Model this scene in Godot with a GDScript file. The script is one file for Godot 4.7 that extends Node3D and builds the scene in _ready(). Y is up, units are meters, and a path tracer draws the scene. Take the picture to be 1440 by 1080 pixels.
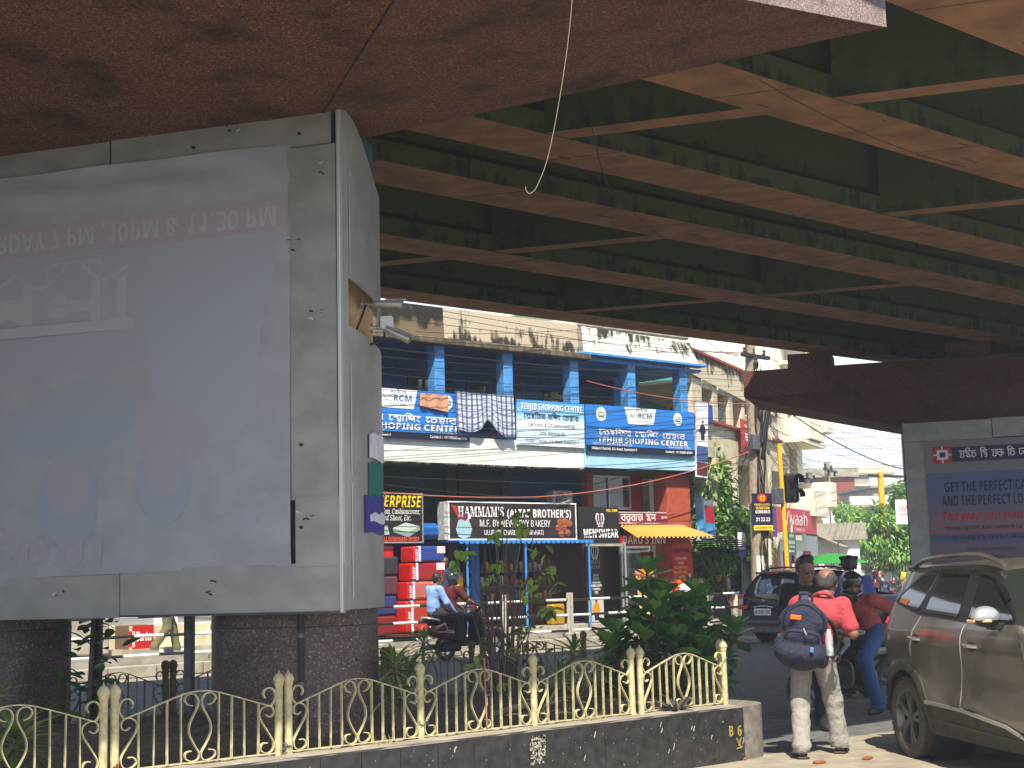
extends Node3D
# Street scene under a flyover. World axes: x runs along the street (u), y is up, -z runs away across the street (v).

class MB:
	var v := PackedVector3Array()
	var n := PackedVector3Array()
	var t := PackedVector2Array()
	var c := PackedColorArray()
	var col := Color(1, 1, 1)
	var xf := Transform3D()

	func vert(p: Vector3, nn: Vector3, uv := Vector2.ZERO) -> void:
		v.append(xf * p)
		n.append((xf.basis * nn).normalized())
		t.append(uv)
		c.append(col)

	func tri(a: Vector3, b: Vector3, d: Vector3) -> void:
		var nn := (b - a).cross(d - a).normalized()
		vert(a, nn); vert(d, nn); vert(b, nn)

	func quad(a: Vector3, b: Vector3, d: Vector3, e: Vector3, u0 := Vector2(0, 1), u1 := Vector2(1, 0)) -> void:
		var nn := (b - a).cross(d - a).normalized()
		if nn == Vector3.ZERO:
			nn = (d - a).cross(e - a).normalized()
		vert(a, nn, u0); vert(d, nn, u1); vert(b, nn, Vector2(u1.x, u0.y))
		vert(a, nn, u0); vert(e, nn, Vector2(u0.x, u1.y)); vert(d, nn, u1)

	func quad_n(p: Array, m: Array, uv: Array) -> void:
		for k in [0, 2, 1, 0, 3, 2]:
			vert(p[k], m[k], uv[k])

	func box(o: Vector3, s: Vector3, b := Basis()) -> void:
		var x := b.x * s.x * 0.5
		var y := b.y * s.y * 0.5
		var z := b.z * s.z * 0.5
		quad(o - x - y + z, o + x - y + z, o + x + y + z, o - x + y + z)
		quad(o + x - y - z, o - x - y - z, o - x + y - z, o + x + y - z)
		quad(o + x - y + z, o + x - y - z, o + x + y - z, o + x + y + z)
		quad(o - x - y - z, o - x - y + z, o - x + y + z, o - x + y - z)
		quad(o - x + y + z, o + x + y + z, o + x + y - z, o - x + y - z)
		quad(o - x - y - z, o + x - y - z, o + x - y + z, o - x - y + z)

	func cbox(o: Vector3, s: Vector3, ch: float, b := Basis()) -> void:
		var h := s * 0.5
		ch = minf(ch, minf(h.x, minf(h.y, h.z)) * 0.9)
		var ax := [b.x, b.y, b.z]
		var hs := [h.x, h.y, h.z]
		var corner := func(sg: Array, full: int) -> Vector3:
			var p := o
			for k in 3:
				p += ax[k] * sg[k] * (hs[k] - (0.0 if k == full else ch))
			return p
		for k in 3:
			var k1 := (k + 1) % 3
			var k2 := (k + 2) % 3
			for sg in [1, -1]:
				var ps := []
				for q in [[-1, -1], [1, -1], [1, 1], [-1, 1]]:
					var s3 := [0, 0, 0]
					s3[k] = sg
					s3[k1] = q[0] * sg
					s3[k2] = q[1]
					ps.append(corner.call(s3, k))
				quad(ps[0], ps[1], ps[2], ps[3])
			for s1 in [1, -1]:
				for s2 in [1, -1]:
					var e := []
					for q in [[-1, k1], [1, k1], [1, k2], [-1, k2]]:
						var s3 := [0, 0, 0]
						s3[k] = q[0] * s1 * s2
						s3[k1] = s1
						s3[k2] = s2
						e.append(corner.call(s3, q[1]))
					quad(e[0], e[1], e[2], e[3])
		for sx in [1, -1]:
			for sy in [1, -1]:
				for sz in [1, -1]:
					var s3 := [sx, sy, sz]
					if sx * sy * sz > 0:
						tri(corner.call(s3, 0), corner.call(s3, 1), corner.call(s3, 2))
					else:
						tri(corner.call(s3, 0), corner.call(s3, 2), corner.call(s3, 1))

	func tube(pts: Array, r, sides := 6, caps := true) -> void:
		var rings := []
		var up := Vector3.UP
		var prev := Vector3.ZERO
		for i in pts.size():
			var d: Vector3 = (pts[mini(i + 1, pts.size() - 1)] - pts[maxi(i - 1, 0)])
			d = d.normalized() if d.length() > 1e-9 else Vector3.UP
			if i == 0:
				up = d.cross(Vector3.RIGHT if absf(d.x) < 0.8 else Vector3.FORWARD).normalized()
			else:
				up = (up - d * up.dot(d)).normalized()
			var w := d.cross(up)
			var rr: float = r[i] if r is Array else r
			var ring := []
			for k in sides:
				var a := TAU * k / sides
				var q := up * cos(a) + w * sin(a)
				ring.append([pts[i] + q * rr, q])
			rings.append(ring)
		for i in pts.size() - 1:
			for k in sides:
				var k2 := (k + 1) % sides
				var A = rings[i][k]
				var B = rings[i][k2]
				var C = rings[i + 1][k2]
				var D = rings[i + 1][k]
				quad_n([A[0], B[0], C[0], D[0]], [A[1], B[1], C[1], D[1]], [Vector2(float(k) / sides, i), Vector2(float(k + 1) / sides, i), Vector2(float(k + 1) / sides, i + 1), Vector2(float(k) / sides, i + 1)])
		if caps:
			for k in range(1, sides - 1):
				tri(rings[0][0][0], rings[0][k + 1][0], rings[0][k][0])
				var e: Array = rings[-1]
				tri(e[0][0], e[k][0], e[k + 1][0])

	func bar(pts: Array, w: float, th: float, side: Vector3) -> void:
		var q := []
		for i in pts.size():
			var d: Vector3 = (pts[mini(i + 1, pts.size() - 1)] - pts[maxi(i - 1, 0)]).normalized()
			var up := side.cross(d).normalized() * th * 0.5
			var s := side.normalized() * w * 0.5
			q.append([pts[i] - up - s, pts[i] - up + s, pts[i] + up + s, pts[i] + up - s])
		for i in pts.size() - 1:
			for k in 4:
				var k2 := (k + 1) % 4
				quad(q[i][k2], q[i][k], q[i + 1][k], q[i + 1][k2])
		quad(q[0][0], q[0][1], q[0][2], q[0][3])
		quad(q[-1][3], q[-1][2], q[-1][1], q[-1][0])

	func lathe(prof: Array, sides := 12, o := Vector3.ZERO, b := Basis()) -> void:
		for i in prof.size() - 1:
			var p0: Vector2 = prof[i]
			var p1: Vector2 = prof[i + 1]
			var dd := p1 - p0
			var nn := Vector2(dd.y, -dd.x).normalized()
			for k in sides:
				var a0 := TAU * k / sides
				var a1 := TAU * (k + 1) / sides
				var e0 := b.x * cos(a0) - b.z * sin(a0)
				var e1 := b.x * cos(a1) - b.z * sin(a1)
				quad_n([o + e0 * p0.x + b.y * p0.y, o + e1 * p0.x + b.y * p0.y, o + e1 * p1.x + b.y * p1.y, o + e0 * p1.x + b.y * p1.y],
					[e0 * nn.x + b.y * nn.y, e1 * nn.x + b.y * nn.y, e1 * nn.x + b.y * nn.y, e0 * nn.x + b.y * nn.y], [Vector2(a0 / TAU, 0), Vector2(a1 / TAU, 0), Vector2(a1 / TAU, 1), Vector2(a0 / TAU, 1)])

	func ell(o: Vector3, r: Vector3, seg := 10, b := Basis(), y0 := -1.0, y1 := 1.0) -> void:
		var rows := maxi(4, seg / 2 + 1)
		for i in rows:
			var t0 := lerpf(asin(y0), asin(y1), float(i) / rows)
			var t1 := lerpf(asin(y0), asin(y1), float(i + 1) / rows)
			for k in seg:
				var a0 := TAU * k / seg
				var a1 := TAU * (k + 1) / seg
				var ps := []
				var ns := []
				for q in [[a0, t0], [a1, t0], [a1, t1], [a0, t1]]:
					var d := Vector3(cos(q[0]) * cos(q[1]), sin(q[1]), -sin(q[0]) * cos(q[1]))
					ps.append(o + b * (d * r))
					ns.append((b * (d / r)).normalized())
				quad_n(ps, ns, [Vector2.ZERO, Vector2.ZERO, Vector2.ZERO, Vector2.ZERO])

	func prism(poly: Array, depth: float, tr := Transform3D()) -> void:
		var pp := PackedVector2Array(poly)
		var area := 0.0
		for i in pp.size():
			area += pp[i].cross(pp[(i + 1) % pp.size()])
		if area < 0:
			pp.reverse()
		var idx := Geometry2D.triangulate_polygon(pp)
		for i in range(0, idx.size(), 3):
			var a := pp[idx[i]]
			var b := pp[idx[i + 1]]
			var d := pp[idx[i + 2]]
			if (b - a).cross(d - a) < 0:
				var sw := b
				b = d
				d = sw
			tri(tr * Vector3(a.x, a.y, depth), tr * Vector3(b.x, b.y, depth), tr * Vector3(d.x, d.y, depth))
			if depth != 0.0:
				tri(tr * Vector3(a.x, a.y, 0), tr * Vector3(d.x, d.y, 0), tr * Vector3(b.x, b.y, 0))
		if depth != 0.0:
			for i in pp.size():
				var a := pp[i]
				var b := pp[(i + 1) % pp.size()]
				quad(tr * Vector3(a.x, a.y, 0), tr * Vector3(b.x, b.y, 0), tr * Vector3(b.x, b.y, depth), tr * Vector3(a.x, a.y, depth))

	func surf(nu: int, nv: int, f: Callable) -> void:
		var g := []
		for i in nu + 1:
			var row := PackedVector3Array()
			for j in nv + 1:
				row.append(f.call(float(i) / nu, float(j) / nv))
			g.append(row)
		var nr := []
		for i in nu + 1:
			var row := PackedVector3Array()
			for j in nv + 1:
				var du: Vector3 = g[mini(i + 1, nu)][j] - g[maxi(i - 1, 0)][j]
				var dv: Vector3 = g[i][mini(j + 1, nv)] - g[i][maxi(j - 1, 0)]
				var q := du.cross(dv)
				row.append(q.normalized() if q.length() > 1e-12 else Vector3.UP)
			nr.append(row)
		for i in nu:
			for j in nv:
				quad_n([g[i][j], g[i + 1][j], g[i + 1][j + 1], g[i][j + 1]], [nr[i][j], nr[i + 1][j], nr[i + 1][j + 1], nr[i][j + 1]],
					[Vector2(float(i) / nu, 1.0 - float(j) / nv), Vector2(float(i + 1) / nu, 1.0 - float(j) / nv), Vector2(float(i + 1) / nu, 1.0 - float(j + 1) / nv), Vector2(float(i) / nu, 1.0 - float(j + 1) / nv)])

	func line2d(pts: Array, w: float, z := 0.0) -> void:
		var l := []
		for i in pts.size():
			var d: Vector2 = (pts[mini(i + 1, pts.size() - 1)] - pts[maxi(i - 1, 0)]).normalized()
			var s := Vector2(-d.y, d.x) * w * 0.5
			l.append([pts[i] + s, pts[i] - s])
		for i in pts.size() - 1:
			quad(Vector3(l[i][1].x, l[i][1].y, z), Vector3(l[i + 1][1].x, l[i + 1][1].y, z), Vector3(l[i + 1][0].x, l[i + 1][0].y, z), Vector3(l[i][0].x, l[i][0].y, z))

	func mesh() -> ArrayMesh:
		var a := []
		a.resize(Mesh.ARRAY_MAX)
		a[Mesh.ARRAY_VERTEX] = v
		a[Mesh.ARRAY_NORMAL] = n
		a[Mesh.ARRAY_TEX_UV] = t
		a[Mesh.ARRAY_COLOR] = c
		var m := ArrayMesh.new()
		m.add_surface_from_arrays(Mesh.PRIMITIVE_TRIANGLES, a)
		return m

var rng := RandomNumberGenerator.new()
var used := {}
var M := {}
var mottles := {}

func V3(x: float, y: float, z: float) -> Vector3:
	return Vector3(x, y, z)

func V2(x: float, y: float) -> Vector2:
	return Vector2(x, y)

func TX(o: Vector3) -> Transform3D:
	return Transform3D(Basis(), o)

func P(u: float, h: float, v: float) -> Vector3:
	return V3(u, h, -v)

func rr(a: float, b: float) -> float:
	return rng.randf_range(a, b)

func numbered(called: String) -> String:
	if not used.has(called):
		used[called] = 0
		return called
	used[called] += 1
	return "%s_%03d" % [called, used[called]]

func thing(called: String, label: String, category: String, at := Vector3.ZERO, turn := 0.0, group := "") -> Node3D:
	var o := Node3D.new()
	o.name = numbered(called)
	add_child(o)
	o.position = at
	o.rotation.y = turn
	tag(o, label, category, group)
	return o

func tag(o: Node, label: String, category: String, group := "") -> Node:
	o.set_meta("label", label)
	o.set_meta("category", category)
	if group != "":
		o.set_meta("group", group)
	return o

func obj(called: String, shape, m: Material, parent: Node = null, xf := Transform3D()) -> MeshInstance3D:
	var o := MeshInstance3D.new()
	o.name = called if parent else numbered(called)
	o.mesh = shape.mesh() if shape is MB else shape
	o.material_override = m
	o.transform = xf
	(parent if parent else self).add_child(o, true)
	return o

func struct(called: String, shape, m: Material, xf := Transform3D()) -> MeshInstance3D:
	var o := obj(called, shape, m, null, xf)
	o.set_meta("kind", "structure")
	return o

func dup(root: Node3D, at: Vector3, turn: float, label := "", group := "") -> Node3D:
	var r: Node3D = root.duplicate()
	var nm := String(root.name)
	if nm.length() > 4 and nm.substr(nm.length() - 4, 1) == "_":
		nm = nm.substr(0, nm.length() - 4)
	r.name = numbered(nm)
	add_child(r)
	r.position = at
	r.rotation.y = turn
	if label != "":
		r.set_meta("label", label)
	if group != "":
		r.set_meta("group", group)
	return r

func bxm(o: Vector3, s: Vector3, ch := 0.0) -> MB:
	var m := MB.new()
	if ch > 0.0:
		m.cbox(o, s, ch)
	else:
		m.box(o, s)
	return m

func put_box(called: String, o: Vector3, s: Vector3, m: Material, parent: Node, ch := 0.0) -> MeshInstance3D:
	return obj(called, bxm(o, s, ch), m, parent)

func put_tube(called: String, pts: Array, r, m: Material, parent: Node, sides := 6) -> MeshInstance3D:
	var b := MB.new()
	b.tube(pts, r, sides)
	return obj(called, b, m, parent)

func catmull(p: Array, per := 6) -> Array:
	var out := []
	for i in p.size() - 1:
		var a = p[maxi(i - 1, 0)]
		var b = p[i]
		var c = p[i + 1]
		var d = p[mini(i + 2, p.size() - 1)]
		for k in per:
			var t := float(k) / per
			out.append(0.5 * ((2.0 * b) + (c - a) * t + (2.0 * a - 5.0 * b + 4.0 * c - d) * t * t + (3.0 * b - a - 3.0 * c + d) * t * t * t))
	out.append(p[-1])
	return out

# ---------- materials
func lin(r: float, g: float, b: float) -> Color:
	return Color(r, g, b).linear_to_srgb()

func mat(c: Color, rough := 0.8, metal := 0.0) -> StandardMaterial3D:
	var m := StandardMaterial3D.new()
	m.albedo_color = c
	m.roughness = rough
	m.metallic = metal
	return m

func noise_tex(freq: float, ramp: Array, size := 512, type := FastNoiseLite.TYPE_SIMPLEX_SMOOTH, seed_ := 1, octaves := 5, gain := 0.55) -> NoiseTexture2D:
	var nz := FastNoiseLite.new()
	nz.noise_type = type
	nz.frequency = freq
	nz.seed = seed_
	nz.fractal_octaves = octaves
	nz.fractal_gain = gain
	var t := NoiseTexture2D.new()
	t.width = size
	t.height = size
	t.seamless = true
	t.noise = nz
	var g := Gradient.new()
	var off := PackedFloat32Array()
	var cols := PackedColorArray()
	for k in ramp:
		off.append(k[0])
		cols.append(k[1])
	g.offsets = off
	g.colors = cols
	t.color_ramp = g
	return t

func bump_tex(freq: float, size := 256, type := FastNoiseLite.TYPE_SIMPLEX_SMOOTH, seed_ := 5, octaves := 4) -> NoiseTexture2D:
	return noise_tex(freq, [[0.0, Color.BLACK], [1.0, Color.WHITE]], size, type, seed_, octaves)

# mottled surface: colours between c0 and c1, the pattern tile metres wide, with relief of that many millimetres
func rough_mat(c0: Color, c1: Color, tile: float, rough := 0.9, relief := 0.0, freq := 0.012, seed_ := 1, world := true, type := FastNoiseLite.TYPE_SIMPLEX_SMOOTH) -> StandardMaterial3D:
	var m := StandardMaterial3D.new()
	var q: float = [0.5, 0.62, 0.72, 0.81, 0.9][clampi(int((c0.get_luminance() / maxf(c1.get_luminance(), 0.001) - 0.45) / 0.1), 0, 4)]
	var fine := freq > 0.016
	var key := "%s %s %d %d" % [q, fine, seed_ % 2, type]
	if not mottles.has(key):
		mottles[key] = noise_tex(0.022 if fine else 0.012, [[0.0, Color(q, q, q)], [0.3, Color(q, q, q).lerp(Color.WHITE, 0.25)], [0.7, Color(q, q, q).lerp(Color.WHITE, 0.75)], [1.0, Color.WHITE]], 512, type, seed_)
	m.albedo_texture = mottles[key]
	m.albedo_color = c1
	m.uv1_offset = V3(seed_ * 0.37, seed_ * 0.61, seed_ * 0.17)
	m.roughness = rough
	m.uv1_triplanar = true
	m.uv1_world_triplanar = world
	m.uv1_scale = Vector3.ONE / tile
	if relief > 0.0:
		m.heightmap_enabled = true
		m.heightmap_texture = M.grain
		m.heightmap_scale = relief * 0.1
	return m

func glass(c: Color, alpha := 0.25) -> StandardMaterial3D:
	var m := mat(Color(c.r, c.g, c.b, alpha), 0.04)
	m.transparency = BaseMaterial3D.TRANSPARENCY_ALPHA
	return m

func paint(c: Color, metal := 0.0, rough := 0.35, coat := 1.0) -> StandardMaterial3D:
	var m := mat(c, rough, metal)
	m.clearcoat_enabled = true
	m.clearcoat = coat
	m.clearcoat_roughness = 0.06
	return m

func img_mat(im: Image, rough := 0.6) -> StandardMaterial3D:
	var m := StandardMaterial3D.new()
	m.albedo_texture = ImageTexture.create_from_image(im)
	m.roughness = rough
	m.texture_repeat = false
	return m

func streak_image(w: int, h: int, base: Color, dark: Color, amount: float, seed_: int, from_top := true) -> Image:
	var nz := FastNoiseLite.new()
	nz.seed = seed_
	nz.frequency = 0.02
	nz.fractal_octaves = 5
	var im := Image.create(w, h, false, Image.FORMAT_RGB8)
	for y in h:
		for x in w:
			var s := nz.get_noise_2d(x * 2.6, y * 0.35) * 0.65 + nz.get_noise_2d(x * 0.5 + 300, y * 0.5) * 0.8
			var e := float(y) / h
			if not from_top:
				e = 1.0 - e
			var k := clampf((s + amount - e * 0.9) * 2.2, 0, 1)
			var f := nz.get_noise_2d(x * 6.0, y * 6.0) * 0.10
			var c := base.lerp(dark, k)
			im.set_pixel(x, y, Color(c.r * (1 + f), c.g * (1 + f), c.b * (1 + f)))
	return im

# ---------- lettering
func lettering(parent: Node, text: String, size: float, at: Vector3, m: Material, width := 0.0, bold := true, serif := false, slant := 0.0, tilt := 0.0) -> MeshInstance3D:
	var f := SystemFont.new()
	f.font_names = PackedStringArray(["Droid Serif" if serif else "Droid Sans"])
	f.font_weight = 700 if bold else 400
	var t := TextMesh.new()
	t.text = text
	t.font = f
	t.font_size = 32
	t.pixel_size = size / 32.0 / 0.72
	t.depth = 0.0
	t.curve_step = 4.0
	t.horizontal_alignment = HORIZONTAL_ALIGNMENT_CENTER
	t.vertical_alignment = VERTICAL_ALIGNMENT_CENTER
	var sx := 1.0
	if width > 0.0:
		var bb := t.get_aabb().size.x
		if bb > 0.0:
			sx = width / bb
	var b := Basis(V3(sx, 0, 0), V3(slant, 1, 0), V3(0, 0, 1))
	b = Basis(V3(0, 0, 1), tilt) * b
	return obj("lettering", t, m, parent, Transform3D(b, at))

const GLYPHS := {
	"T": [9.0, "1,6 2.5,7.5 4,6.5 3.5,4 5,2.5 7.5,3 8.2,5.5 7,8 5,9"],
	"e": [4.0, "3.5,10 1.5,8 1,5 2,3 3.5,3.4 3.2,5"],
	"H": [7.5, "2,10 2,8 5,7.6 6.5,6.4 5,5 3,5.4 4,3.6 6.5,2"],
	"J": [9.5, "1,6.5 2.5,7.5 3.5,6 2.8,4 5,2.5 6.5,4.5 6.3,7.5 5.5,8.5 8.5,7 8.5,3"],
	"i": [3.0, "2,10 2,2|2,10 1,12 3,13.4 6,12.6 8,10.5"],
	"B": [8.0, "7,10 7,2|7,2 1,6 7,8.2"],
	"S": [8.5, "1,7 2.5,8.6 3.5,7 4.5,8.6 5.5,7 4,5|7.5,10 7.5,1|7.5,1 4.5,3 7.5,4.5"],
	"a": [3.0, "1.5,10 1.5,2"],
	"P": [8.0, "6.5,10 6.5,2|1,9 1.5,5.5 4,5 6.5,5.5|1,9 4,6.6 6.5,8.6"],
	"g": [5.0, "2.5,7.5 1.4,8.4 2.5,9.3 3.6,8.4 2.5,7.5|1,5 4,2"],
	"C": [8.0, "1.5,10 2,7 5,8 7,6 6,3.4 3,2.6 1.5,4.6 2.4,7"],
	"N": [8.0, "1.5,8.6 3,7 4.5,8.6 6.5,8.6|6.5,10 6.5,4.6|2,4.6 6.5,4.6|2.5,4.6 2.5,2.4 5,1.6 6.5,3"],
	"R": [8.0, "7,10 7,2|7,2 1,6 7,8.2|2.4,3.6 5.6,2.2"],
	"u": [0.0, "-3,1.6 -4.5,.6 -3,-.6 -1.5,.4 -.5,-1.4"],
	"I": [8.5, "2,10 2,8 5.5,7.4 6,5.8 3,5 2.6,3.6 5,3 7,4.4 8,2|2,10 2,12 5,13.4 8,11.6"],
	"n": [8.0, "6.5,10 6.5,2|1,6.4 2.2,7.2 3.2,6 2.2,5 1,6.4|3.2,6 6.5,6.4"],
	"E": [8.0, "1.5,7 2.8,8.4 3.6,6.8 2.6,4.6 1.6,3.6 4,2.6 6.6,3.6 6.6,10"],
	"D": [7.5, "2,10 2,8 5.4,7.6 6.4,5.8 4,5 2.6,6|6.4,5.8 6,3 3,2.2"],
	"F": [9.0, "6,10 6,2|6,2 1,5 1.6,8 4,6.4 6,8|6,7 8.6,7.4 8.4,4.4 7,4.6"],
	"K": [11.0, "1.5,7 3,8.6 4.6,7 3,5.2 1.5,4 4,3|8,10 8,2|8,2 5,4.6 8,6.4 10.4,5.6 10,3.6"],
	"L": [8.0, "1,5.5 2.2,7.4 3.6,6 4.6,7.4 6.2,6 6.2,10|6.2,6 6.2,2|1,5.5 2,4"],
	"A": [10.0, "1.5,7 3,8.4 3.6,6.4 2,5 1.4,3.2 3.4,2.4 5,4 6.4,5.6|6.4,10 6.4,2|8.6,10 8.6,2"],
}

func script_mesh(text: String, size: float, width: float, weight := 1.2) -> MB:
	var b := MB.new()
	var x := 0.0
	var lines := []
	var word := 0.0
	for ch in text + " ":
		if ch == " ":
			if x > word:
				lines.append([V2(word, 10), V2(x, 10)])
			x += 5.0
			word = x
			continue
		var g = GLYPHS[ch]
		for part in String(g[1]).split("|"):
			var pts := []
			for q in part.split(" "):
				var xy := q.split(",")
				pts.append(V2(x + float(xy[0]), float(xy[1])))
			lines.append(catmull(pts, 4) if pts.size() > 2 else pts)
		x += g[0]
	x -= 5.0
	var s := size / 10.0
	var sx := width / x
	for l in lines:
		var q := []
		for p in l:
			q.append(V2((p.x - x * 0.5) * sx, (p.y - 6.0) * s))
		b.line2d(q, weight * s)
	return b

func script_part(parent: Node, text: String, size: float, width: float, at: Vector3, m: Material, weight := 1.2) -> MeshInstance3D:
	return obj("lettering", script_mesh(text, size, width, weight), m, parent, TX(at))

func wire(pts: Array, sag: float, r: float, m: Material, label: String, group := "overhead wires strung along the street", called := "overhead_wire") -> void:
	var b := MB.new()
	for i in pts.size() - 1:
		var q := []
		for k in 13:
			var t := k / 12.0
			q.append((pts[i] as Vector3).lerp(pts[i + 1], t) - V3(0, 4.0 * sag * t * (1 - t), 0))
		b.tube(q, r, 4, false)
	tag(obj(called, b, m), label, "wire", group)

func _ready() -> void:
	rng.seed = 7
	var cam := Camera3D.new()
	cam.name = "camera"
	cam.fov = 30.2236
	cam.near = 0.1
	cam.far = 2000.0
	cam.transform = Transform3D(Basis(Vector3.UP, deg_to_rad(-40.0425)) * Basis(Vector3.RIGHT, deg_to_rad(7.742)) * Basis(Vector3.BACK, deg_to_rad(-1.47)), P(0, 1.6, 0))
	add_child(cam)
	var env := Environment.new()
	env.background_mode = Environment.BG_SKY
	var sm := ProceduralSkyMaterial.new()
	sm.sky_top_color = Color(0.56, 0.69, 0.88)
	sm.sky_horizon_color = Color(0.97, 0.985, 1.0)
	sm.sky_curve = 0.5
	sm.ground_bottom_color = Color(0.35, 0.33, 0.30)
	sm.ground_horizon_color = Color(0.62, 0.62, 0.62)
	sm.sky_energy_multiplier = 0.92
	var sky := Sky.new()
	sky.sky_material = sm
	env.sky = sky
	env.tonemap_mode = Environment.TONE_MAPPER_LINEAR
	env.tonemap_exposure = 1.75
	env.sdfgi_enabled = true
	env.ssao_enabled = true
	env.ssil_enabled = true
	env.fog_enabled = true
	env.fog_density = 0.0018
	env.fog_light_color = Color(0.86, 0.90, 0.95)
	var we := WorldEnvironment.new()
	we.name = "environment"
	we.environment = env
	add_child(we)
	var sun := DirectionalLight3D.new()
	sun.name = "sun"
	sun.light_energy = 1.6
	sun.light_color = Color(1.0, 0.96, 0.89)
	sun.light_angular_distance = 0.5
	sun.shadow_enabled = true
	var s := V3(-0.42, 1.0, 0.58).normalized()
	sun.transform = Transform3D(Basis.looking_at(-s), s * 60)
	add_child(sun)
	materials()
	ground()
	flyover()
	pier_near()
	pier_far()
	median()
	blue_building()
	side_street()
	fences()
	shop_fronts()
	far_pavement()
	poles_and_signals()
	far_street()
	vehicles()
	people()
	plants()
	wires()
	litter()

func speckle_image(size: int, base: Color, spots: Array, share: float, seed_: int) -> Image:
	var im := Image.create(size, size, false, Image.FORMAT_RGB8)
	var nz := FastNoiseLite.new()
	nz.seed = seed_
	nz.frequency = 0.012
	var r := RandomNumberGenerator.new()
	r.seed = seed_
	im.fill(base)
	for y in size:
		for x in size:
			var k := 1.0 + 0.25 * r.randf_range(-1, 1)
			im.set_pixel(x, y, Color(base.r * k, base.g * k, base.b * k))
	var count := int(size * size * share / 5.0)
	for i in count:
		var c: Color = spots[r.randi() % spots.size()]
		var x := r.randi() % size
		var y := r.randi() % size
		var k := r.randf_range(0.75, 1.15)
		c = Color(c.r * k, c.g * k, c.b * k)
		for q in [[0, 0], [1, 0], [0, 1], [1, 1], [-1, 0], [0, -1]]:
			if r.randf() < 0.9:
				im.set_pixel(posmod(x + q[0], size), posmod(y + q[1], size), c)
	return im

func speckle_mat(base: Color, spots: Array, share: float, tile: float, rough: float, seed_: int) -> StandardMaterial3D:
	var m := StandardMaterial3D.new()
	m.albedo_texture = ImageTexture.create_from_image(speckle_image(512, base, spots, share, seed_))
	m.roughness = rough
	m.uv1_triplanar = true
	m.uv1_world_triplanar = true
	m.uv1_scale = Vector3.ONE / tile
	m.detail_enabled = true
	m.detail_blend_mode = BaseMaterial3D.BLEND_MODE_MUL
	m.detail_uv_layer = BaseMaterial3D.DETAIL_UV_2
	m.uv2_triplanar = true
	m.uv2_world_triplanar = true
	m.uv2_scale = Vector3.ONE / 4.3
	m.detail_albedo = noise_tex(0.01, [[0.0, Color(0.50, 0.46, 0.45)], [0.45, Color(0.95, 0.95, 0.95)], [1.0, Color(1, 1, 1)]], 512, FastNoiseLite.TYPE_SIMPLEX_SMOOTH, seed_ + 3)
	return m

func worn(c: Color, rough := 0.6, spread := 0.12, tile := 1.7, metal := 0.0, world := true) -> StandardMaterial3D:
	var m := rough_mat(Color(c.r * (1 - spread), c.g * (1 - spread), c.b * (1 - spread * 1.1)), Color(minf(1, c.r * (1 + spread * 0.4)), minf(1, c.g * (1 + spread * 0.4)), minf(1, c.b * (1 + spread * 0.4))), tile, rough, 0.0, 0.012, int(c.r * 91 + c.g * 57 + c.b * 33 + 5), world)
	m.metallic = metal
	return m

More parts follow.
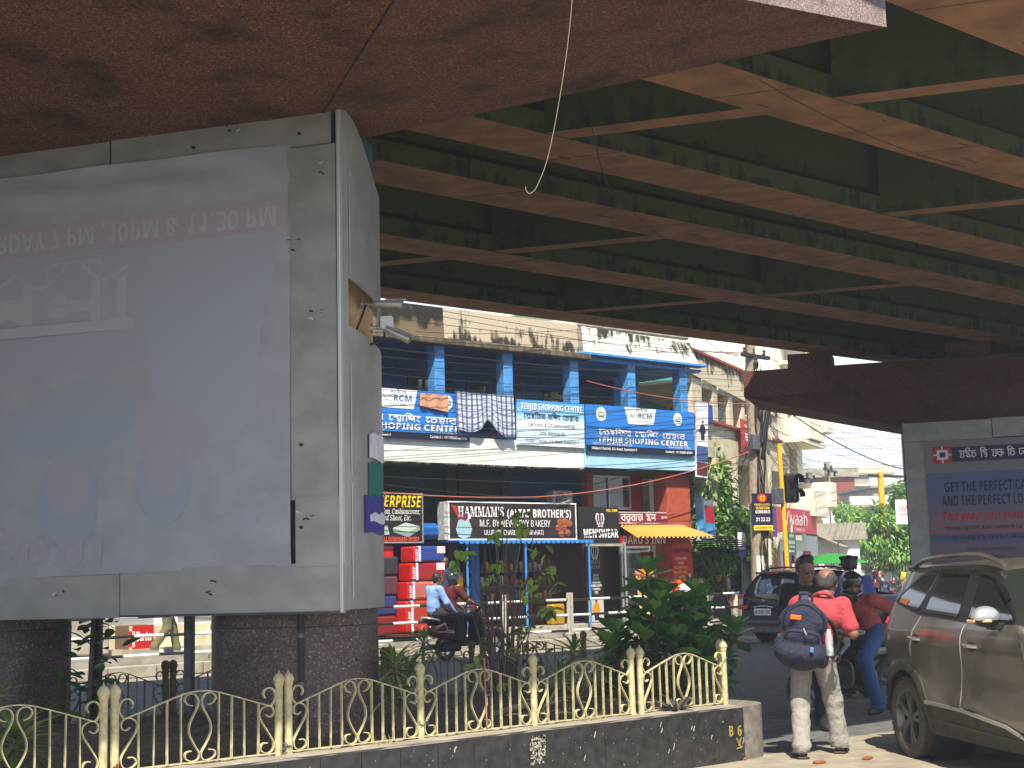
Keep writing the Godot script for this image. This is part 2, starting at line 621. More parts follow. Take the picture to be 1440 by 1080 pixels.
func materials() -> void:
	M.grain = bump_tex(0.05)
	M.asphalt = rough_mat(lin(0.075, 0.075, 0.078), lin(0.15, 0.147, 0.14), 2.3, 0.95, 3.0, 0.02, 3)
	M.dusty = rough_mat(lin(0.20, 0.175, 0.135), lin(0.34, 0.30, 0.235), 2.3, 0.97, 3.0, 0.012, 4)
	M.concrete = rough_mat(lin(0.22, 0.20, 0.17), lin(0.40, 0.37, 0.31), 1.9, 0.95, 2.0, 0.014, 5)
	M.soil = rough_mat(lin(0.055, 0.042, 0.030), lin(0.16, 0.125, 0.09), 1.1, 1.0, 20.0, 0.02, 6)
	M.pebble = speckle_mat(Color(0.35, 0.215, 0.17), [Color(0.50, 0.33, 0.25), Color(0.60, 0.41, 0.30), Color(0.22, 0.13, 0.10), Color(0.43, 0.27, 0.21)], 0.5, 2.2, 0.95, 11)
	M.pebble_pale = speckle_mat(Color(0.52, 0.45, 0.45), [Color(0.66, 0.60, 0.58), Color(0.42, 0.35, 0.34), Color(0.74, 0.68, 0.66)], 0.5, 1.5, 0.95, 12)
	M.granite_brown = speckle_mat(Color(0.34, 0.28, 0.275), [Color(0.52, 0.46, 0.44), Color(0.24, 0.19, 0.19), Color(0.62, 0.56, 0.53)], 0.25, 2.2, 0.5, 13)
	M.soffit = rough_mat(lin(0.22, 0.105, 0.042), lin(0.40, 0.20, 0.085), 3.7, 0.9, 0.6, 0.012, 14)
	M.moss = StandardMaterial3D.new()
	M.moss.albedo_texture = ImageTexture.create_from_image(streak_image(512, 256, Color(0.29, 0.33, 0.155), Color(0.13, 0.15, 0.085), 0.10, 15))
	M.moss.roughness = 0.92
	M.moss.uv1_triplanar = true
	M.moss.uv1_world_triplanar = true
	M.moss.uv1_scale = V3(0.2, -0.82, 0.2)
	M.moss.uv1_offset = V3(0, 6.0, 0)
	M.dark_soffit = mat(lin(0.10, 0.045, 0.02), 0.95)
	M.folds = bump_tex(0.016, 256, FastNoiseLite.TYPE_SIMPLEX_SMOOTH, 9, 3)
	M.alu = rough_mat(lin(0.28, 0.29, 0.285), lin(0.43, 0.44, 0.43), 2.3, 0.42, 0.0, 0.01, 16)
	M.alu.metallic = 0.35
	M.alu_edge = mat(lin(0.62, 0.63, 0.63), 0.35, 0.5)
	M.steel = worn(Color(0.42, 0.44, 0.47), 0.5, 0.2, 0.9, 0.4)
	M.dark_steel = mat(lin(0.03, 0.03, 0.032), 0.5, 0.4)
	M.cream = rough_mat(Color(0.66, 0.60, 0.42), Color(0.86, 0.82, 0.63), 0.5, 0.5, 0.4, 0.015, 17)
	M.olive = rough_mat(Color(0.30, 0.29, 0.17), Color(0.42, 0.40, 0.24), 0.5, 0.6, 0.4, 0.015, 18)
	M.rust = rough_mat(lin(0.10, 0.04, 0.02), lin(0.24, 0.11, 0.05), 0.4, 0.9, 0.5, 0.02, 19)
	M.black_granite = rough_mat(lin(0.014, 0.015, 0.019), lin(0.042, 0.042, 0.045), 0.8, 0.33, 0.0, 0.012, 20)
	M.tan = rough_mat(lin(0.46, 0.29, 0.13), lin(0.60, 0.40, 0.20), 0.9, 0.9, 0.5, 0.015, 21)
	M.teal = worn(Color(0.18, 0.34, 0.35), 0.6, 0.2)
	M.flex = null
	M.white = worn(Color(0.90, 0.90, 0.88), 0.7, 0.07)
	M.fascia = worn(Color(0.90, 0.92, 0.88), 0.75, 0.10, 2.6)
	M.pale_blue = worn(Color(0.62, 0.80, 0.90), 0.7, 0.10, 2.2)
	M.sky_blue = worn(Color(0.30, 0.58, 0.83), 0.65, 0.15, 1.6)
	M.deep_blue = worn(Color(0.12, 0.33, 0.58), 0.65, 0.18, 1.6)
	M.shop_blue = worn(Color(0.10, 0.38, 0.70), 0.5, 0.15, 1.1)
	M.post_blue = worn(Color(0.22, 0.54, 0.88), 0.45, 0.10, 0.6)
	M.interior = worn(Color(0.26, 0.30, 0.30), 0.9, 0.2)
	M.dark = mat(lin(0.02, 0.02, 0.022), 0.6)
	M.black = mat(lin(0.012, 0.012, 0.014), 0.45)
	M.rubber = rough_mat(lin(0.018, 0.018, 0.018), lin(0.05, 0.047, 0.042), 0.35, 0.85, 0.0, 0.02, 22, false)
	M.dusty_rubber = rough_mat(lin(0.045, 0.041, 0.036), lin(0.115, 0.10, 0.082), 0.35, 0.92, 0.0, 0.02, 23, false)
	M.terracotta = worn(Color(0.66, 0.30, 0.20), 0.8, 0.16, 1.5)
	M.brown_wood = worn(Color(0.30, 0.17, 0.11), 0.6, 0.25, 0.7)
	M.cream_wall = worn(Color(0.84, 0.80, 0.68), 0.85, 0.14, 2.8)
	M.cream_wall2 = worn(Color(0.92, 0.89, 0.80), 0.85, 0.10, 2.8)
	M.aqua = worn(Color(0.16, 0.62, 0.58), 0.7, 0.12, 1.9)
	M.brick = worn(Color(0.56, 0.30, 0.22), 0.9, 0.25, 0.9)
	M.grey_wall = worn(Color(0.62, 0.60, 0.54), 0.9, 0.25, 3.1)
	M.wood_pole = rough_mat(lin(0.20, 0.15, 0.10), lin(0.42, 0.34, 0.25), 0.8, 0.95, 3.0, 0.012, 24)
	M.yellow = worn(Color(0.93, 0.74, 0.18), 0.55, 0.12, 1.0)
	M.wire = mat(lin(0.015, 0.015, 0.016), 0.6)
	M.wire_red = mat(lin(0.40, 0.12, 0.07), 0.6)
	M.chrome = mat(lin(0.75, 0.75, 0.75), 0.16, 0.9)
	M.silver = mat(lin(0.50, 0.50, 0.49), 0.32, 0.6)
	M.lamp_red = paint(lin(0.62, 0.018, 0.025), 0.0, 0.2)
	M.lamp_clear = paint(lin(0.7, 0.7, 0.68), 0.0, 0.15)
	M.letter_white = mat(Color(0.95, 0.95, 0.94), 0.6)
	M.letter_black = mat(Color(0.05, 0.05, 0.05), 0.6)
	M.letter_yellow = mat(Color(0.95, 0.80, 0.12), 0.6)
	M.letter_red = mat(Color(0.80, 0.10, 0.10), 0.6)
	M.letter_blue = mat(Color(0.10, 0.22, 0.52), 0.6)
	M.letter_navy = mat(Color(0.10, 0.12, 0.30), 0.6)
	M.sign_black = mat(lin(0.016, 0.015, 0.016), 0.45)
	M.sign_red = mat(Color(0.66, 0.10, 0.12), 0.6)
	M.sign_white = mat(Color(0.93, 0.93, 0.92), 0.55)
	M.skin = mat(lin(0.22, 0.105, 0.06), 0.55)
	M.skin_dark = mat(lin(0.19, 0.095, 0.06), 0.55)
	M.hair = mat(lin(0.012, 0.010, 0.009), 0.5)
	M.leaf_mid = null
	M.yellow_awning = worn(Color(0.80, 0.58, 0.24), 0.65, 0.22, 0.8)

# ---------- the ground
func ground() -> void:
	var b := MB.new()
	b.quad(P(-400, 0, -300), P(700, 0, -300), P(700, 0, 700), P(-400, 0, 700))
	struct("road", b, M.asphalt)
	b = MB.new()
	var q := []
	for i in 41:
		var u := -12.0 + i * 0.8
		q.append([u, 8.55 + 0.18 * sin(u * 1.7) + 0.12 * sin(u * 4.1)])
	for i in 40:
		b.quad(P(q[i][0], 0.004, 1.0), P(q[i + 1][0], 0.004, 1.0), P(q[i + 1][0], 0.004, q[i + 1][1]), P(q[i][0], 0.004, q[i][1]))
	struct("dusty_road_edge", b, M.dusty)
	b = MB.new()
	q = []
	for i in 51:
		var u := 4.0 + i * 0.8
		q.append([u, 22.9 + 0.25 * sin(u * 1.3) + 0.15 * sin(u * 3.7)])
	for i in 50:
		b.quad(P(q[i][0], 0.004, q[i][1]), P(q[i + 1][0], 0.004, q[i + 1][1]), P(q[i + 1][0], 0.004, 24.2), P(q[i][0], 0.004, 24.2))
	struct("dusty_gutter", b, M.dusty)

# ---------- the flyover
const CU := -0.537
const CV := 0.843
const HG := 6.2

func cdir(u: float, v: float, s: float) -> Vector2:
	return V2(u + CU * s, v + CV * s)

func flyover() -> void:
	var t := thing("flyover", "concrete flyover deck with brown girder soffits and green mossy girder sides overhead", "flyover")
	var u0 := -40.0
	var u1 := 70.0
	var gs := [[5.80, 6.50], [8.28, 9.0], [10.78, 11.5], [12.55, 13.34], [15.31, 16.03], [18.2, 18.93]]
	for g in gs:
		var w: float = g[1] - g[0]
		var mid: float = (g[0] + g[1]) * 0.5
		var b := MB.new()
		b.quad(P(u0, HG, g[1]), P(u1, HG, g[1]), P(u1, HG, g[0]), P(u0, HG, g[0]))
		var gi := obj("girder", b, M.soffit, t)
		var e := MB.new()
		for sg in [-1, 1]:
			var prof := [[w * 0.5, 0.0], [w * 0.5, 0.24], [w * 0.5 - 0.17, 0.36], [w * 0.5 - 0.17, 1.0], [w * 0.5 - 0.05, 1.14], [w * 0.5 - 0.05, 1.16]]
			for i in prof.size() - 1:
				var p0 = prof[i]
				var p1 = prof[i + 1]
				e.quad(P(u0, HG + p0[1], mid + sg * p0[0]), P(u1, HG + p0[1], mid + sg * p0[0]), P(u1, HG + p1[1], mid + sg * p1[0]), P(u0, HG + p1[1], mid + sg * p1[0]))
		obj("girder_side", e, M.moss, gi)
		e = MB.new()
		for i in 22:
			var u := -8.0 + i * 3.1 + rr(-0.3, 0.3)
			var du := (w - 0.02) * CU / CV
			e.bar([P(u, HG - 0.001, g[0] + 0.01), P(u + du, HG - 0.001, g[1] - 0.01)], 0.014, 0.004, V3(1, 0, 0))
			for q in 3:
				var p := u + rr(0, 3)
				var v: float = lerpf(g[0], g[1], rng.randf() * 0.7)
				e.box(P(p, HG - 0.001, v + 0.06), V3(rr(0.02, 0.4), 0.002, rr(0.01, 0.03)))
		obj("joint_line", e, M.dark_soffit, gi).set_meta("kind", "stuff")
	for k in [-4, -3, -2, 0, 1, 2, 4, 5]:
		var ub: float = 10.79 + 5.85 * k
		for pair in [[0, 1], [1, 2], [3, 4], [4, 5]]:
			var va: float = gs[pair[0]][1]
			var vb: float = gs[pair[1]][0]
			var th := 0.17
			var ua: float = ub + (va - 9.18) * CU / CV
			var ue: float = ub + (vb - 9.18) * CU / CV
			var b := MB.new()
			b.quad(P(ue - th, HG + 0.012, vb), P(ue + th, HG + 0.012, vb), P(ua + th, HG + 0.012, va), P(ua - th, HG + 0.012, va))
			var d := obj("cross_beam", b, M.soffit, t)
			b = MB.new()
			for sg in [-1, 1]:
				b.quad(P(ua + sg * th, HG + 0.012, va), P(ue + sg * th, HG + 0.012, vb), P(ue + sg * th, HG + 1.16, vb), P(ua + sg * th, HG + 1.16, va))
			obj("cross_beam_side", b, M.moss, d)
	var b := MB.new()
	b.box(P((u0 + u1) / 2, HG + 1.28, (5.0 + 18.3) / 2), V3(u1 - u0, 0.24, 13.3))
	obj("deck_slab", b, M.moss, t)
	b = MB.new()
	b.box(P((u0 + u1) / 2, HG + 1.80, 5.16), V3(u1 - u0, 0.8, 0.2))
	obj("parapet", b, M.concrete, t)
	b = MB.new()
	b.box(P((u0 + u1) / 2, HG + 1.48, 18.1), V3(u1 - u0, 0.16, 0.2))
	obj("parapet", b, M.concrete, t)

func stadium(b: MB, u: float, v: float, r: float, length: float, h0: float, h1: float, seg := 14) -> void:
	var o := []
	for e in [1, -1]:
		var c := cdir(u, v, length if e == 1 else 0.0)
		var ang := atan2(CV * e, CU * e)
		for k in seg + 1:
			var a := ang - PI / 2 + PI * k / seg
			o.append([c + V2(cos(a), sin(a)) * r, V2(cos(a), sin(a))])
	for i in o.size():
		var A = o[i]
		var B = o[(i + 1) % o.size()]
		var n0 := P(A[1].x, 0, A[1].y)
		var n1 := P(B[1].x, 0, B[1].y)
		b.quad_n([P(A[0].x, h0, A[0].y), P(B[0].x, h0, B[0].y), P(B[0].x, h1, B[0].y), P(A[0].x, h1, A[0].y)], [n0, n1, n1, n0], [Vector2.ZERO, Vector2.ZERO, Vector2.ZERO, Vector2.ZERO])

func pier_near() -> void:
	var t := thing("flyover_pier", "brown pebble-dashed flyover pier with wide overhead cap behind the upside-down banner", "pier")
	var rf := P(5.964, 5.1, 9.735)
	var q := P(4.5, 5.1, 5.945)
	var t2 := P(8.739, 5.6, 5.945)
	var far_a := cdir(5.964, 9.735, 11.0)
	var near_a := cdir(0.8, 5.945, 15.5)
	var top := 5.95
	var b := MB.new()
	b.tri(rf, P(far_a.x, 5.1, far_a.y), q)
	b.tri(q, P(far_a.x, 5.1, far_a.y), P(near_a.x, 5.1, near_a.y))
	b.tri(q, P(near_a.x, 5.1, near_a.y), P(0.8, 5.1, 5.945))
	var cap := obj("pier_cap", b, M.pebble, t)
	b = MB.new()
	b.tri(rf, q, t2)
	obj("sloped_soffit", b, M.pebble, cap)
	b = MB.new()
	var jd := (q - rf).normalized()
	b.bar([rf + jd * 0.9 + V3(0, -0.004, 0), q + V3(0, -0.002, 0)], 0.012, 0.006, jd.cross(Vector3.UP))
	obj("joint_seam", b, M.black, cap)
	b = MB.new()
	var ends := [P(0.8, 5.1, 5.945), q, t2]
	for i in 2:
		var a: Vector3 = ends[i]
		var d: Vector3 = ends[i + 1]
		b.quad(a, d, V3(d.x, top, d.z), V3(a.x, top, a.z))
	obj("end_face", b, M.pebble_pale, cap)
	b = MB.new()
	b.quad(t2, rf, V3(rf.x, top, rf.z), V3(t2.x, top, t2.z))
	b.quad(rf, P(far_a.x, 5.1, far_a.y), P(far_a.x, top, far_a.y), V3(rf.x, top, rf.z))
	b.quad(P(near_a.x, 5.1, near_a.y), P(0.8, 5.1, 5.945), P(0.8, top, 5.945), P(near_a.x, top, near_a.y))
	b.quad(P(far_a.x, 5.1, far_a.y), P(near_a.x, 5.1, near_a.y), P(near_a.x, top, near_a.y), P(far_a.x, top, far_a.y))
	b.quad(P(0.8, top, 5.945), V3(t2.x, top, t2.z), V3(rf.x, top, rf.z), P(far_a.x, top, far_a.y))
	obj("cap_side", b, M.pebble, cap)
	for s in [0.0, 2.8]:
		var c := cdir(5.93, 9.65, s)
		b = MB.new()
		stadium(b, c.x, c.y, 0.58, 0.14, 0.2, 1.62)
		var col := obj("column", b, M.granite_brown, t)
		b = MB.new()
		stadium(b, c.x, c.y, 0.565, 0.14, 1.62, 4.55)
		obj("painted_shaft", b, M.tan, col)
		b = MB.new()
		stadium(b, c.x, c.y, 0.578, 0.14, 4.55, 5.1)
		obj("painted_band", b, M.teal, col)
		b = MB.new()
		stadium(b, c.x, c.y, 0.583, 0.14, 1.27, 1.28)
		obj("cladding_joint", b, M.black, col)
	var pipe := V2(5.93, 9.65) + V2(-0.60, -0.80).rotated(0.06) * 0.605
	put_tube("drain_pipe", [P(pipe.x, 0.3, pipe.y), P(pipe.x, 1.6, pipe.y)], 0.024, M.dark_steel, t, 8)
	for h in [0.85, 1.2]:
		put_tube("pipe_clip", [P(pipe.x, h, pipe.y), P(pipe.x, h + 0.03, pipe.y)], 0.029, M.steel, t, 8)
	near_hoarding()

func sheet(called: String, x0: float, y0: float, x1: float, y1: float, z: float, m: Material, parent: Node, skew := 0.0, th := 0.012) -> MeshInstance3D:
	var b := MB.new()
	var sd := rng.randi() % 1000
	var nx := maxi(2, int((x1 - x0) / 0.12))
	var ny := maxi(2, int((y1 - y0) / 0.12))
	var f := func(s: float, q: float) -> Vector3:
		var x := lerpf(x0, x1, s)
		var y := lerpf(y0, y1, q) + skew * s
		return V3(x, y, z + 0.004 * sin(x * 7.0 + sd) * sin(y * 5.0 + sd * 0.3) + 0.003 * sin(x * 2.1 + y * 3.0 + sd))
	b.surf(nx, ny, f)
	b.box(V3((x0 + x1) / 2, y0 + skew * 0.5, z - th), V3(x1 - x0, 0.004, th * 2))
	b.box(V3((x0 + x1) / 2, y1 + skew * 0.5, z - th), V3(x1 - x0, 0.004, th * 2))
	b.box(V3(x0, (y0 + y1) / 2, z - th), V3(0.004, y1 - y0, th * 2))
	b.box(V3(x1, (y0 + y1) / 2 + skew, z - th), V3(0.004, y1 - y0, th * 2))
	return obj(called, b, m, parent)

const WRAP := [[0.02, 0.02], [0.032, -0.18], [0.016, -0.45], [-0.02, -0.72], [-0.10, -1.02], [-0.25, -1.3]]

func wrap_sheet(a0: float, a1: float, lo: Callable, hi: Callable, off := 0.0) -> MB:
	var pts := []
	for q in WRAP:
		pts.append(V2(q[0], q[1]))
	pts = catmull(pts, 6)
	var b := MB.new()
	var f := func(s: float, q: float) -> Vector3:
		var a := lerpf(a0, a1, s)
		var k := a * (pts.size() - 1.001)
		var p: Vector2 = (pts[int(k)] as Vector2).lerp(pts[int(k) + 1], k - int(k))
		var d: Vector2 = ((pts[int(k) + 1] as Vector2) - pts[int(k)]).normalized()
		p += V2(-d.y, d.x) * off
		return V3(p.x, lerpf(lo.call(a), hi.call(a), q), p.y)
	b.surf(16, 8, f)
	return b

func flex_surface(x: float, y: float) -> float:
	var top := clampf((y - 4.45) / 0.4, 0, 1)
	var low := clampf((1.86 - y) / 0.2, 0, 1)
	return 0.035 + 0.022 * sin(y * 21.0 + x * 1.2) * top * smoothstep(-0.2, -1.6, x) * smoothstep(4.9, 4.75, y) + 0.010 * sin(x * 1.9 + y * 1.1) + 0.02 * low * sin(x * 2.6) + 0.012 * sin(x * 6.0 + 14.0 * (y - 4.8)) * top

func on_flex(mesh: Mesh, tr: Transform3D) -> ArrayMesh:
	var b := MB.new()
	for s in mesh.get_surface_count():
		var a := mesh.surface_get_arrays(s)
		var vs: PackedVector3Array = a[Mesh.ARRAY_VERTEX]
		var ix = a[Mesh.ARRAY_INDEX]
		var order = ix if ix != null else range(vs.size())
		for i in range(0, order.size(), 3):
			var p := []
			for k in 3:
				var w: Vector3 = tr * vs[order[i + k]]
				p.append(V3(w.x, w.y, flex_surface(w.x, w.y) + 0.004))
			if (p[1] - p[0]).cross(p[2] - p[0]).z < 0:
				b.tri(p[0], p[2], p[1])
			else:
				b.tri(p[0], p[1], p[2])
	return b.mesh()

func blob_on_flex(pts: Array, lift := 0.003) -> ArrayMesh:
	var b := MB.new()
	var pp := PackedVector2Array(catmull(pts + [pts[0]], 5))
	pp.remove_at(pp.size() - 1)
	var lo := Vector2.INF
	var hi := -Vector2.INF
	for p in pp:
		lo = lo.min(p)
		hi = hi.max(p)
	for i in int((hi.x - lo.x) / 0.1) + 1:
		for j in int((hi.y - lo.y) / 0.1) + 1:
			var c := lo + V2(i, j) * 0.1
			for r in Geometry2D.intersect_polygons(PackedVector2Array([c, c + V2(0.1, 0), c + V2(0.1, 0.1), c + V2(0, 0.1)]), pp):
				for k in range(1, r.size() - 1):
					var p := []
					for w in [r[0], r[k], r[k + 1]]:
						p.append(V3(w.x, w.y, flex_surface(w.x, w.y) + lift))
					if (p[1] - p[0]).cross(p[2] - p[0]).z < 0:
						b.tri(p[0], p[2], p[1])
					else:
						b.tri(p[0], p[1], p[2])
	return b.mesh()

func near_hoarding() -> void:
	var at := P(5.665, 0, 8.693)
	var turn := -atan2(0.843, 0.537)
	var t := thing("hoarding", "large hoarding frame of dull aluminium sheets bolted round the near pier", "hoarding", at, turn)
	sheet("top_panel", -5.6, 4.84, -1.97, 5.18, 0.0, M.alu, t)
	sheet("top_panel", -1.945, 4.86, -0.055, 5.155, 0.01, M.alu, t)
	sheet("side_panel", -0.40, 2.20, -0.012, 4.845, 0.03, M.alu, t)
	sheet("side_panel", -0.345, 1.715, 0.01, 2.215, 0.04, M.alu, t)
	sheet("bottom_panel", -5.6, 1.37, -1.825, 1.70, 0.02, M.alu, t, 0.01)
	sheet("bottom_panel", -1.81, 1.39, 0.05, 1.73, 0.03, M.alu, t, 0.01)
	put_box("corner_trim", V3(0.014, 3.24, 0.02), V3(0.026, 3.72, 0.05), M.alu_edge, t, 0.004)
	put_box("back_board", V3(-2.8, 3.28, -0.09), V3(5.6, 3.78, 0.03), M.steel, t)
	for h in [1.40, 5.12]:
		put_box("frame_rail", V3(-2.8, h, -0.05), V3(5.6, 0.05, 0.05), M.steel, t)
	var top := func(a: float) -> float: return 5.12 - 0.42 * smoothstep(0.12, 0.75, a)
	obj("end_sheet", wrap_sheet(0.0, 1.0, func(a): return 3.86 - 0.16 * a, top), M.alu, t)
	obj("end_sheet", wrap_sheet(0.0, 0.13, func(a): return 3.46, func(a): return 3.87), M.alu, t)
	obj("end_sheet", wrap_sheet(0.0, 1.0, func(a): return 1.40, func(a): return 3.50 - 0.12 * a), M.alu, t)
	for y in [1.9, 2.8, 4.3]:
		obj("sheet_seam", wrap_sheet(0.14, 0.155, func(a): return y - 0.42, func(a): return y + 0.42, 0.004), M.alu_edge, t)
	for k in 26:
		var mb := MB.new()
		var o: Vector2 = [V2(-0.20, 4.66), V2(-0.16, 3.55), V2(-0.36, 4.1), V2(-0.25, 2.1), V2(-1.0, 1.58), V2(-2.4, 1.55), V2(-0.9, 5.05)][k % 7] + V2(rr(-0.09, 0.09), rr(-0.05, 0.05))
		var l := rr(0.01, 0.05)
		mb.line2d([o, o + V2(l * 0.5, rr(-0.01, 0.01)), o + V2(l, rr(-0.015, 0.015))], rr(0.003, 0.014), 0.0475 if o.y < 2.2 and o.x > -0.4 else 0.0385)
		obj("smudge", mb, M.dark_steel if k % 3 else M.alu_edge, t)
	for p in [[-1.82, -1.0, "grey"], [-2.83, -1.21, "dark"], [-3.12, -0.59, "grey"]]:
		put_box("support_post", V3(p[0], 0.9, p[1]), V3(0.07, 1.3, 0.07), M.steel if p[2] == "grey" else M.dark_steel, t, 0.006)
		put_box("base_plate", V3(p[0], 0.52, p[1]), V3(0.16, 0.012, 0.16), M.steel, t)
	for x in [-0.3, -1.2]:
		for y in [2.0, 2.6, 4.95]:
			if x > -0.5 or y > 4:
				put_tube("bolt", [V3(x, y, 0.03), V3(x, y, 0.052)], 0.012, M.dark_steel, t, 6)
	var pm := []
	for c in [Color(0.12, 0.45, 0.40), Color(0.24, 0.22, 0.60), Color(0.86, 0.86, 0.90)]:
		pm.append(worn(c, 0.8, 0.15, 0.5))
	for k in [[2.05, 2.50, 0], [1.96, 2.24, 1], [2.04, 2.11, 2], [2.52, 2.72, 2]]:
		var pb := wrap_sheet(0.33 if k[2] == 1 else 0.40, 0.75, func(a): return k[0] + 0.008 * sin(a * 17.0), func(a): return k[1] + 0.05 * (a - 0.5) + 0.01 * sin(a * 41.0), 0.008 + 0.004 * k[2])
		obj("torn_poster", pb, pm[k[2]], t)
	near_banner(at, turn)
	cctv(at, turn)

func near_banner(at: Vector3, turn: float) -> void:
	var t := thing("banner", "pale flex banner hung upside down, faint print showing through its back", "banner", at, turn)
	var b := MB.new()
	b.surf(96, 64, func(s: float, q: float) -> Vector3:
		var x := lerpf(-5.4, -0.385 + 0.03 * q * 0, s)
		var y := lerpf(1.66 + 0.06 * s, 4.90 - 0.01 * s, q)
		return V3(x, y, flex_surface(x, y)))
	var cloth := rough_mat(Color(0.60, 0.62, 0.67), Color(0.68, 0.70, 0.745), 2.1, 0.55, 0.0, 0.006, 31)
	cloth.backlight_enabled = true
	cloth.backlight = Color(0.10, 0.10, 0.12)
	obj("cloth", b, cloth, t)
	var flip := Basis(V3(1, 0, 0), V3(0, -1, 0), V3(0, 0, 1))
	var pink := mat(Color(0.655, 0.627, 0.693), 0.6)
	var pale := mat(Color(0.682, 0.697, 0.736), 0.6)
	var blue := mat(Color(0.639, 0.668, 0.727), 0.6)
	var blue2 := mat(Color(0.615, 0.653, 0.720), 0.6)
	var mauve := mat(Color(0.647, 0.654, 0.714), 0.6)
	var rose := mat(Color(0.655, 0.647, 0.710), 0.6)
	obj("printed_field", blob_on_flex([V2(-5.3, 3.3), V2(-3.0, 3.25), V2(-1.4, 3.35), V2(-0.8, 3.7), V2(-0.95, 4.18), V2(-2.4, 4.2), V2(-5.3, 4.15)], 0.0016), mauve, t)
	obj("printed_field", blob_on_flex([V2(-0.66, 2.9), V2(-0.62, 3.5), V2(-0.55, 4.18), V2(-1.5, 4.18), V2(-1.62, 3.6), V2(-1.5, 3.0), V2(-1.2, 2.7), V2(-0.85, 2.66)], 0.0022), blue, t)
	obj("printed_field", blob_on_flex([V2(-2.95, 2.9), V2(-2.2, 3.2), V2(-1.75, 3.1), V2(-1.7, 2.8), V2(-2.2, 2.62), V2(-2.75, 2.66)], 0.0024), blue2, t)
	obj("printed_field", blob_on_flex([V2(-1.7, 3.0), V2(-1.25, 2.95), V2(-1.05, 2.7), V2(-1.25, 2.5), V2(-1.65, 2.62)], 0.0026), rose, t)
	for f in [[-2.28, 2.30, 0.27, 0.36], [-1.44, 2.42, 0.24, 0.33]]:
		var o := []
		var fc := []
		for k in 12:
			var a := TAU * k / 12
			o.append(V2(f[0] + f[2] * cos(a), f[1] + f[3] * sin(a) - 0.03))
			fc.append(V2(f[0] + f[2] * 0.70 * cos(a), f[1] + 0.08 + f[3] * 0.70 * sin(a)))
		obj("printed_head", blob_on_flex(o, 0.0032), blue2, t)
		obj("printed_face", blob_on_flex(fc, 0.004), mauve, t)
		for e in [-0.08, 0.08]:
			var eye := []
			for k in 8:
				var a := TAU * k / 8
				eye.append(V2(f[0] + e + 0.04 * cos(a), f[1] + 0.02 + 0.018 * sin(a)))
			obj("printed_eye", blob_on_flex(eye, 0.0046), blue, t)
	for s in [[-0.95, 2.16, 0.10], [-0.72, 2.05, 0.09], [-1.0, 1.98, 0.07], [-0.62, 2.22, 0.06]]:
		obj("printed_petal", blob_on_flex([V2(s[0] - s[2], s[1]), V2(s[0], s[1] + s[2] * 0.8), V2(s[0] + s[2], s[1] + 0.02), V2(s[0], s[1] - s[2] * 0.5)], 0.003), blue, t)
	var band := MB.new()
	band.surf(60, 6, func(s: float, q: float) -> Vector3:
		var x := lerpf(-5.3, -0.42, s)
		var y := lerpf(4.22, 4.47, q)
		return V3(x, y, flex_surface(x, y) + 0.0028))
	obj("printed_band", band, pink, t)
	var tm := MeshInstance3D.new()
	var txt := lettering(t, "EVERY SATURDAY 7 PM ,10PM & 11.30 PM", 0.15, Vector3.ZERO, pale, 3.5)
	var base := txt.transform
	txt.mesh = on_flex(txt.mesh, Transform3D(flip * base.basis, V3(-2.25, 4.345, 0)))
	txt.transform = Transform3D()
	tm.free()
	var title := script_mesh("ALPna", 0.46, 2.9, 1.9)
	obj("lettering", on_flex(title.mesh(), Transform3D(flip, V3(-3.15, 3.80, 0))), pale, t)
	var cap := lettering(t, "rengoni", 0.26, Vector3.ZERO, rose, 1.9, true, true)
	var cb := cap.transform.basis
	cap.mesh = on_flex(cap.mesh, Transform3D(flip * cb, V3(-2.9, 1.86, 0)))
	cap.transform = Transform3D()
	for k in 2:
		var sm := lettering(t, ["the beauty of gifting", "show of the year"][k], 0.05, Vector3.ZERO, blue, [0.5, 0.36][k])
		var sb := sm.transform.basis
		sm.mesh = on_flex(sm.mesh, Transform3D(flip * sb, V3(-2.28, 2.08 - 0.0 - 0.07 * k - 0.08, 0)))
		sm.transform = Transform3D()
	var sc := MB.new()
	for k in 3:
		var x := -1.75 - k * 1.05
		sc.line2d(catmull([V2(x, 4.08), V2(x - 0.25, 3.98), V2(x - 0.5, 4.14), V2(x - 0.78, 3.96), V2(x - 1.0, 4.05)], 8), 0.03)
		for e in [-1, 1]:
			sc.line2d(catmull([V2(x - 0.5, 4.12), V2(x - 0.5 + e * 0.2, 4.14), V2(x - 0.5 + e * 0.26, 4.05), V2(x - 0.5 + e * 0.18, 4.01), V2(x - 0.5 + e * 0.14, 4.07)], 6), 0.02)
	obj("printed_scroll", on_flex(sc.mesh(), Transform3D()), pale, t)

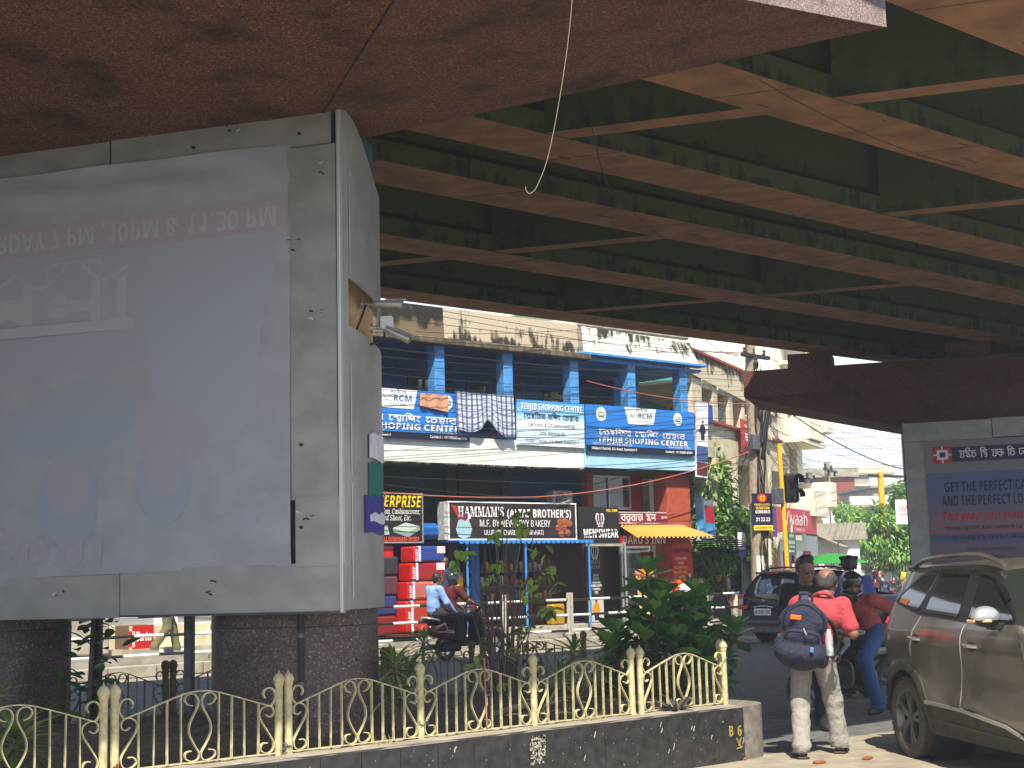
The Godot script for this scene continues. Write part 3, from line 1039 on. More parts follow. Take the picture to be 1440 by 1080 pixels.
func cctv(at: Vector3, turn: float) -> void:
	var tf := Transform3D(Basis(Vector3.UP, turn), at)
	var spots := [[V3(0.0, 3.74, -0.63), 0.18, "white bullet security camera on the bare patch of the near pier, upper of two"], [V3(0.07, 3.55, -0.66), -0.55, "white bullet security camera under the junction box, lower of two"]]
	for k in 2:
		var p: Vector3 = tf * (spots[k][0] as Vector3)
		var c := thing("security_camera", spots[k][2], "security camera", p, -0.72, "cameras on the near pier")
		var d := V3(1, -0.06 if k == 0 else -0.5, 0.1).normalized()
		var b := MB.new()
		b.tube([d * 0.02, d * 0.21], 0.032, 14)
		obj("body", b, M.silver, c)
		b = MB.new()
		b.tube([d * 0.205, d * 0.235], [0.036, 0.036], 14, false)
		b.tube([d * 0.10 + V3(0, 0.034, 0), d * 0.26 + V3(0, 0.036, 0)], 0.012, 6)
		obj("sun_shield", b, M.silver, c)
		b = MB.new()
		b.tube([d * 0.212, d * 0.216], 0.027, 14)
		obj("lens", b, M.black, c)
		b = MB.new()
		b.tube(catmull([V3(-0.09, 0.0, 0), V3(-0.04, 0.0, 0), d * 0.06 + V3(0, -0.02, 0)], 4), 0.012, 8)
		b.tube([V3(-0.095, 0, 0), V3(-0.08, 0, 0)], 0.035, 10)
		obj("bracket", b, M.silver, c)
	var j := thing("junction_box", "grey plastic junction box between the two security cameras on the near pier", "junction box", tf * V3(0.085, 3.58, -0.70), -0.72)
	put_box("box_body", Vector3.ZERO, V3(0.10, 0.13, 0.06), M.silver, j, 0.01)
	put_box("lid", V3(0, 0, 0.038), V3(0.092, 0.122, 0.012), M.silver, j)
	var b := MB.new()
	b.tube(catmull([V3(-0.05, 3.73, -0.60), V3(-0.06, 3.60, -0.52), V3(-0.09, 3.48, -0.47)], 5), 0.009, 6)
	b.tube(catmull([V3(0.08, 3.52, -0.66), V3(0.07, 3.44, -0.64), V3(-0.02, 3.40, -0.52)], 5), 0.009, 6)
	tag(obj("camera_cable", b, M.wire, null, tf), "black cables looping down from the cameras on the near pier", "cable")

func pier_far() -> void:
	var t := thing("flyover_pier", "dark brown flyover pier with tapering cap end, standing behind the parked grey car", "pier")
	var a := cdir(23.29, 19.99, 0.0)
	var e := cdir(23.29, 19.99, -16.0)
	var px := V2(0.843, 0.537)
	var w := 2.6
	var b := MB.new()
	var top := 5.86
	var f := func(p: Vector2, k: float, h: float) -> Vector3: return P(p.x + px.x * k, h, p.y + px.y * k)
	b.quad(f.call(a, 0, 5.30), f.call(e, 0, 5.24), f.call(e, 0, top), f.call(a, 0, top))
	b.quad(f.call(a, 0, 5.30), f.call(a, 0, top), f.call(a, w, top), f.call(a, w, 5.30))
	b.quad(f.call(a, w, 5.30), f.call(e, w, 5.24), f.call(e, w, top), f.call(a, w, top))
	b.quad(f.call(e, 0, 5.24), f.call(e, w, 5.24), f.call(e, w, top), f.call(e, 0, top))
	b.quad(f.call(a, 0, top), f.call(e, 0, top), f.call(e, w, top), f.call(a, w, top))
	var cap := obj("pier_cap", b, M.pebble, t)
	var m := cdir(23.29, 19.99, -3.25)
	var m2 := cdir(23.29, 19.99, -12.0)
	b = MB.new()
	b.quad(f.call(a, 0.04, 5.30), f.call(a, w - 0.04, 5.30), f.call(m, w - 0.3, 4.50), f.call(m, 0.3, 4.50))
	b.quad(f.call(m, 0.3, 4.50), f.call(m, w - 0.3, 4.50), f.call(m2, w - 0.3, 4.50), f.call(m2, 0.3, 4.50))
	b.quad(f.call(m2, 0.3, 4.50), f.call(m2, w - 0.3, 4.50), f.call(e, w - 0.04, 5.24), f.call(e, 0.04, 5.24))
	for k in [[0.04, 0.3], [w - 0.04, w - 0.3]]:
		b.tri(f.call(a, k[0], 5.30), f.call(m, k[1], 4.50), f.call(m, k[0], 5.28))
		b.quad(f.call(m, k[1], 4.50), f.call(m2, k[1], 4.50), f.call(m2, k[0], 5.27), f.call(m, k[0], 5.28))
		b.tri(f.call(m2, k[1], 4.50), f.call(e, k[0], 5.24), f.call(m2, k[0], 5.27))
	obj("haunch", b, M.pebble, cap)
	for s in [[0.77, 2.0], [4.06, 5.2], [7.2, 8.3], [9.9, 11.0], [12.8, 13.9]]:
		var c := cdir(23.29, 19.99, -(s[0] + s[1]) / 2)
		b = MB.new()
		b.box(P(c.x + px.x * 0.75, (top + HG) / 2, c.y + px.y * 0.75), V3(1.05, HG - top - 0.01, 0.9), Basis(Vector3.UP, atan2(0.537, 0.843)))
		obj("bearing_pedestal", b, M.pebble, cap)
	for s in [-3.9, -8.3]:
		var c := cdir(23.29, 19.99, s)
		b = MB.new()
		stadium(b, c.x + px.x * 1.3, c.y + px.y * 1.3, 0.6, -1.6 if s < -5 else -1.6, 0.0, 4.5)
		obj("column", b, M.granite_brown, t)
	far_hoarding()

func gradient_mat(stops: Array) -> StandardMaterial3D:
	var g := Gradient.new()
	var off := PackedFloat32Array()
	var cols := PackedColorArray()
	for k in stops:
		off.append(k[0])
		cols.append(k[1])
	g.offsets = off
	g.colors = cols
	var gt := GradientTexture2D.new()
	gt.gradient = g
	gt.fill_from = V2(0, 0)
	gt.fill_to = V2(0, 1)
	gt.width = 16
	gt.height = 256
	var m := StandardMaterial3D.new()
	m.albedo_texture = gt
	m.roughness = 0.5
	m.texture_repeat = false
	return m

func far_hoarding() -> void:
	var at := P(23.287, 0, 19.994)
	var turn := -atan2(0.843, 0.537)
	var t := thing("hoarding", "hoarding frame of grey aluminium sheets round the far pier behind the grey car", "hoarding", at, turn)
	sheet("top_panel", 3.25, 4.14, 4.98, 4.52, 0.25, M.alu, t)
	sheet("top_panel", 5.0, 4.16, 9.0, 4.54, 0.25, M.alu, t)
	sheet("side_panel", 3.26, 0.5, 3.66, 4.13, 0.24, M.alu, t)
	sheet("bottom_panel", 3.26, 0.2, 9.0, 0.5, 0.24, M.alu, t)
	put_box("back_board", V3(6.1, 2.4, 0.12), V3(5.7, 4.2, 0.05), M.steel, t)
	put_box("end_sheet", V3(3.25, 2.4, -0.35), V3(0.03, 4.2, 1.1), M.steel, t)
	var p := thing("poster", "bank car-loan poster with pink and blue dusk print on the far hoarding", "poster", at, turn)
	var b := MB.new()
	b.quad(V3(3.65, 0.52, 0.262), V3(8.9, 0.52, 0.262), V3(8.9, 4.13, 0.262), V3(3.65, 4.13, 0.262))
	obj("paper", b, mat(Color(0.54, 0.535, 0.55), 0.5), p)
	b = MB.new()
	b.quad(V3(3.66, 0.55, 0.266), V3(8.9, 0.55, 0.266), V3(8.9, 3.48, 0.266), V3(3.66, 3.48, 0.266))
	obj("printed_dusk", b, gradient_mat([[0.0, Color(0.36, 0.42, 0.63)], [0.16, Color(0.38, 0.41, 0.58)], [0.34, Color(0.54, 0.43, 0.50)], [0.42, Color(0.60, 0.38, 0.44)], [0.435, Color(0.28, 0.33, 0.52)], [0.50, Color(0.46, 0.41, 0.51)], [0.62, Color(0.45, 0.34, 0.41)], [0.76, Color(0.14, 0.15, 0.32)], [1.0, Color(0.08, 0.09, 0.22)]]), p)
	put_box("logo_field", V3(4.83, 3.84, 0.27), V3(2.02, 0.30, 0.006), mat(Color(0.10, 0.10, 0.34), 0.5), p)
	put_box("emblem_red", V3(4.0, 3.84, 0.275), V3(0.36, 0.34, 0.006), mat(Color(0.80, 0.12, 0.14), 0.5), p)
	put_box("emblem_bar", V3(4.0, 3.84, 0.279), V3(0.36, 0.03, 0.006), M.letter_white, p)
	put_box("emblem_bar", V3(4.0, 3.84, 0.2795), V3(0.03, 0.34, 0.0055), M.letter_white, p)
	put_box("emblem_white", V3(4.0, 3.84, 0.283), V3(0.22, 0.20, 0.006), M.letter_white, p)
	put_box("emblem_centre", V3(4.0, 3.84, 0.287), V3(0.11, 0.10, 0.006), mat(Color(0.10, 0.10, 0.34), 0.5), p)
	script_part(p, "EIC iD EF iC eBK", 0.17, 1.46, V3(5.05, 3.83, 0.278), M.letter_white, 1.3)
	lettering(p, "GET THE PERFECT CAR", 0.20, V3(4.82, 3.18, 0.272), M.letter_navy, 1.65)
	lettering(p, "AND THE PERFECT LOAN", 0.20, V3(4.82, 2.90, 0.272), M.letter_navy, 1.78)
	lettering(p, "The way you want it", 0.17, V3(4.82, 2.60, 0.272), M.letter_red, 1.80, true, false, 0.18)
	lettering(p, "Introducing HDFC Bank Custom-fit Car Loans", 0.075, V3(4.82, 2.36, 0.272), M.letter_navy, 1.72)
	lettering(p, "EMI starting at Rs. 1,876 Rs. 1,234 /Lakh*", 0.075, V3(4.82, 2.16, 0.272), M.letter_navy, 1.5)
	lettering(p, "Flexible Repayment Options", 0.07, V3(4.82, 1.93, 0.272), M.letter_navy, 0.92, false)
	lettering(p, "Step-up/Balloon", 0.07, V3(4.82, 1.77, 0.272), M.letter_navy, 0.54, false)
	lettering(p, "Zero Foreclosure Charges", 0.07, V3(4.82, 1.52, 0.272), M.letter_navy, 0.86, false)
	put_box("red_strip", V3(5.75, 1.22, 0.272), V3(1.3, 0.17, 0.006), M.letter_red, p)
	lettering(p, "Talk to our", 0.11, V3(5.62, 1.22, 0.278), M.letter_white, 0.72, false)

# ---------- planter strip under the flyover and its railings
const TOP := 0.455

func median() -> void:
	var t := thing("planter", "long low planter wall clad in scuffed black granite slabs under the cream fence", "planter")
	for i in 24:
		var x := 9.49 - (i + 0.5) * 0.327
		var b := MB.new()
		b.cbox(P(x, TOP / 2 - 0.004, 8.326 + rr(-0.002, 0.002)), V3(0.322, TOP - 0.012, 0.016), 0.003)
		obj("granite_slab", b, M.black_granite, t)
	var b := MB.new()
	b.box(P(2.0, TOP / 2, 8.49), V3(15.0, TOP, 0.30))
	obj("core", b, M.concrete, t)
	b = MB.new()
	b.surf(90, 5, func(s: float, q: float) -> Vector3:
		var u := lerpf(-5.5, 9.5, s)
		var edge := 0.012 * sin(u * 9.0) + 0.01 * sin(u * 23.0)
		return P(u, TOP + 0.004 + (0.006 * sin(u * 13.0 + q * 3.0) if q > 0.1 else -0.002), lerpf(8.325 + absf(edge), 8.70, q)))
	obj("coping", b, M.dusty, t)
	b = MB.new()
	var o := []
	o.append(V2(9.50, 8.335))
	for k in 9:
		var a := -PI / 2 + PI / 2 * k / 8
		o.append(V2(9.62 + 0.34 * cos(a), 8.675 + 0.34 * sin(a)))
	o.append(V2(9.98, 9.0))
	o.append(V2(11.25, 11.55))
	for k in 9:
		var a := PI / 2 * k / 8
		o.append(V2(10.95 + 0.30 * cos(a), 11.55 + 0.30 * sin(a)))
	o.append(V2(-5.5, 11.85))
	o.append(V2(-5.5, 11.60))
	o.append(V2(10.92, 11.60))
	o.append(V2(9.66, 9.02))
	o.append(V2(9.62, 8.70))
	o.append(V2(9.50, 8.70))
	var pr := []
	for q in o:
		pr.append(V2(q.x, q.y))
	b.prism(pr, TOP - 0.005, Transform3D(Basis(V3(1, 0, 0), V3(0, 0, -1), V3(0, 1, 0)), Vector3.ZERO))
	obj("rounded_end", b, rough_mat(lin(0.10, 0.095, 0.085), lin(0.24, 0.22, 0.19), 0.7, 0.9, 2.0, 0.015, 41), t)
	var ym := mat(Color(0.62, 0.55, 0.26), 0.8)
	var wm := mat(Color(0.68, 0.66, 0.60), 0.8)
	var tr := TX(P(0, 0, 8.316))
	lettering(t, "B", 0.085, P(9.315, 0.26, 8.313), ym, 0.05, true)
	lettering(t, "6", 0.085, P(9.425, 0.255, 8.313), ym, 0.05, true)
	b = MB.new()
	b.line2d([V2(9.38, 0.20), V2(9.41, 0.15), V2(9.44, 0.11)], 0.012, 0.003)
	b.line2d([V2(9.44, 0.20), V2(9.40, 0.13), V2(9.37, 0.11), V2(9.45, 0.12)], 0.012, 0.004)
	obj("painted_mark", b, ym, t, tr)
	for k in [[7.735, 0.372], [8.47, 0.386], [8.475, 0.34], [8.83, 0.33], [8.86, 0.32], [9.073, 0.231], [7.622, 0.205], [6.367, 0.387], [8.61, 0.20], [8.55, 0.17], [9.46, 0.17]]:
		b = MB.new()
		var l := rr(0.03, 0.06)
		b.line2d([V2(k[0] + 0.01, k[1] + l / 2), V2(k[0] + rr(-0.01, 0.01), k[1]), V2(k[0] - 0.006, k[1] - l / 2)], rr(0.006, 0.013), 0.003)
		obj("paint_drip", b, wm, t, tr)
	b = MB.new()
	for i in 240:
		var big := i < 90
		var x := 7.15 + rr(-0.07, 0.07) if big else rr(4.6, 9.5)
		var y := 0.31 + rr(-0.10, 0.10) if big else rr(0.03, 0.43)
		var r := rr(0.004, 0.017) if big else rr(0.002, 0.006)
		var pts := []
		for k in 5:
			var a := TAU * k / 5 + rr(-0.4, 0.4)
			pts.append(V3(x + cos(a) * r * rr(0.5, 1.2), y + sin(a) * r * rr(0.5, 1.4), 0.0032))
		for k in range(1, 4):
			b.tri(pts[0], pts[k], pts[k + 1])
	obj("scraped_notice", b, wm, t, tr)
	b = MB.new()
	var nz := FastNoiseLite.new()
	nz.seed = 4
	nz.frequency = 1.3
	var hf := func(u: float, v: float) -> float:
		var m := 0.16 * exp(-pow((u - 5.2) / 4.0, 2) - pow((v - 10.3) / 1.3, 2))
		return 0.425 + m * smoothstep(8.6, 9.4, v) + 0.035 * nz.get_noise_2d(u * 2, v * 2) + 0.02 * nz.get_noise_2d(u * 9, v * 9)
	b.surf(150, 34, func(s: float, q: float) -> Vector3:
		var v := lerpf(8.64, 11.61, q)
		var u := lerpf(-5.5, 9.63 + 0.5 * maxf(0.0, v - 9.0), s)
		return P(u, hf.call(u, v), v))
	struct("soil", b, M.soil)
	b = MB.new()
	for i in 2600:
		var u := rr(1.0, 9.6)
		var v := rr(8.68, 11.5)
		var h: float = hf.call(u, v)
		var a := rr(0, TAU)
		var l := rr(0.03, 0.11)
		var p := P(u, h - 0.004, v)
		var d := V3(cos(a), rr(0.1, 0.9), sin(a)) * l
		var w := V3(-sin(a), 0, cos(a)) * 0.004
		b.col = lin(0.16, 0.12, 0.07).lerp(lin(0.09, 0.09, 0.04), rr(0, 1)).srgb_to_linear()
		b.tri(p - w, p + w, p + d)
	var gm := mat(Color.WHITE, 0.9)
	gm.vertex_color_use_as_albedo = true
	var g := obj("dry_grass", b, gm)
	g.set_meta("kind", "stuff")
	tag(g, "dry grass and twigs scattered over the planter soil", "dry grass")
	b = MB.new()
	b.cbox(Vector3.ZERO, V3(0.36, 0.05, 0.22), 0.012, Basis(Vector3.UP, 0.4) * Basis(Vector3.RIGHT, -0.35))
	tag(obj("broken_slab", b, M.dusty, null, TX(P(7.75, 0.50, 9.35))), "broken beige slab lying on soil behind the cream fence", "slab")
	b = MB.new()
	for k in 9:
		b.ell(P(9.12 + rr(-0.5, 0.3), 0.47, 9.3 + rr(-0.5, 0.4)), V3(rr(0.02, 0.05), rr(0.015, 0.03), rr(0.02, 0.05)), 7)
	var st := obj("gravel", b, M.concrete)
	st.set_meta("kind", "stuff")
	tag(st, "loose stones on the planter soil beside the last fence section", "gravel")

var fence_meshes := {}

func fence_parts() -> void:
	var z := V3(0, 0, 1)
	var half := [V3(-0.487, 0.332, 0), V3(-0.42, 0.352, 0), V3(-0.30, 0.392, 0), V3(-0.20, 0.425, 0), V3(-0.10, 0.455, 0), V3(0, 0.466, 0)]
	var curl := [V3(-0.45, 0.385, 0), V3(-0.437, 0.415, 0), V3(-0.455, 0.444, 0), V3(-0.49, 0.450, 0), V3(-0.52, 0.42, 0), V3(-0.523, 0.375, 0), V3(-0.505, 0.345, 0)]
	var mirror := func(a: Array) -> Array:
		var o := []
		for p in a:
			o.append(V3(-p.x, p.y, p.z))
		return o
	var right: Array = mirror.call(curl + half.slice(0, 5))
	right.reverse()
	var b := MB.new()
	b.bar(catmull(curl + half + right, 4), 0.024, 0.007, z)
	fence_meshes.top_rail = b.mesh()
	b = MB.new()
	b.bar([V3(-0.535, 0.018, 0), V3(0.535, 0.018, 0)], 0.024, 0.007, z)
	fence_meshes.bottom_rail = b.mesh()
	for k in 4:
		var x: float = [0.125, 0.215, 0.305, 0.40][k]
		var y: float = [0.444, 0.416, 0.387, 0.356][k]
		b = MB.new()
		b.bar([V3(0, 0.02, 0), V3(0, y, 0)], 0.022, 0.006, z)
		fence_meshes["bar%d" % k] = [b.mesh(), x]
	var lyre := [V3(-0.052, 0.375, 0), V3(-0.085, 0.385, 0), V3(-0.105, 0.418, 0), V3(-0.08, 0.448, 0), V3(-0.035, 0.445, 0), V3(-0.012, 0.405, 0), V3(-0.022, 0.355, 0), V3(-0.066, 0.27, 0), V3(-0.072, 0.20, 0), V3(-0.038, 0.125, 0), V3(-0.008, 0.075, 0), V3(-0.014, 0.035, 0), V3(-0.055, 0.024, 0), V3(-0.098, 0.046, 0), V3(-0.095, 0.082, 0), V3(-0.06, 0.09, 0)]
	b = MB.new()
	b.bar(catmull(lyre, 4), 0.024, 0.006, z)
	fence_meshes.lyre_l = b.mesh()
	b = MB.new()
	b.bar(catmull(mirror.call(lyre), 4), 0.024, 0.006, z)
	fence_meshes.lyre_r = b.mesh()
	var ess := [V3(-0.455, 0.275, 0), V3(-0.485, 0.258, 0), V3(-0.512, 0.282, 0), V3(-0.50, 0.322, 0), V3(-0.455, 0.332, 0), V3(-0.412, 0.30, 0), V3(-0.415, 0.25, 0), V3(-0.465, 0.17, 0), V3(-0.51, 0.09, 0), V3(-0.50, 0.038, 0), V3(-0.455, 0.024, 0), V3(-0.416, 0.05, 0), V3(-0.43, 0.088, 0), V3(-0.465, 0.09, 0)]
	b = MB.new()
	b.bar(catmull(ess, 4), 0.024, 0.006, z)
	fence_meshes.ess_l = b.mesh()
	b = MB.new()
	b.bar(catmull(mirror.call(ess), 4), 0.024, 0.006, z)
	fence_meshes.ess_r = b.mesh()
	b = MB.new()
	b.lathe([V2(0.027, 0), V2(0.026, 0.455), V2(0.031, 0.470), V2(0.034, 0.486), V2(0.036, 0.492), V2(0.040, 0.500), V2(0.038, 0.516), V2(0.024, 0.540), V2(0.010, 0.549), V2(0.005, 0.556), V2(0.004, 0.566), V2(0.0, 0.570)], 14)
	fence_meshes.post = b.mesh()
	b = MB.new()
	b.lathe([V2(0.030, 0), V2(0.029, 0.44), V2(0.034, 0.455), V2(0.029, 0.47), V2(0.038, 0.49), V2(0.040, 0.51), V2(0.032, 0.535), V2(0.014, 0.55), V2(0.0, 0.552)], 12)
	fence_meshes.post_round = b.mesh()

func fence_section(m: Material, label: String, group: String, mid: Vector3, width: float, post_l: bool, post_r: bool, post_mesh: String) -> void:
	var t := thing("fence_section", label, "fence", mid, 0.0, group)
	var k := width / 1.09
	var sc := Transform3D(Basis(V3(k, 0, 0), V3(0, 1, 0), V3(0, 0, 1)), Vector3.ZERO)
	for q in ["top_rail", "bottom_rail"]:
		obj(q, fence_meshes[q], m, t, sc)
	for i in 4:
		for sg in [-1, 1]:
			var f = fence_meshes["bar%d" % i]
			obj("bar", f[0], m, t, Transform3D(Basis(Vector3.UP, rr(-0.2, 0.2)) * Basis(Vector3.BACK, rr(-0.012, 0.012)), V3(sg * f[1] * k + rr(-0.002, 0.002), 0, 0)))
	for q in ["lyre_l", "lyre_r", "ess_l", "ess_r"]:
		obj("scroll", fence_meshes[q], m, t, sc)
	if post_l:
		obj("post", fence_meshes[post_mesh], m, t, Transform3D(Basis(Vector3.BACK, rr(-0.012, 0.012)), V3(-width / 2 - 0.002, -0.005, 0)))
	if post_r:
		obj("post", fence_meshes[post_mesh], m, t, Transform3D(Basis(Vector3.BACK, rr(-0.012, 0.012)), V3(width / 2 + 0.002, -0.005, 0)))

func fences() -> void:
	fence_parts()
	var g := "cream wrought-iron fence sections along the near planter edge"
	var near := [[2.70, 3.81, true, true, "cream scrolled iron fence section in front of the dracaena in the near corner"],
		[3.89, 5.05, true, true, "cream scrolled fence section with a post rusted at its foot, below the hoarding"],
		[5.135, 6.236, true, true, "cream scrolled iron fence section in front of the brown pier column"],
		[6.236, 7.324, false, true, "cream scrolled iron fence section with a pink stick tied to it"],
		[7.324, 8.387, false, true, "cream scrolled iron fence section in front of yellow-striped dracaena and dry leaves"],
		[8.494, 9.52, true, true, "cream scrolled iron fence section in front of the big leafy bush, at the planter end"]]
	for n in near:
		fence_section(M.cream, n[4], g, P((n[0] + n[1]) / 2, TOP, 8.55), n[1] - n[0], n[2], n[3], "post")
	var t := thing("fence_post", "lone cream round post behind the last fence post at the planter end", "post", P(9.60, TOP, 8.66))
	obj("shaft", fence_meshes.post_round, M.cream, t)
	var b := MB.new()
	b.box(V3(0, 0.02, 0), V3(0.09, 0.012, 0.09))
	obj("base_plate", b, M.cream, t)
	t = thing("stick", "thin pinkish stick tied upright to the fence with twine", "stick", P(6.83, TOP, 8.52))
	put_tube("shaft", [Vector3.ZERO, V3(-0.015, 0.55, 0)], 0.007, mat(Color(0.62, 0.42, 0.36), 0.8), t)
	for q in [[4.0, 0.40, "green twine round the bar left of the near post pair"], [5.09, 0.05, "blue-grey twine knotted at the foot of the post pair before the column"], [6.24, 0.12, "blue twine knotted round the single post right of the column"], [9.5, 0.38, "green twine round the last fence post"], [6.83, 0.28, "pale twine holding the pinkish stick"]]:
		b = MB.new()
		var pts := []
		for k in 12:
			pts.append(V3(rr(-0.05, 0.05), rr(-0.03, 0.03), rr(-0.035, 0.04)))
		b.tube(catmull(pts, 4), 0.0028, 4)
		tag(obj("twine", b, mat(Color(0.20, 0.36, 0.36) if q[0] != 5.09 else Color(0.30, 0.32, 0.36), 0.8), null, TX(P(q[0], TOP + q[1], 8.53))), q[2], "twine", "twine tied to the fence")
	b = MB.new()
	for i in 40:
		var a := rr(-0.8, 2.2)
		var y := rr(0.0, 0.07) * rr(0.2, 1)
		var c := V3(sin(a) * 0.0285, y, cos(a) * 0.0285)
		var w := rr(0.004, 0.009)
		b.quad(c + V3(-w * cos(a), -w, w * sin(a)), c + V3(w * cos(a), -w, -w * sin(a)), c + V3(w * cos(a), w * 1.6, -w * sin(a)), c + V3(-w * cos(a), w * 1.2, w * sin(a)))
	var rust := obj("rust_patch", b, mat(Color(0.42, 0.17, 0.09), 0.9), get_node("fence_section_001"), TX(V3(-0.58, 0.0, 0)))
	var g2 := "dark olive fence sections along the far planter edge"
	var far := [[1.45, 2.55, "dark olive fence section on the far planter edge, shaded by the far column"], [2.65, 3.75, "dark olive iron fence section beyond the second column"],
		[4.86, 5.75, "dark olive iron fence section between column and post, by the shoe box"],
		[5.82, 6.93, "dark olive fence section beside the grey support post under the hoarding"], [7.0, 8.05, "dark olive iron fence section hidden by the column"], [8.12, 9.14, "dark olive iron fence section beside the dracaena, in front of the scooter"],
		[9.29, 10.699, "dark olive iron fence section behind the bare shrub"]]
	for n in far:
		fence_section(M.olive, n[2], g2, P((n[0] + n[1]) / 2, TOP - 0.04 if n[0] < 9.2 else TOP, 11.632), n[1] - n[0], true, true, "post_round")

# ---------- blue two-storey building across the street
const BV := 25.3

func win(parent: Node, x0: float, y0: float, x1: float, y1: float, v: float, frame: Material, pane: Material, bars := 2) -> Node3D:
	var w := Node3D.new()
	w.name = "window"
	parent.add_child(w, true)
	var b := MB.new()
	var ft := 0.06
	var c := P((x0 + x1) / 2, (y0 + y1) / 2, v)
	for k in [[x0 + ft / 2, y0, y1, 0], [x1 - ft / 2, y0, y1, 0]]:
		b.box(P(k[0], (y0 + y1) / 2, v), V3(ft, y1 - y0, 0.06))
	for y in [y0 + ft / 2, y1 - ft / 2]:
		b.box(P((x0 + x1) / 2, y, v + 0.001), V3(x1 - x0 - ft * 2, ft, 0.058))
	for k in range(1, bars):
		b.box(P(lerpf(x0, x1, float(k) / bars), (y0 + y1) / 2, v + 0.002), V3(0.04, y1 - y0 - ft * 2, 0.05))
	obj("frame", b, frame, w)
	for k in bars:
		b = MB.new()
		var a := lerpf(x0 + ft, x1 - ft, float(k) / bars)
		var e := lerpf(x0 + ft, x1 - ft, float(k + 1) / bars)
		b.quad(P(a, y0 + ft, v + 0.02), P(e, y0 + ft, v + 0.02), P(e, y1 - ft, v + 0.02), P(a, y1 - ft, v + 0.02))
		obj("pane", b, pane, w)
	return w

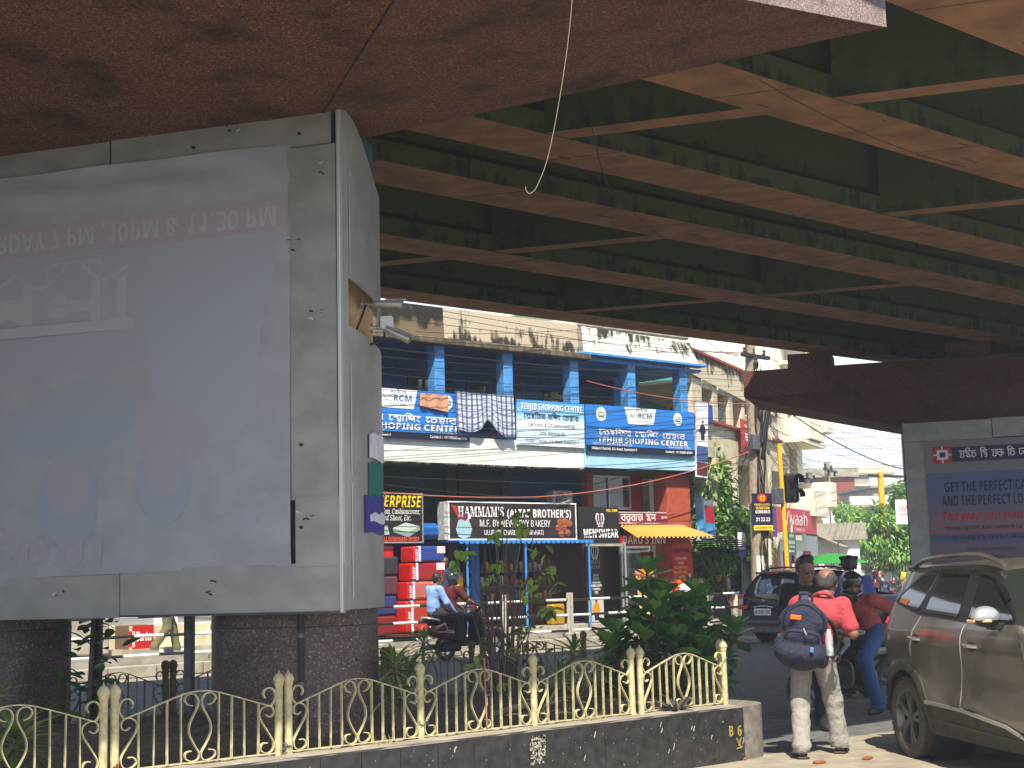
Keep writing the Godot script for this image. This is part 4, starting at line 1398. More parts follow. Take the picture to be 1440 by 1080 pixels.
func blue_building() -> void:
	var t := thing("shopping_building", "blue two-storey shopping building with mould-streaked parapet and deep balcony", "building")
	M.pane = paint(lin(0.03, 0.035, 0.04), 0.0, 0.08)
	var u0 := 9.0
	var b := MB.new()
	b.box(P(17.9, 5.6, 27.5), V3(18.6, 4.4, 0.3))
	b.box(P(18.1, 2.3, 32.0), V3(18.4, 4.6, 0.3))
	obj("wall", b, M.deep_blue, t)
	b = MB.new()
	b.box(P(9.0, 3.8, 29.0), V3(0.3, 7.6, 7.0))
	b.box(P(27.2, 3.9, 29.6), V3(0.3, 7.4, 4.6))
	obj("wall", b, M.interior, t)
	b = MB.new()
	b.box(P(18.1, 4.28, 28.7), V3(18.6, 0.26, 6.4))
	obj("floor_slab", b, M.interior, t)
	b = MB.new()
	b.box(P(18.1, 7.02, 28.9), V3(19.2, 0.2, 6.6))
	obj("roof", b, M.concrete, t)
	b = MB.new()
	b.box(P(23.46 + 2.2, 6.88, 26.4), V3(4.3, 0.06, 2.2))
	obj("balcony_ceiling", b, M.sky_blue, t)
	b = MB.new()
	b.box(P(16.2, 6.88, 26.5), V3(14.4, 0.06, 1.9))
	obj("balcony_ceiling", b, M.deep_blue, t)
	b = MB.new()
	b.quad(P(u0, 6.98, BV), P(19.3, 6.98, BV), P(19.3, 7.72, BV + 0.05), P(u0, 7.72, BV + 0.05))
	obj("parapet", b, img_mat(streak_image(512, 128, Color(0.42, 0.36, 0.26), Color(0.10, 0.095, 0.07), 0.75, 8, true), 0.95), t)
	b = MB.new()
	b.quad(P(19.3, 6.98, BV), P(23.43, 6.98, BV), P(23.43, 7.72, BV + 0.05), P(19.3, 7.72, BV + 0.05))
	b.quad(P(u0, 7.72, BV + 0.05), P(23.43, 7.72, BV + 0.05), P(23.43, 7.72, BV + 0.25), P(u0, 7.72, BV + 0.25))
	b.quad(P(23.43, 6.98, BV), P(23.43, 6.98, BV + 0.25), P(23.43, 7.72, BV + 0.25), P(23.43, 7.72, BV + 0.05))
	b.quad(P(23.43, 6.98, BV + 0.25), P(u0, 6.98, BV + 0.25), P(u0, 7.72, BV + 0.25), P(23.43, 7.72, BV + 0.25))
	obj("parapet", b, img_mat(streak_image(512, 128, Color(0.70, 0.65, 0.56), Color(0.17, 0.15, 0.11), 0.36, 21, false), 0.95), t)
	b = MB.new()
	b.cbox(P(16.3, 6.91, BV + 0.02), V3(14.8, 0.15, 0.38), 0.02)
	obj("ledge", b, rough_mat(Color(0.22, 0.21, 0.15), Color(0.48, 0.44, 0.34), 1.3, 0.95, 1.0, 0.015, 51), t)
	var white_dirty := img_mat(streak_image(512, 100, Color(0.90, 0.90, 0.86), Color(0.20, 0.19, 0.15), 0.33, 33), 0.9)
	b = MB.new()
	b.quad(P(23.45, 7.03, BV - 0.14), P(27.55, 7.03, BV - 0.14), P(27.30, 7.58, BV - 0.10), P(23.45, 7.66, BV - 0.10))
	obj("parapet", b, white_dirty, t)
	b = MB.new()
	b.quad(P(23.45, 7.66, BV - 0.10), P(27.30, 7.58, BV - 0.10), P(27.30, 7.56, BV + 0.2), P(23.45, 7.64, BV + 0.2))
	b.quad(P(23.45, 7.03, BV - 0.14), P(23.45, 7.66, BV - 0.10), P(23.45, 7.64, BV + 0.2), P(23.45, 7.03, BV + 0.2))
	b.cbox(P(25.4, 7.72, BV + 0.02), V3(3.9, 0.10, 0.16), 0.03)
	obj("parapet_cap", b, M.concrete, t)
	b = MB.new()
	b.quad(P(27.55, 7.03, BV - 0.14), P(28.3, 7.06, BV + 1.2), P(28.0, 7.45, BV + 1.3), P(27.30, 7.58, BV - 0.10))
	obj("parapet_return", b, M.deep_blue, t)
	b = MB.new()
	b.cbox(P(25.6, 7.0, BV - 0.02), V3(4.5, 0.07, 0.30), 0.01)
	obj("soffit_edge", b, M.sky_blue, t)
	for u in [11.1, 13.1, 15.15, 17.15, 19.17, 21.18, 23.28, 25.24, 27.15]:
		b = MB.new()
		b.cbox(P(u, 5.55, BV + 0.17), V3(0.28, 2.72, 0.30), 0.015)
		obj("column", b, M.sky_blue, t)
	for k in [[11.4, 5.35, 12.6, 6.5], [13.5, 5.3, 14.8, 6.5], [18.1, 5.3, 19.0, 6.4], [19.7, 5.3, 20.7, 6.45], [21.5, 5.25, 22.2, 6.4], [15.6, 5.3, 16.7, 6.5]]:
		win(t, k[0], k[1], k[2], k[3], 27.32, M.brown_wood, M.pane, 2)
	for k in [[20.85, 0.5], [22.75, 0.8], [17.2, 0.6]]:
		var d := put_box("door", P(k[0], 5.45, 27.32), V3(k[1], 2.1, 0.06), M.dark, t)
		put_box("handle", P(k[0] + k[1] * 0.35, 5.4, 27.27), V3(0.03, 0.12, 0.04), M.steel, d)
	win(t, 24.0, 5.2, 24.9, 6.35, 27.32, M.dark, M.pane, 2)
	b = MB.new()
	b.surf(28, 4, func(s: float, q: float) -> Vector3: return P(lerpf(25.1, 26.0, s), lerpf(5.0, 6.35, q), 27.22 + 0.04 * sin(s * 44.0)))
	obj("curtain", b, rough_mat(Color(0.10, 0.14, 0.13), Color(0.42, 0.50, 0.46), 0.35, 0.95, 0.0, 0.03, 61), t)
	put_box("wall_panel", P(26.55, 5.5, 26.9), V3(0.95, 2.6, 0.1), M.sky_blue, t)
	put_box("notice", P(24.35, 5.95, 27.28), V3(0.22, 0.34, 0.01), mat(Color(0.62, 0.78, 0.72), 0.8), t)
	put_box("notice", P(24.35, 6.25, 27.275), V3(0.24, 0.16, 0.01), mat(Color(0.70, 0.78, 0.30), 0.8), t)
	for x in [21.9, 22.0, 22.1, 22.2, 22.3, 22.4, 22.9, 23.0]:
		put_tube("grille_bar", [P(x, 5.0, 26.9), P(x, 6.5, 26.9)], 0.012, M.steel, t, 5)
	b = MB.new()
	b.box(P(16.2, 4.47, BV + 0.02), V3(14.5, 0.60, 0.1))
	obj("fascia", b, M.fascia, t)
	b = MB.new()
	for i in 150:
		var u := rr(9.0, 23.4)
		b.ell(P(u, 4.165 + rr(-0.015, 0.01), BV + 0.02), V3(rr(0.03, 0.08), rr(0.015, 0.04), 0.06), 6)
	obj("cement_edge", b, M.concrete, t)
	b = MB.new()
	b.quad(P(23.46, 4.20, BV - 0.05), P(27.62, 4.22, BV - 0.05), P(27.42, 4.78, BV - 0.02), P(23.46, 4.78, BV - 0.02))
	b.quad(P(27.62, 4.22, BV - 0.05), P(28.45, 4.18, BV + 1.0), P(27.9, 4.75, BV + 1.0), P(27.42, 4.78, BV - 0.02))
	b.quad(P(23.46, 4.20, BV - 0.05), P(23.46, 4.78, BV - 0.02), P(23.46, 4.78, BV + 0.1), P(23.46, 4.20, BV + 0.1))
	obj("fascia", b, M.pale_blue, t)
	b = MB.new()
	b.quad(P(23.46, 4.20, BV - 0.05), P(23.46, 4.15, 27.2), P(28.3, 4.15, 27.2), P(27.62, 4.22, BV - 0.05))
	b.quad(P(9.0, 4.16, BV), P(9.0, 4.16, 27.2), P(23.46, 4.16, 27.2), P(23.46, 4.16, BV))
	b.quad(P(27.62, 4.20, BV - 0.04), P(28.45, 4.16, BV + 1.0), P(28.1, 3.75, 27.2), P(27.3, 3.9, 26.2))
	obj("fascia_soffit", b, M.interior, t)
	put_tube("weed_stem", [P(23.52, 4.5, BV - 0.08), P(23.5, 4.68, BV - 0.1)], 0.012, M.moss, t)
	b = MB.new()
	b.box(P(15.5, 3.3, 26.7), V3(13.0, 1.7, 0.15))
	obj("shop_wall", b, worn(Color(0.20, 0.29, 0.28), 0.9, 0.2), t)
	for u in [17.6, 20.3, 22.0]:
		put_box("pier", P(u, 2.4, 26.55), V3(0.28, 3.6, 0.2), worn(Color(0.24, 0.36, 0.34), 0.9, 0.2) if u == 17.6 else M.interior, t)
	for k in [[18.3, 3.62, 19.0, 3.98], [20.6, 3.4, 21.9, 4.05]]:
		put_box("ventilator", P((k[0] + k[2]) / 2, (k[1] + k[3]) / 2, 26.6), V3(k[2] - k[0], k[3] - k[1], 0.06), M.dark, t)
	put_box("column", P(24.30, 2.3, 26.1), V3(0.2, 3.75, 0.25), M.terracotta, t, 0.01)
	put_box("column", P(26.97, 2.35, 25.75), V3(0.86, 3.7, 0.5), M.terracotta, t, 0.015)
	put_box("column", P(26.30, 3.4, 26.5), V3(0.55, 1.5, 0.2), M.sign_red, t, 0.01)
	win(t, 24.45, 3.25, 26.0, 4.12, 26.3, M.silver, M.pane, 2)
	put_box("tile_band", P(26.8, 2.68, 25.52), V3(0.68, 0.32, 0.06), M.grey_wall, t)
	put_box("shop_floor", P(18.4, 0.22, 28.6), V3(18.9, 0.42, 6.0), M.concrete, t)
	put_box("inner_wall", P(25.6, 1.7, 28.0), V3(3.2, 2.6, 0.2), M.brown_wood, t)

# ---------- the bend of the street beyond: cream flats, taller white block, shops
const ST := 0.4367

func frontage(s: float, h: float, d: float) -> Vector3:
	return P(29.0 + 0.906 * s - 0.423 * d, h, 27.0 + 0.423 * s + 0.906 * d)

func side_street() -> void:
	var at := P(29.0, 0, 27.0)
	var t := thing("cream_flats", "cream flats with aqua balcony openings and mould-streaked parapet beyond the blue building", "building", at, ST)
	var b := MB.new()
	b.box(V3(4.2, 2.2, -4.5), V3(9.4, 4.4, 7.0))
	obj("wall", b, M.cream_wall, t)
	b = MB.new()
	b.box(V3(4.2, 6.6, -5.2), V3(9.4, 3.0, 6.0))
	obj("wall", b, M.aqua, t)
	b = MB.new()
	b.quad(V3(-0.6, 7.05, 0.32), V3(9.2, 6.62, 0.32), V3(9.2, 7.66, 0.30), V3(-0.6, 7.72, 0.30))
	b.quad(V3(-0.6, 7.05, -3.0), V3(-0.6, 7.05, 0.32), V3(-0.6, 7.72, 0.30), V3(-0.6, 7.72, -3.0))
	obj("parapet", b, img_mat(streak_image(512, 128, Color(0.80, 0.75, 0.63), Color(0.25, 0.22, 0.17), 0.42, 44), 0.95), t)
	put_box("parapet_cap", V3(4.3, 7.74, 0.25), V3(9.9, 0.07, 0.24), M.terracotta, t)
	put_box("balcony_ceiling", V3(4.2, 6.86, -1.0), V3(9.3, 0.08, 2.4), M.cream_wall, t)
	b = MB.new()
	b.box(V3(4.3, 5.35, 0.15), V3(9.8, 1.0, 0.2))
	obj("balcony_front", b, M.cream_wall, t)
	put_box("balcony_rim", V3(4.3, 5.87, 0.2), V3(9.8, 0.07, 0.34), M.terracotta, t)
	for k in [[-0.2, 0.9], [1.75, 0.45], [3.3, 0.45], [4.75, 0.3], [6.4, 0.3], [8.3, 0.6]]:
		put_box("pillar", V3(k[0] + k[1] / 2, 6.5, 0.1), V3(k[1], 1.5, 0.3), M.cream_wall, t, 0.01)
	for k in [[2.3, 0.75], [3.85, 0.6]]:
		put_box("recess_panel", V3(k[0] + k[1] / 2, 6.45, -0.25), V3(k[1], 1.0, 0.06), M.aqua, t)
	for k in [[0.9, 1.7], [5.2, 6.3], [6.9, 8.1], [2.3, 3.1]]:
		for i in 9:
			put_tube("railing_bar", [V3(lerpf(k[0], k[1], i / 8.0), 5.88, 0.2), V3(lerpf(k[0], k[1], i / 8.0), 6.36, 0.2)], 0.013, M.steel, t, 4)
		put_tube("handrail", [V3(k[0], 6.37, 0.2), V3(k[1], 6.37, 0.2)], 0.018, M.steel, t, 5)
	for k in [[4.9, 6.2], [6.8, 8.0]]:
		var w := Node3D.new()
		w.name = "window"
		t.add_child(w, true)
		put_box("frame", V3((k[0] + k[1]) / 2, 6.4, -2.17), V3(k[1] - k[0], 1.0, 0.05), M.white, w)
		for i in 3:
			put_box("pane", V3(lerpf(k[0], k[1], (i + 0.5) / 3), 6.4, -2.14), V3((k[1] - k[0]) / 3 - 0.08, 0.88, 0.03), M.pane, w)
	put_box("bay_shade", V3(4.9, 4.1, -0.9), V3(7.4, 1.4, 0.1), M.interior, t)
	for x in [1.6, 2.6, 3.5, 6.2, 7.4]:
		put_box("fin", V3(x, 4.2, 0.0), V3(0.25, 1.25, 0.7), M.cream_wall, t, 0.01)
	put_box("bay_sill", V3(4.9, 3.5, 0.1), V3(7.6, 0.12, 0.5), M.cream_wall, t)
	put_box("shutter", V3(2.3, 1.5, -0.95), V3(3.2, 2.6, 0.08), M.steel, t)
	for i in 12:
		put_box("shutter_slat", V3(2.3, 0.35 + i * 0.2, -0.90), V3(3.1, 0.17, 0.03), M.steel, t)
	put_box("lintel", V3(4.2, 2.95, -0.8), V3(9.2, 0.3, 0.5), M.cream_wall, t)
	for k in [[0.95, Color(0.10, 0.30, 0.62)], [5.3, Color(0.72, 0.16, 0.12)], [7.4, Color(0.85, 0.80, 0.72)]]:
		var c := put_box("cloth", Vector3.ZERO, V3(0.42, 0.5, 0.02), mat(k[1], 0.9), null)
		c.transform = Transform3D(Basis(Vector3.UP, ST), frontage(k[0], 6.05, -0.40))
		tag(c, {0.95: "blue cloth drying on the cream flats' balcony rail", 5.3: "red cloth drying on the cream flats' balcony rail", 7.4: "pale cloth drying on the cream flats' balcony rail"}[k[0]], "cloth", "washing on the cream flats")
	t = thing("white_block", "tall white apartment block with projecting balconies beyond the cream flats", "building", at, ST)
	b = MB.new()
	b.box(V3(11.8, 5.6, -6.0), V3(4.8, 11.2, 9.0))
	obj("wall", b, M.cream_wall2, t)
	b = MB.new()
	b.box(V3(10.2, 5.6, -0.9), V3(1.5, 11.2, 2.0))
	b.box(V3(13.7, 5.6, -0.9), V3(0.8, 11.2, 1.4))
	obj("stair_tower", b, M.cream_wall2, t)
	for h in [3.9, 6.6, 9.3]:
		put_box("balcony", V3(12.4, h, 0.05), V3(2.2, 0.95, 1.5), M.cream_wall2, t, 0.02)
		put_box("balcony", V3(13.8, h + 0.35, 0.3), V3(1.0, 0.9, 1.3), M.cream_wall2, t, 0.02)
		put_box("sunshade", V3(12.0, h + 2.1, 0.0), V3(3.6, 0.12, 1.5), M.cream_wall2, t)
		for x in [11.6, 12.8]:
			var w := Node3D.new()
			w.name = "window"
			t.add_child(w, true)
			put_box("frame", V3(x, h + 1.25, -1.48), V3(0.9, 1.3, 0.06), M.silver, w)
			for i in 2:
				put_box("pane", V3(x - 0.21 + i * 0.42, h + 1.25, -1.44), V3(0.37, 1.16, 0.04), M.pane, w)
		for i in 8:
			put_box("vent_slat", V3(10.2, h + 0.5 + i * 0.16, 0.115), V3(0.8, 0.07, 0.03), M.grey_wall, t)
	put_box("roof_slab", V3(11.8, 11.3, -4.5), V3(5.2, 0.25, 12.0), M.cream_wall2, t)
	put_box("shopfront", V3(11.4, 1.4, 0.14), V3(5.4, 2.8, 0.12), M.white, t)
	for k in [[9.5, M.sign_red], [10.9, M.pane], [12.3, M.sign_red]]:
		put_box("door", V3(k[0], 1.15, 0.22), V3(0.9, 2.2, 0.06), k[1], t)
	far_block("brick_building", "half-finished bare brick building at the end of the street", P(81.0, 0, 62.6), 4.4, 8.0, 6.0, M.brick, M.grey_wall, 3)
	far_block("grey_building", "weathered pale concrete building with plants on its roof at the street end", P(99.5, 0, 73.0), 5.2, 9.4, 7.0, M.grey_wall, M.cream_wall, 4)
	far_block("white_house", "small white house behind the roadside trees at the street end", P(70.8, 0, 51.5), 1.9, 5.2, 4.0, M.cream_wall2, M.white, 2)
	far_block("low_shop", "low tin-roofed shop with grey trim after the boutique", P(44.6, 0, 34.4), 2.4, 2.7, 4.0, M.white, M.concrete, 2)
	far_block("roadside_house", "grey plastered house behind the last trees on the right", P(76.6, 0, 53.1), 3.8, 6.6, 7.0, M.grey_wall, M.white, 3)
	far_block("distant_flats", "distant pale flats closing the view over the far trees", P(125.0, 0, 91.0), 15.0, 6.6, 9.0, M.cream_wall, M.white, 6)
	t = thing("corner_shop", "glass-fronted shop with silver frame and yellow goods seen under the hoarding", "building")
	put_box("wall", P(13.4, 1.9, 29.0), V3(5.4, 3.4, 4.0), M.interior, t)
	put_box("plinth", P(13.0, 0.62, 26.38), V3(6.2, 0.5, 0.3), M.cream_wall, t, 0.02)
	for x in [10.8, 12.85, 14.5, 15.95]:
		put_box("frame", P(x, 1.9, 26.35), V3(0.14, 2.1, 0.1), M.silver, t, 0.01)
	for y in [0.92, 2.9]:
		put_box("frame", P(12.8, y, 26.36), V3(6.4, 0.12, 0.09), M.silver, t, 0.01)
	for k in [[10.88, 12.77], [12.93, 14.42], [14.58, 15.88]]:
		b = MB.new()
		b.quad(P(k[0], 0.98, 26.36), P(k[1], 0.98, 26.36), P(k[1], 2.84, 26.36), P(k[0], 2.84, 26.36))
		obj("pane", b, glass(Color(0.7, 0.8, 0.8), 0.2), t)
	for k in [[12.1, 1.15, Color(0.85, 0.62, 0.05)], [12.0, 1.45, Color(0.80, 0.35, 0.05)], [12.9, 1.15, Color(0.88, 0.70, 0.10)], [13.3, 1.5, Color(0.55, 0.45, 0.42)], [11.3, 1.2, Color(0.75, 0.72, 0.66)]]:
		put_box("display_shelf", P(k[0], k[1], 26.48), V3(0.75, 0.24, 0.08), mat(k[2], 0.6), t)
	put_box("old_wall", P(10.2, 0.8, 25.5), V3(2.4, 0.85, 0.3), M.concrete, t, 0.03)

func far_block(called: String, label: String, at: Vector3, w: float, h: float, d: float, wall: Material, trim: Material, n: int) -> void:
	var t := thing(called, label, "building", at, -0.62)
	put_box("wall", V3(0, h / 2, -d / 2), V3(w, h, d), wall, t)
	put_box("roof", V3(0, h + 0.08, -d / 2), V3(w + 0.5, 0.16, d + 0.5), M.grey_wall, t)
	put_box("roof_parapet", V3(0, h + 0.4, 0.1), V3(w + 0.5, 0.5, 0.15), trim, t)
	for s in int(h / 2.9):
		var y := 1.6 + s * 2.9
		put_box("floor_band", V3(0, y + 1.15, 0.08), V3(w + 0.3, 0.18, 0.3), trim, t)
		for i in n:
			var x := lerpf(-w / 2, w / 2, (i + 0.5) / n)
			var wn := Node3D.new()
			wn.name = "window"
			t.add_child(wn, true)
			put_box("frame", V3(x, y, 0.02), V3(w / n * 0.5, 1.2, 0.06), trim, wn)
			put_box("pane", V3(x, y, 0.04), V3(w / n * 0.42, 1.06, 0.06), M.pane, wn)

# ---------- signs and goods of the shops
func board(called: String, label: String, u0: float, h0: float, u1: float, h1: float, v: float, m: Material, rim: Material = null, cat := "sign", tilt := 0.0) -> Node3D:
	var t := thing(called, label, cat, P((u0 + u1) / 2, (h0 + h1) / 2, v))
	t.rotation.x = tilt
	var w := u1 - u0
	var h := h1 - h0
	put_box("panel", V3(0, 0, -0.03), V3(w, h, 0.05), m, t)
	if rim:
		for k in [[0, h / 2, w + 0.03, 0.03], [0, -h / 2, w + 0.03, 0.03]]:
			put_box("rim", V3(k[0], k[1], -0.025), V3(k[2], k[3], 0.07), rim, t)
		for k in [-w / 2, w / 2]:
			put_box("rim", V3(k, 0, -0.026), V3(0.03, h - 0.03, 0.066), rim, t)
	return t

func medallion(t: Node3D, at: Vector3, r: float) -> void:
	var b := MB.new()
	b.ell(at, V3(r, r * 1.05, 0.004), 16)
	var o := obj("emblem", b, M.letter_white, t)
	b = MB.new()
	b.line2d([at_xy(at) + V2(-r * 0.6, -r * 0.1), at_xy(at) + V2(-r * 0.15, r * 0.45), at_xy(at) + V2(r * 0.1, r * 0.1), at_xy(at) + V2(r * 0.3, r * 0.3), at_xy(at) + V2(r * 0.65, -r * 0.1)], r * 0.12, at.z + 0.007)
	b.line2d([at_xy(at) + V2(-r * 0.6, -r * 0.3), at_xy(at) + V2(r * 0.6, -r * 0.3)], r * 0.3, at.z + 0.0065)
	obj("emblem_mark", b, mat(Color(0.30, 0.55, 0.45), 0.6), o)

func at_xy(p: Vector3) -> Vector2:
	return V2(p.x, p.y)

func shopping_sign(label: String, u0: float, u1: float, h0: float, h1: float) -> void:
	var t := board("shop_sign", label, u0, h0, u1, h1, BV - 0.12, mat(Color(0.15, 0.49, 0.84), 0.5), null, "sign", 0.03)
	var w := u1 - u0
	var h := h1 - h0
	put_box("foot_strip", V3(0, -h / 2 + 0.075, 0.0), V3(w, 0.15, 0.012), mat(Color(0.06, 0.10, 0.22), 0.5), t)
	var b := MB.new()
	b.prism([V2(-0.62, h / 2 - 0.005), V2(-0.48, h / 2 - 0.42), V2(0.40, h / 2 - 0.42), V2(0.50, h / 2 - 0.005)], 0.006, TX(V3(0, 0, -0.003)))
	obj("white_field", b, M.sign_white, t)
	var k := w / 3.85
	medallion(t, V3(-1.42 * k, h / 2 - 0.23, 0.002), 0.17)
	medallion(t, V3(1.30 * k, h / 2 - 0.22, 0.002), 0.16)
	script_part(t, "AR iC EN", 0.07, 0.42, V3(-0.02, h / 2 - 0.06, 0.005), M.letter_blue)
	lettering(t, "RCM", 0.14, V3(0.10, h / 2 - 0.20, 0.005), mat(Color(0.15, 0.40, 0.60), 0.6), 0.48)
	lettering(t, "PICKUP CENTRE", 0.045, V3(-0.02, h / 2 - 0.335, 0.005), M.letter_blue, 0.44, false)
	b = MB.new()
	b.line2d([V2(-0.42, h / 2 - 0.12), V2(-0.36, h / 2 - 0.25), V2(-0.20, h / 2 - 0.26), V2(-0.16, h / 2 - 0.15), V2(-0.39, h / 2 - 0.17)], 0.016, 0.005)
	b.line2d([V2(-0.35, h / 2 - 0.29), V2(-0.33, h / 2 - 0.29)], 0.02, 0.005)
	b.line2d([V2(-0.24, h / 2 - 0.29), V2(-0.22, h / 2 - 0.29)], 0.02, 0.005)
	obj("cart_mark", b, mat(Color(0.35, 0.60, 0.70), 0.6), t)
	script_part(t, "eTHiJB eSaiPg eCNaR", 0.155, 3.05 * k, V3(0.02, -0.10, 0.006), M.letter_white, 1.5)
	var sh := lettering(t, "TEHJIB SHOPING CENTER", 0.135, V3(0.065, -0.285, 0.004), mat(Color(0.05, 0.10, 0.25), 0.6), 3.2 * k)
	lettering(t, "TEHJIB SHOPING CENTER", 0.135, V3(0.05, -0.275, 0.008), M.letter_white, 3.2 * k)
	script_part(t, "HnuBaR iC RaP iJ ES eRaD guT", 0.05, 1.35 * k, V3(-1.05 * k, -0.385, 0.006), M.letter_white, 1.1)
	script_part(t, "eJaPaeJaP EIC", 0.05, 0.85 * k, V3(1.35 * k, -0.385, 0.006), M.letter_white, 1.1)
	lettering(t, "Ulubari Chariali, G.S. Road, Guwahati-7", 0.06, V3(-0.98 * k, -h / 2 + 0.075, 0.01), M.letter_white, 1.55 * k)
	lettering(t, "Contact : +91 95085 60084", 0.06, V3(1.32 * k, -h / 2 + 0.075, 0.01), M.letter_white, 1.0 * k)

func shop_fronts() -> void:
	shopping_sign("blue shopping-centre board on the balcony, partly hidden by the hoarding and a checked cloth", 15.95, 19.88, 4.66, 5.74)
	shopping_sign("blue shopping-centre board at the right end of the balcony beside the hanging posters", 23.48, 27.32, 4.60, 5.74)
	var t := board("shop_sign", "pale blue and white shopping-centre board in the middle of the balcony", 21.30, 4.66, 23.42, 5.73, BV - 0.12, gradient_mat([[0.0, Color(0.25, 0.62, 0.88)], [0.35, Color(0.62, 0.82, 0.94)], [0.5, Color(0.95, 0.97, 0.98)], [0.7, Color(0.80, 0.90, 0.96)], [1.0, Color(0.93, 0.96, 0.98)]]), null, "sign", 0.02)
	lettering(t, "TEHJIB SHOPPING CENTRE", 0.15, V3(0.02, 0.38, 0.004), M.letter_white, 1.95)
	lettering(t, "TEHJIB SHOPPING CENTRE", 0.15, V3(0.035, 0.365, 0.002), M.letter_blue, 1.95)
	script_part(t, "eTHiJB CiPg eCNaR", 0.13, 1.75, V3(0, 0.16, 0.004), M.letter_navy, 1.3)
	for k in [["Electronics & Gift Items,Hawkings,", 0.0, 1.5], ["Usha, Maharaja Etc", -0.19, 0.82], ["Ulubari Chariali, G.S. Road, Guwahati-7", -0.38, 1.7]]:
		lettering(t, k[0], 0.085, V3(0.02, k[1] - 0.04, 0.004), M.letter_navy, k[2], false)
	var b := MB.new()
	b.surf(40, 24, func(s: float, q: float) -> Vector3:
		var x := lerpf(19.42, 21.12, s) + 0.02 * (1 - q)
		var low := 4.93 - 0.10 * s + 0.28 * exp(-pow((s - 0.55) / 0.12, 2)) - 0.03 * sin(s * 9.0)
		return P(x, lerpf(low, 5.79 - 0.02 * s, q), BV - 0.20 - 0.03 * sin(s * 19.0 + q * 2.0) * (1.1 - q)))
	var im := Image.create(256, 128, false, Image.FORMAT_RGB8)
	for y in 128:
		for x in 256:
			var cx := x % 22
			var cy := y % 20
			var c := Color(0.82, 0.85, 0.90)
			if cx < 8:
				c = c.lerp(Color(0.16, 0.18, 0.32), 0.62)
			if cy < 6:
				c = c.lerp(Color(0.20, 0.24, 0.40), 0.45)
			if cx == 14 or cy == 12:
				c = c.lerp(Color(0.25, 0.35, 0.60), 0.5)
			im.set_pixel(x, y, c)
	tag(obj("checked_cloth", b, img_mat(im, 0.95)), "blue and white checked cloth drying over the balcony between two boards", "cloth")
	b = MB.new()
	b.surf(16, 8, func(s: float, q: float) -> Vector3:
		var x := lerpf(18.45, 19.22, s)
		return P(x, lerpf(5.40 - 0.10 * s, 5.68, q), BV - 0.18 - 0.015 * sin(s * 14.0)))
	tag(obj("peach_cloth", b, worn(Color(0.80, 0.58, 0.46), 0.95, 0.1, 0.4)), "small peach towel hung over the top of the left blue board", "cloth")
	t = board("poster_strip", "narrow hanging poster of a woman in black vest beside the blue board", 27.42, 4.05, 27.85, 6.05, BV - 0.1, mat(Color(0.86, 0.87, 0.90), 0.6), null, "poster", 0.0)
	t.rotation.z = -0.07
	figure_print(t, V3(0.0, 0.25, 0.003), 0.55, Color(0.12, 0.12, 0.16), Color(0.86, 0.70, 0.60))
	put_box("printed_block", V3(0, -0.38, 0.0), V3(0.42, 0.40, 0.006), mat(Color(0.24, 0.34, 0.56), 0.6), t)
	put_box("printed_block", V3(0, -0.78, 0.0), V3(0.40, 0.34, 0.006), mat(Color(0.36, 0.16, 0.20), 0.6), t)
	t = board("shop_sign", "black mattress-shop sign with yellow heading and mattress picture at the pier edge", 16.3, 2.42, 18.82, 3.49, 25.6, M.sign_black, M.silver)
	lettering(t, "M.R. ENTERPRISE", 0.25, V3(0.16, 0.36, 0.004), M.letter_yellow, 2.1, true, false, 0.15)
	lettering(t, "Sofa, Cushion, Cushioncover,", 0.11, V3(0.42, 0.14, 0.004), M.letter_white, 1.55, false, true, 0.2)
	lettering(t, "Curtain, Bed Sheet, Etc.", 0.11, V3(0.30, 0.0, 0.004), M.letter_white, 1.3, false, true, 0.2)
	lettering(t, "ULUBARI CHARIALI,GUWAHATI-781007", 0.09, V3(0.3, -0.46, 0.004), mat(Color(0.90, 0.30, 0.18), 0.6), 1.7)
	b = MB.new()
	b.prism([V2(0.45, -0.22), V2(0.80, -0.10), V2(1.18, -0.18), V2(0.86, -0.32)], 0.004)
	var pr := obj("printed_mattress", b, mat(Color(0.72, 0.80, 0.74), 0.6), t)
	b = MB.new()
	b.prism([V2(0.45, -0.22), V2(0.86, -0.32), V2(0.86, -0.42), V2(0.46, -0.31)], 0.004)
	b.prism([V2(0.86, -0.32), V2(1.18, -0.18), V2(1.18, -0.26), V2(0.86, -0.42)], 0.003)
	obj("printed_side", b, mat(Color(0.52, 0.62, 0.56), 0.6), pr)
	b = MB.new()
	b.prism([V2(0.1, -0.2), V2(0.30, -0.16), V2(0.36, -0.36), V2(0.08, -0.38)], 0.004)
	obj("printed_mattress", b, mat(Color(0.66, 0.74, 0.68), 0.6), t)
	t = board("shop_sign", "long dark brown bakery sign with cup and snack pictures behind the bare shrub", 19.55, 2.48, 23.43, 3.33, 25.6, rough_mat(lin(0.028, 0.018, 0.018), lin(0.05, 0.032, 0.03), 1.4, 0.45), M.sign_white)
	put_box("sign_side", V3(-2.02, 0, -0.12), V3(0.10, 0.86, 0.26), worn(Color(0.72, 0.73, 0.72), 0.7, 0.25, 0.5), t)
	lettering(t, "HAMMAM'S", 0.22, V3(-1.0, 0.20, 0.004), M.letter_white, 1.35, true, true)
	lettering(t, "(ALTAF BROTHER'S)", 0.19, V3(0.78, 0.18, 0.004), M.letter_white, 2.0)
	lettering(t, "M.F. BY NEW ROXY BAKERY", 0.15, V3(0.02, -0.06, 0.004), M.letter_white, 2.15, false)
	lettering(t, "ULUBARI, CHARIALI, GUWAHATI", 0.11, V3(-0.02, -0.27, 0.004), M.letter_white, 1.8, false)
	b = MB.new()
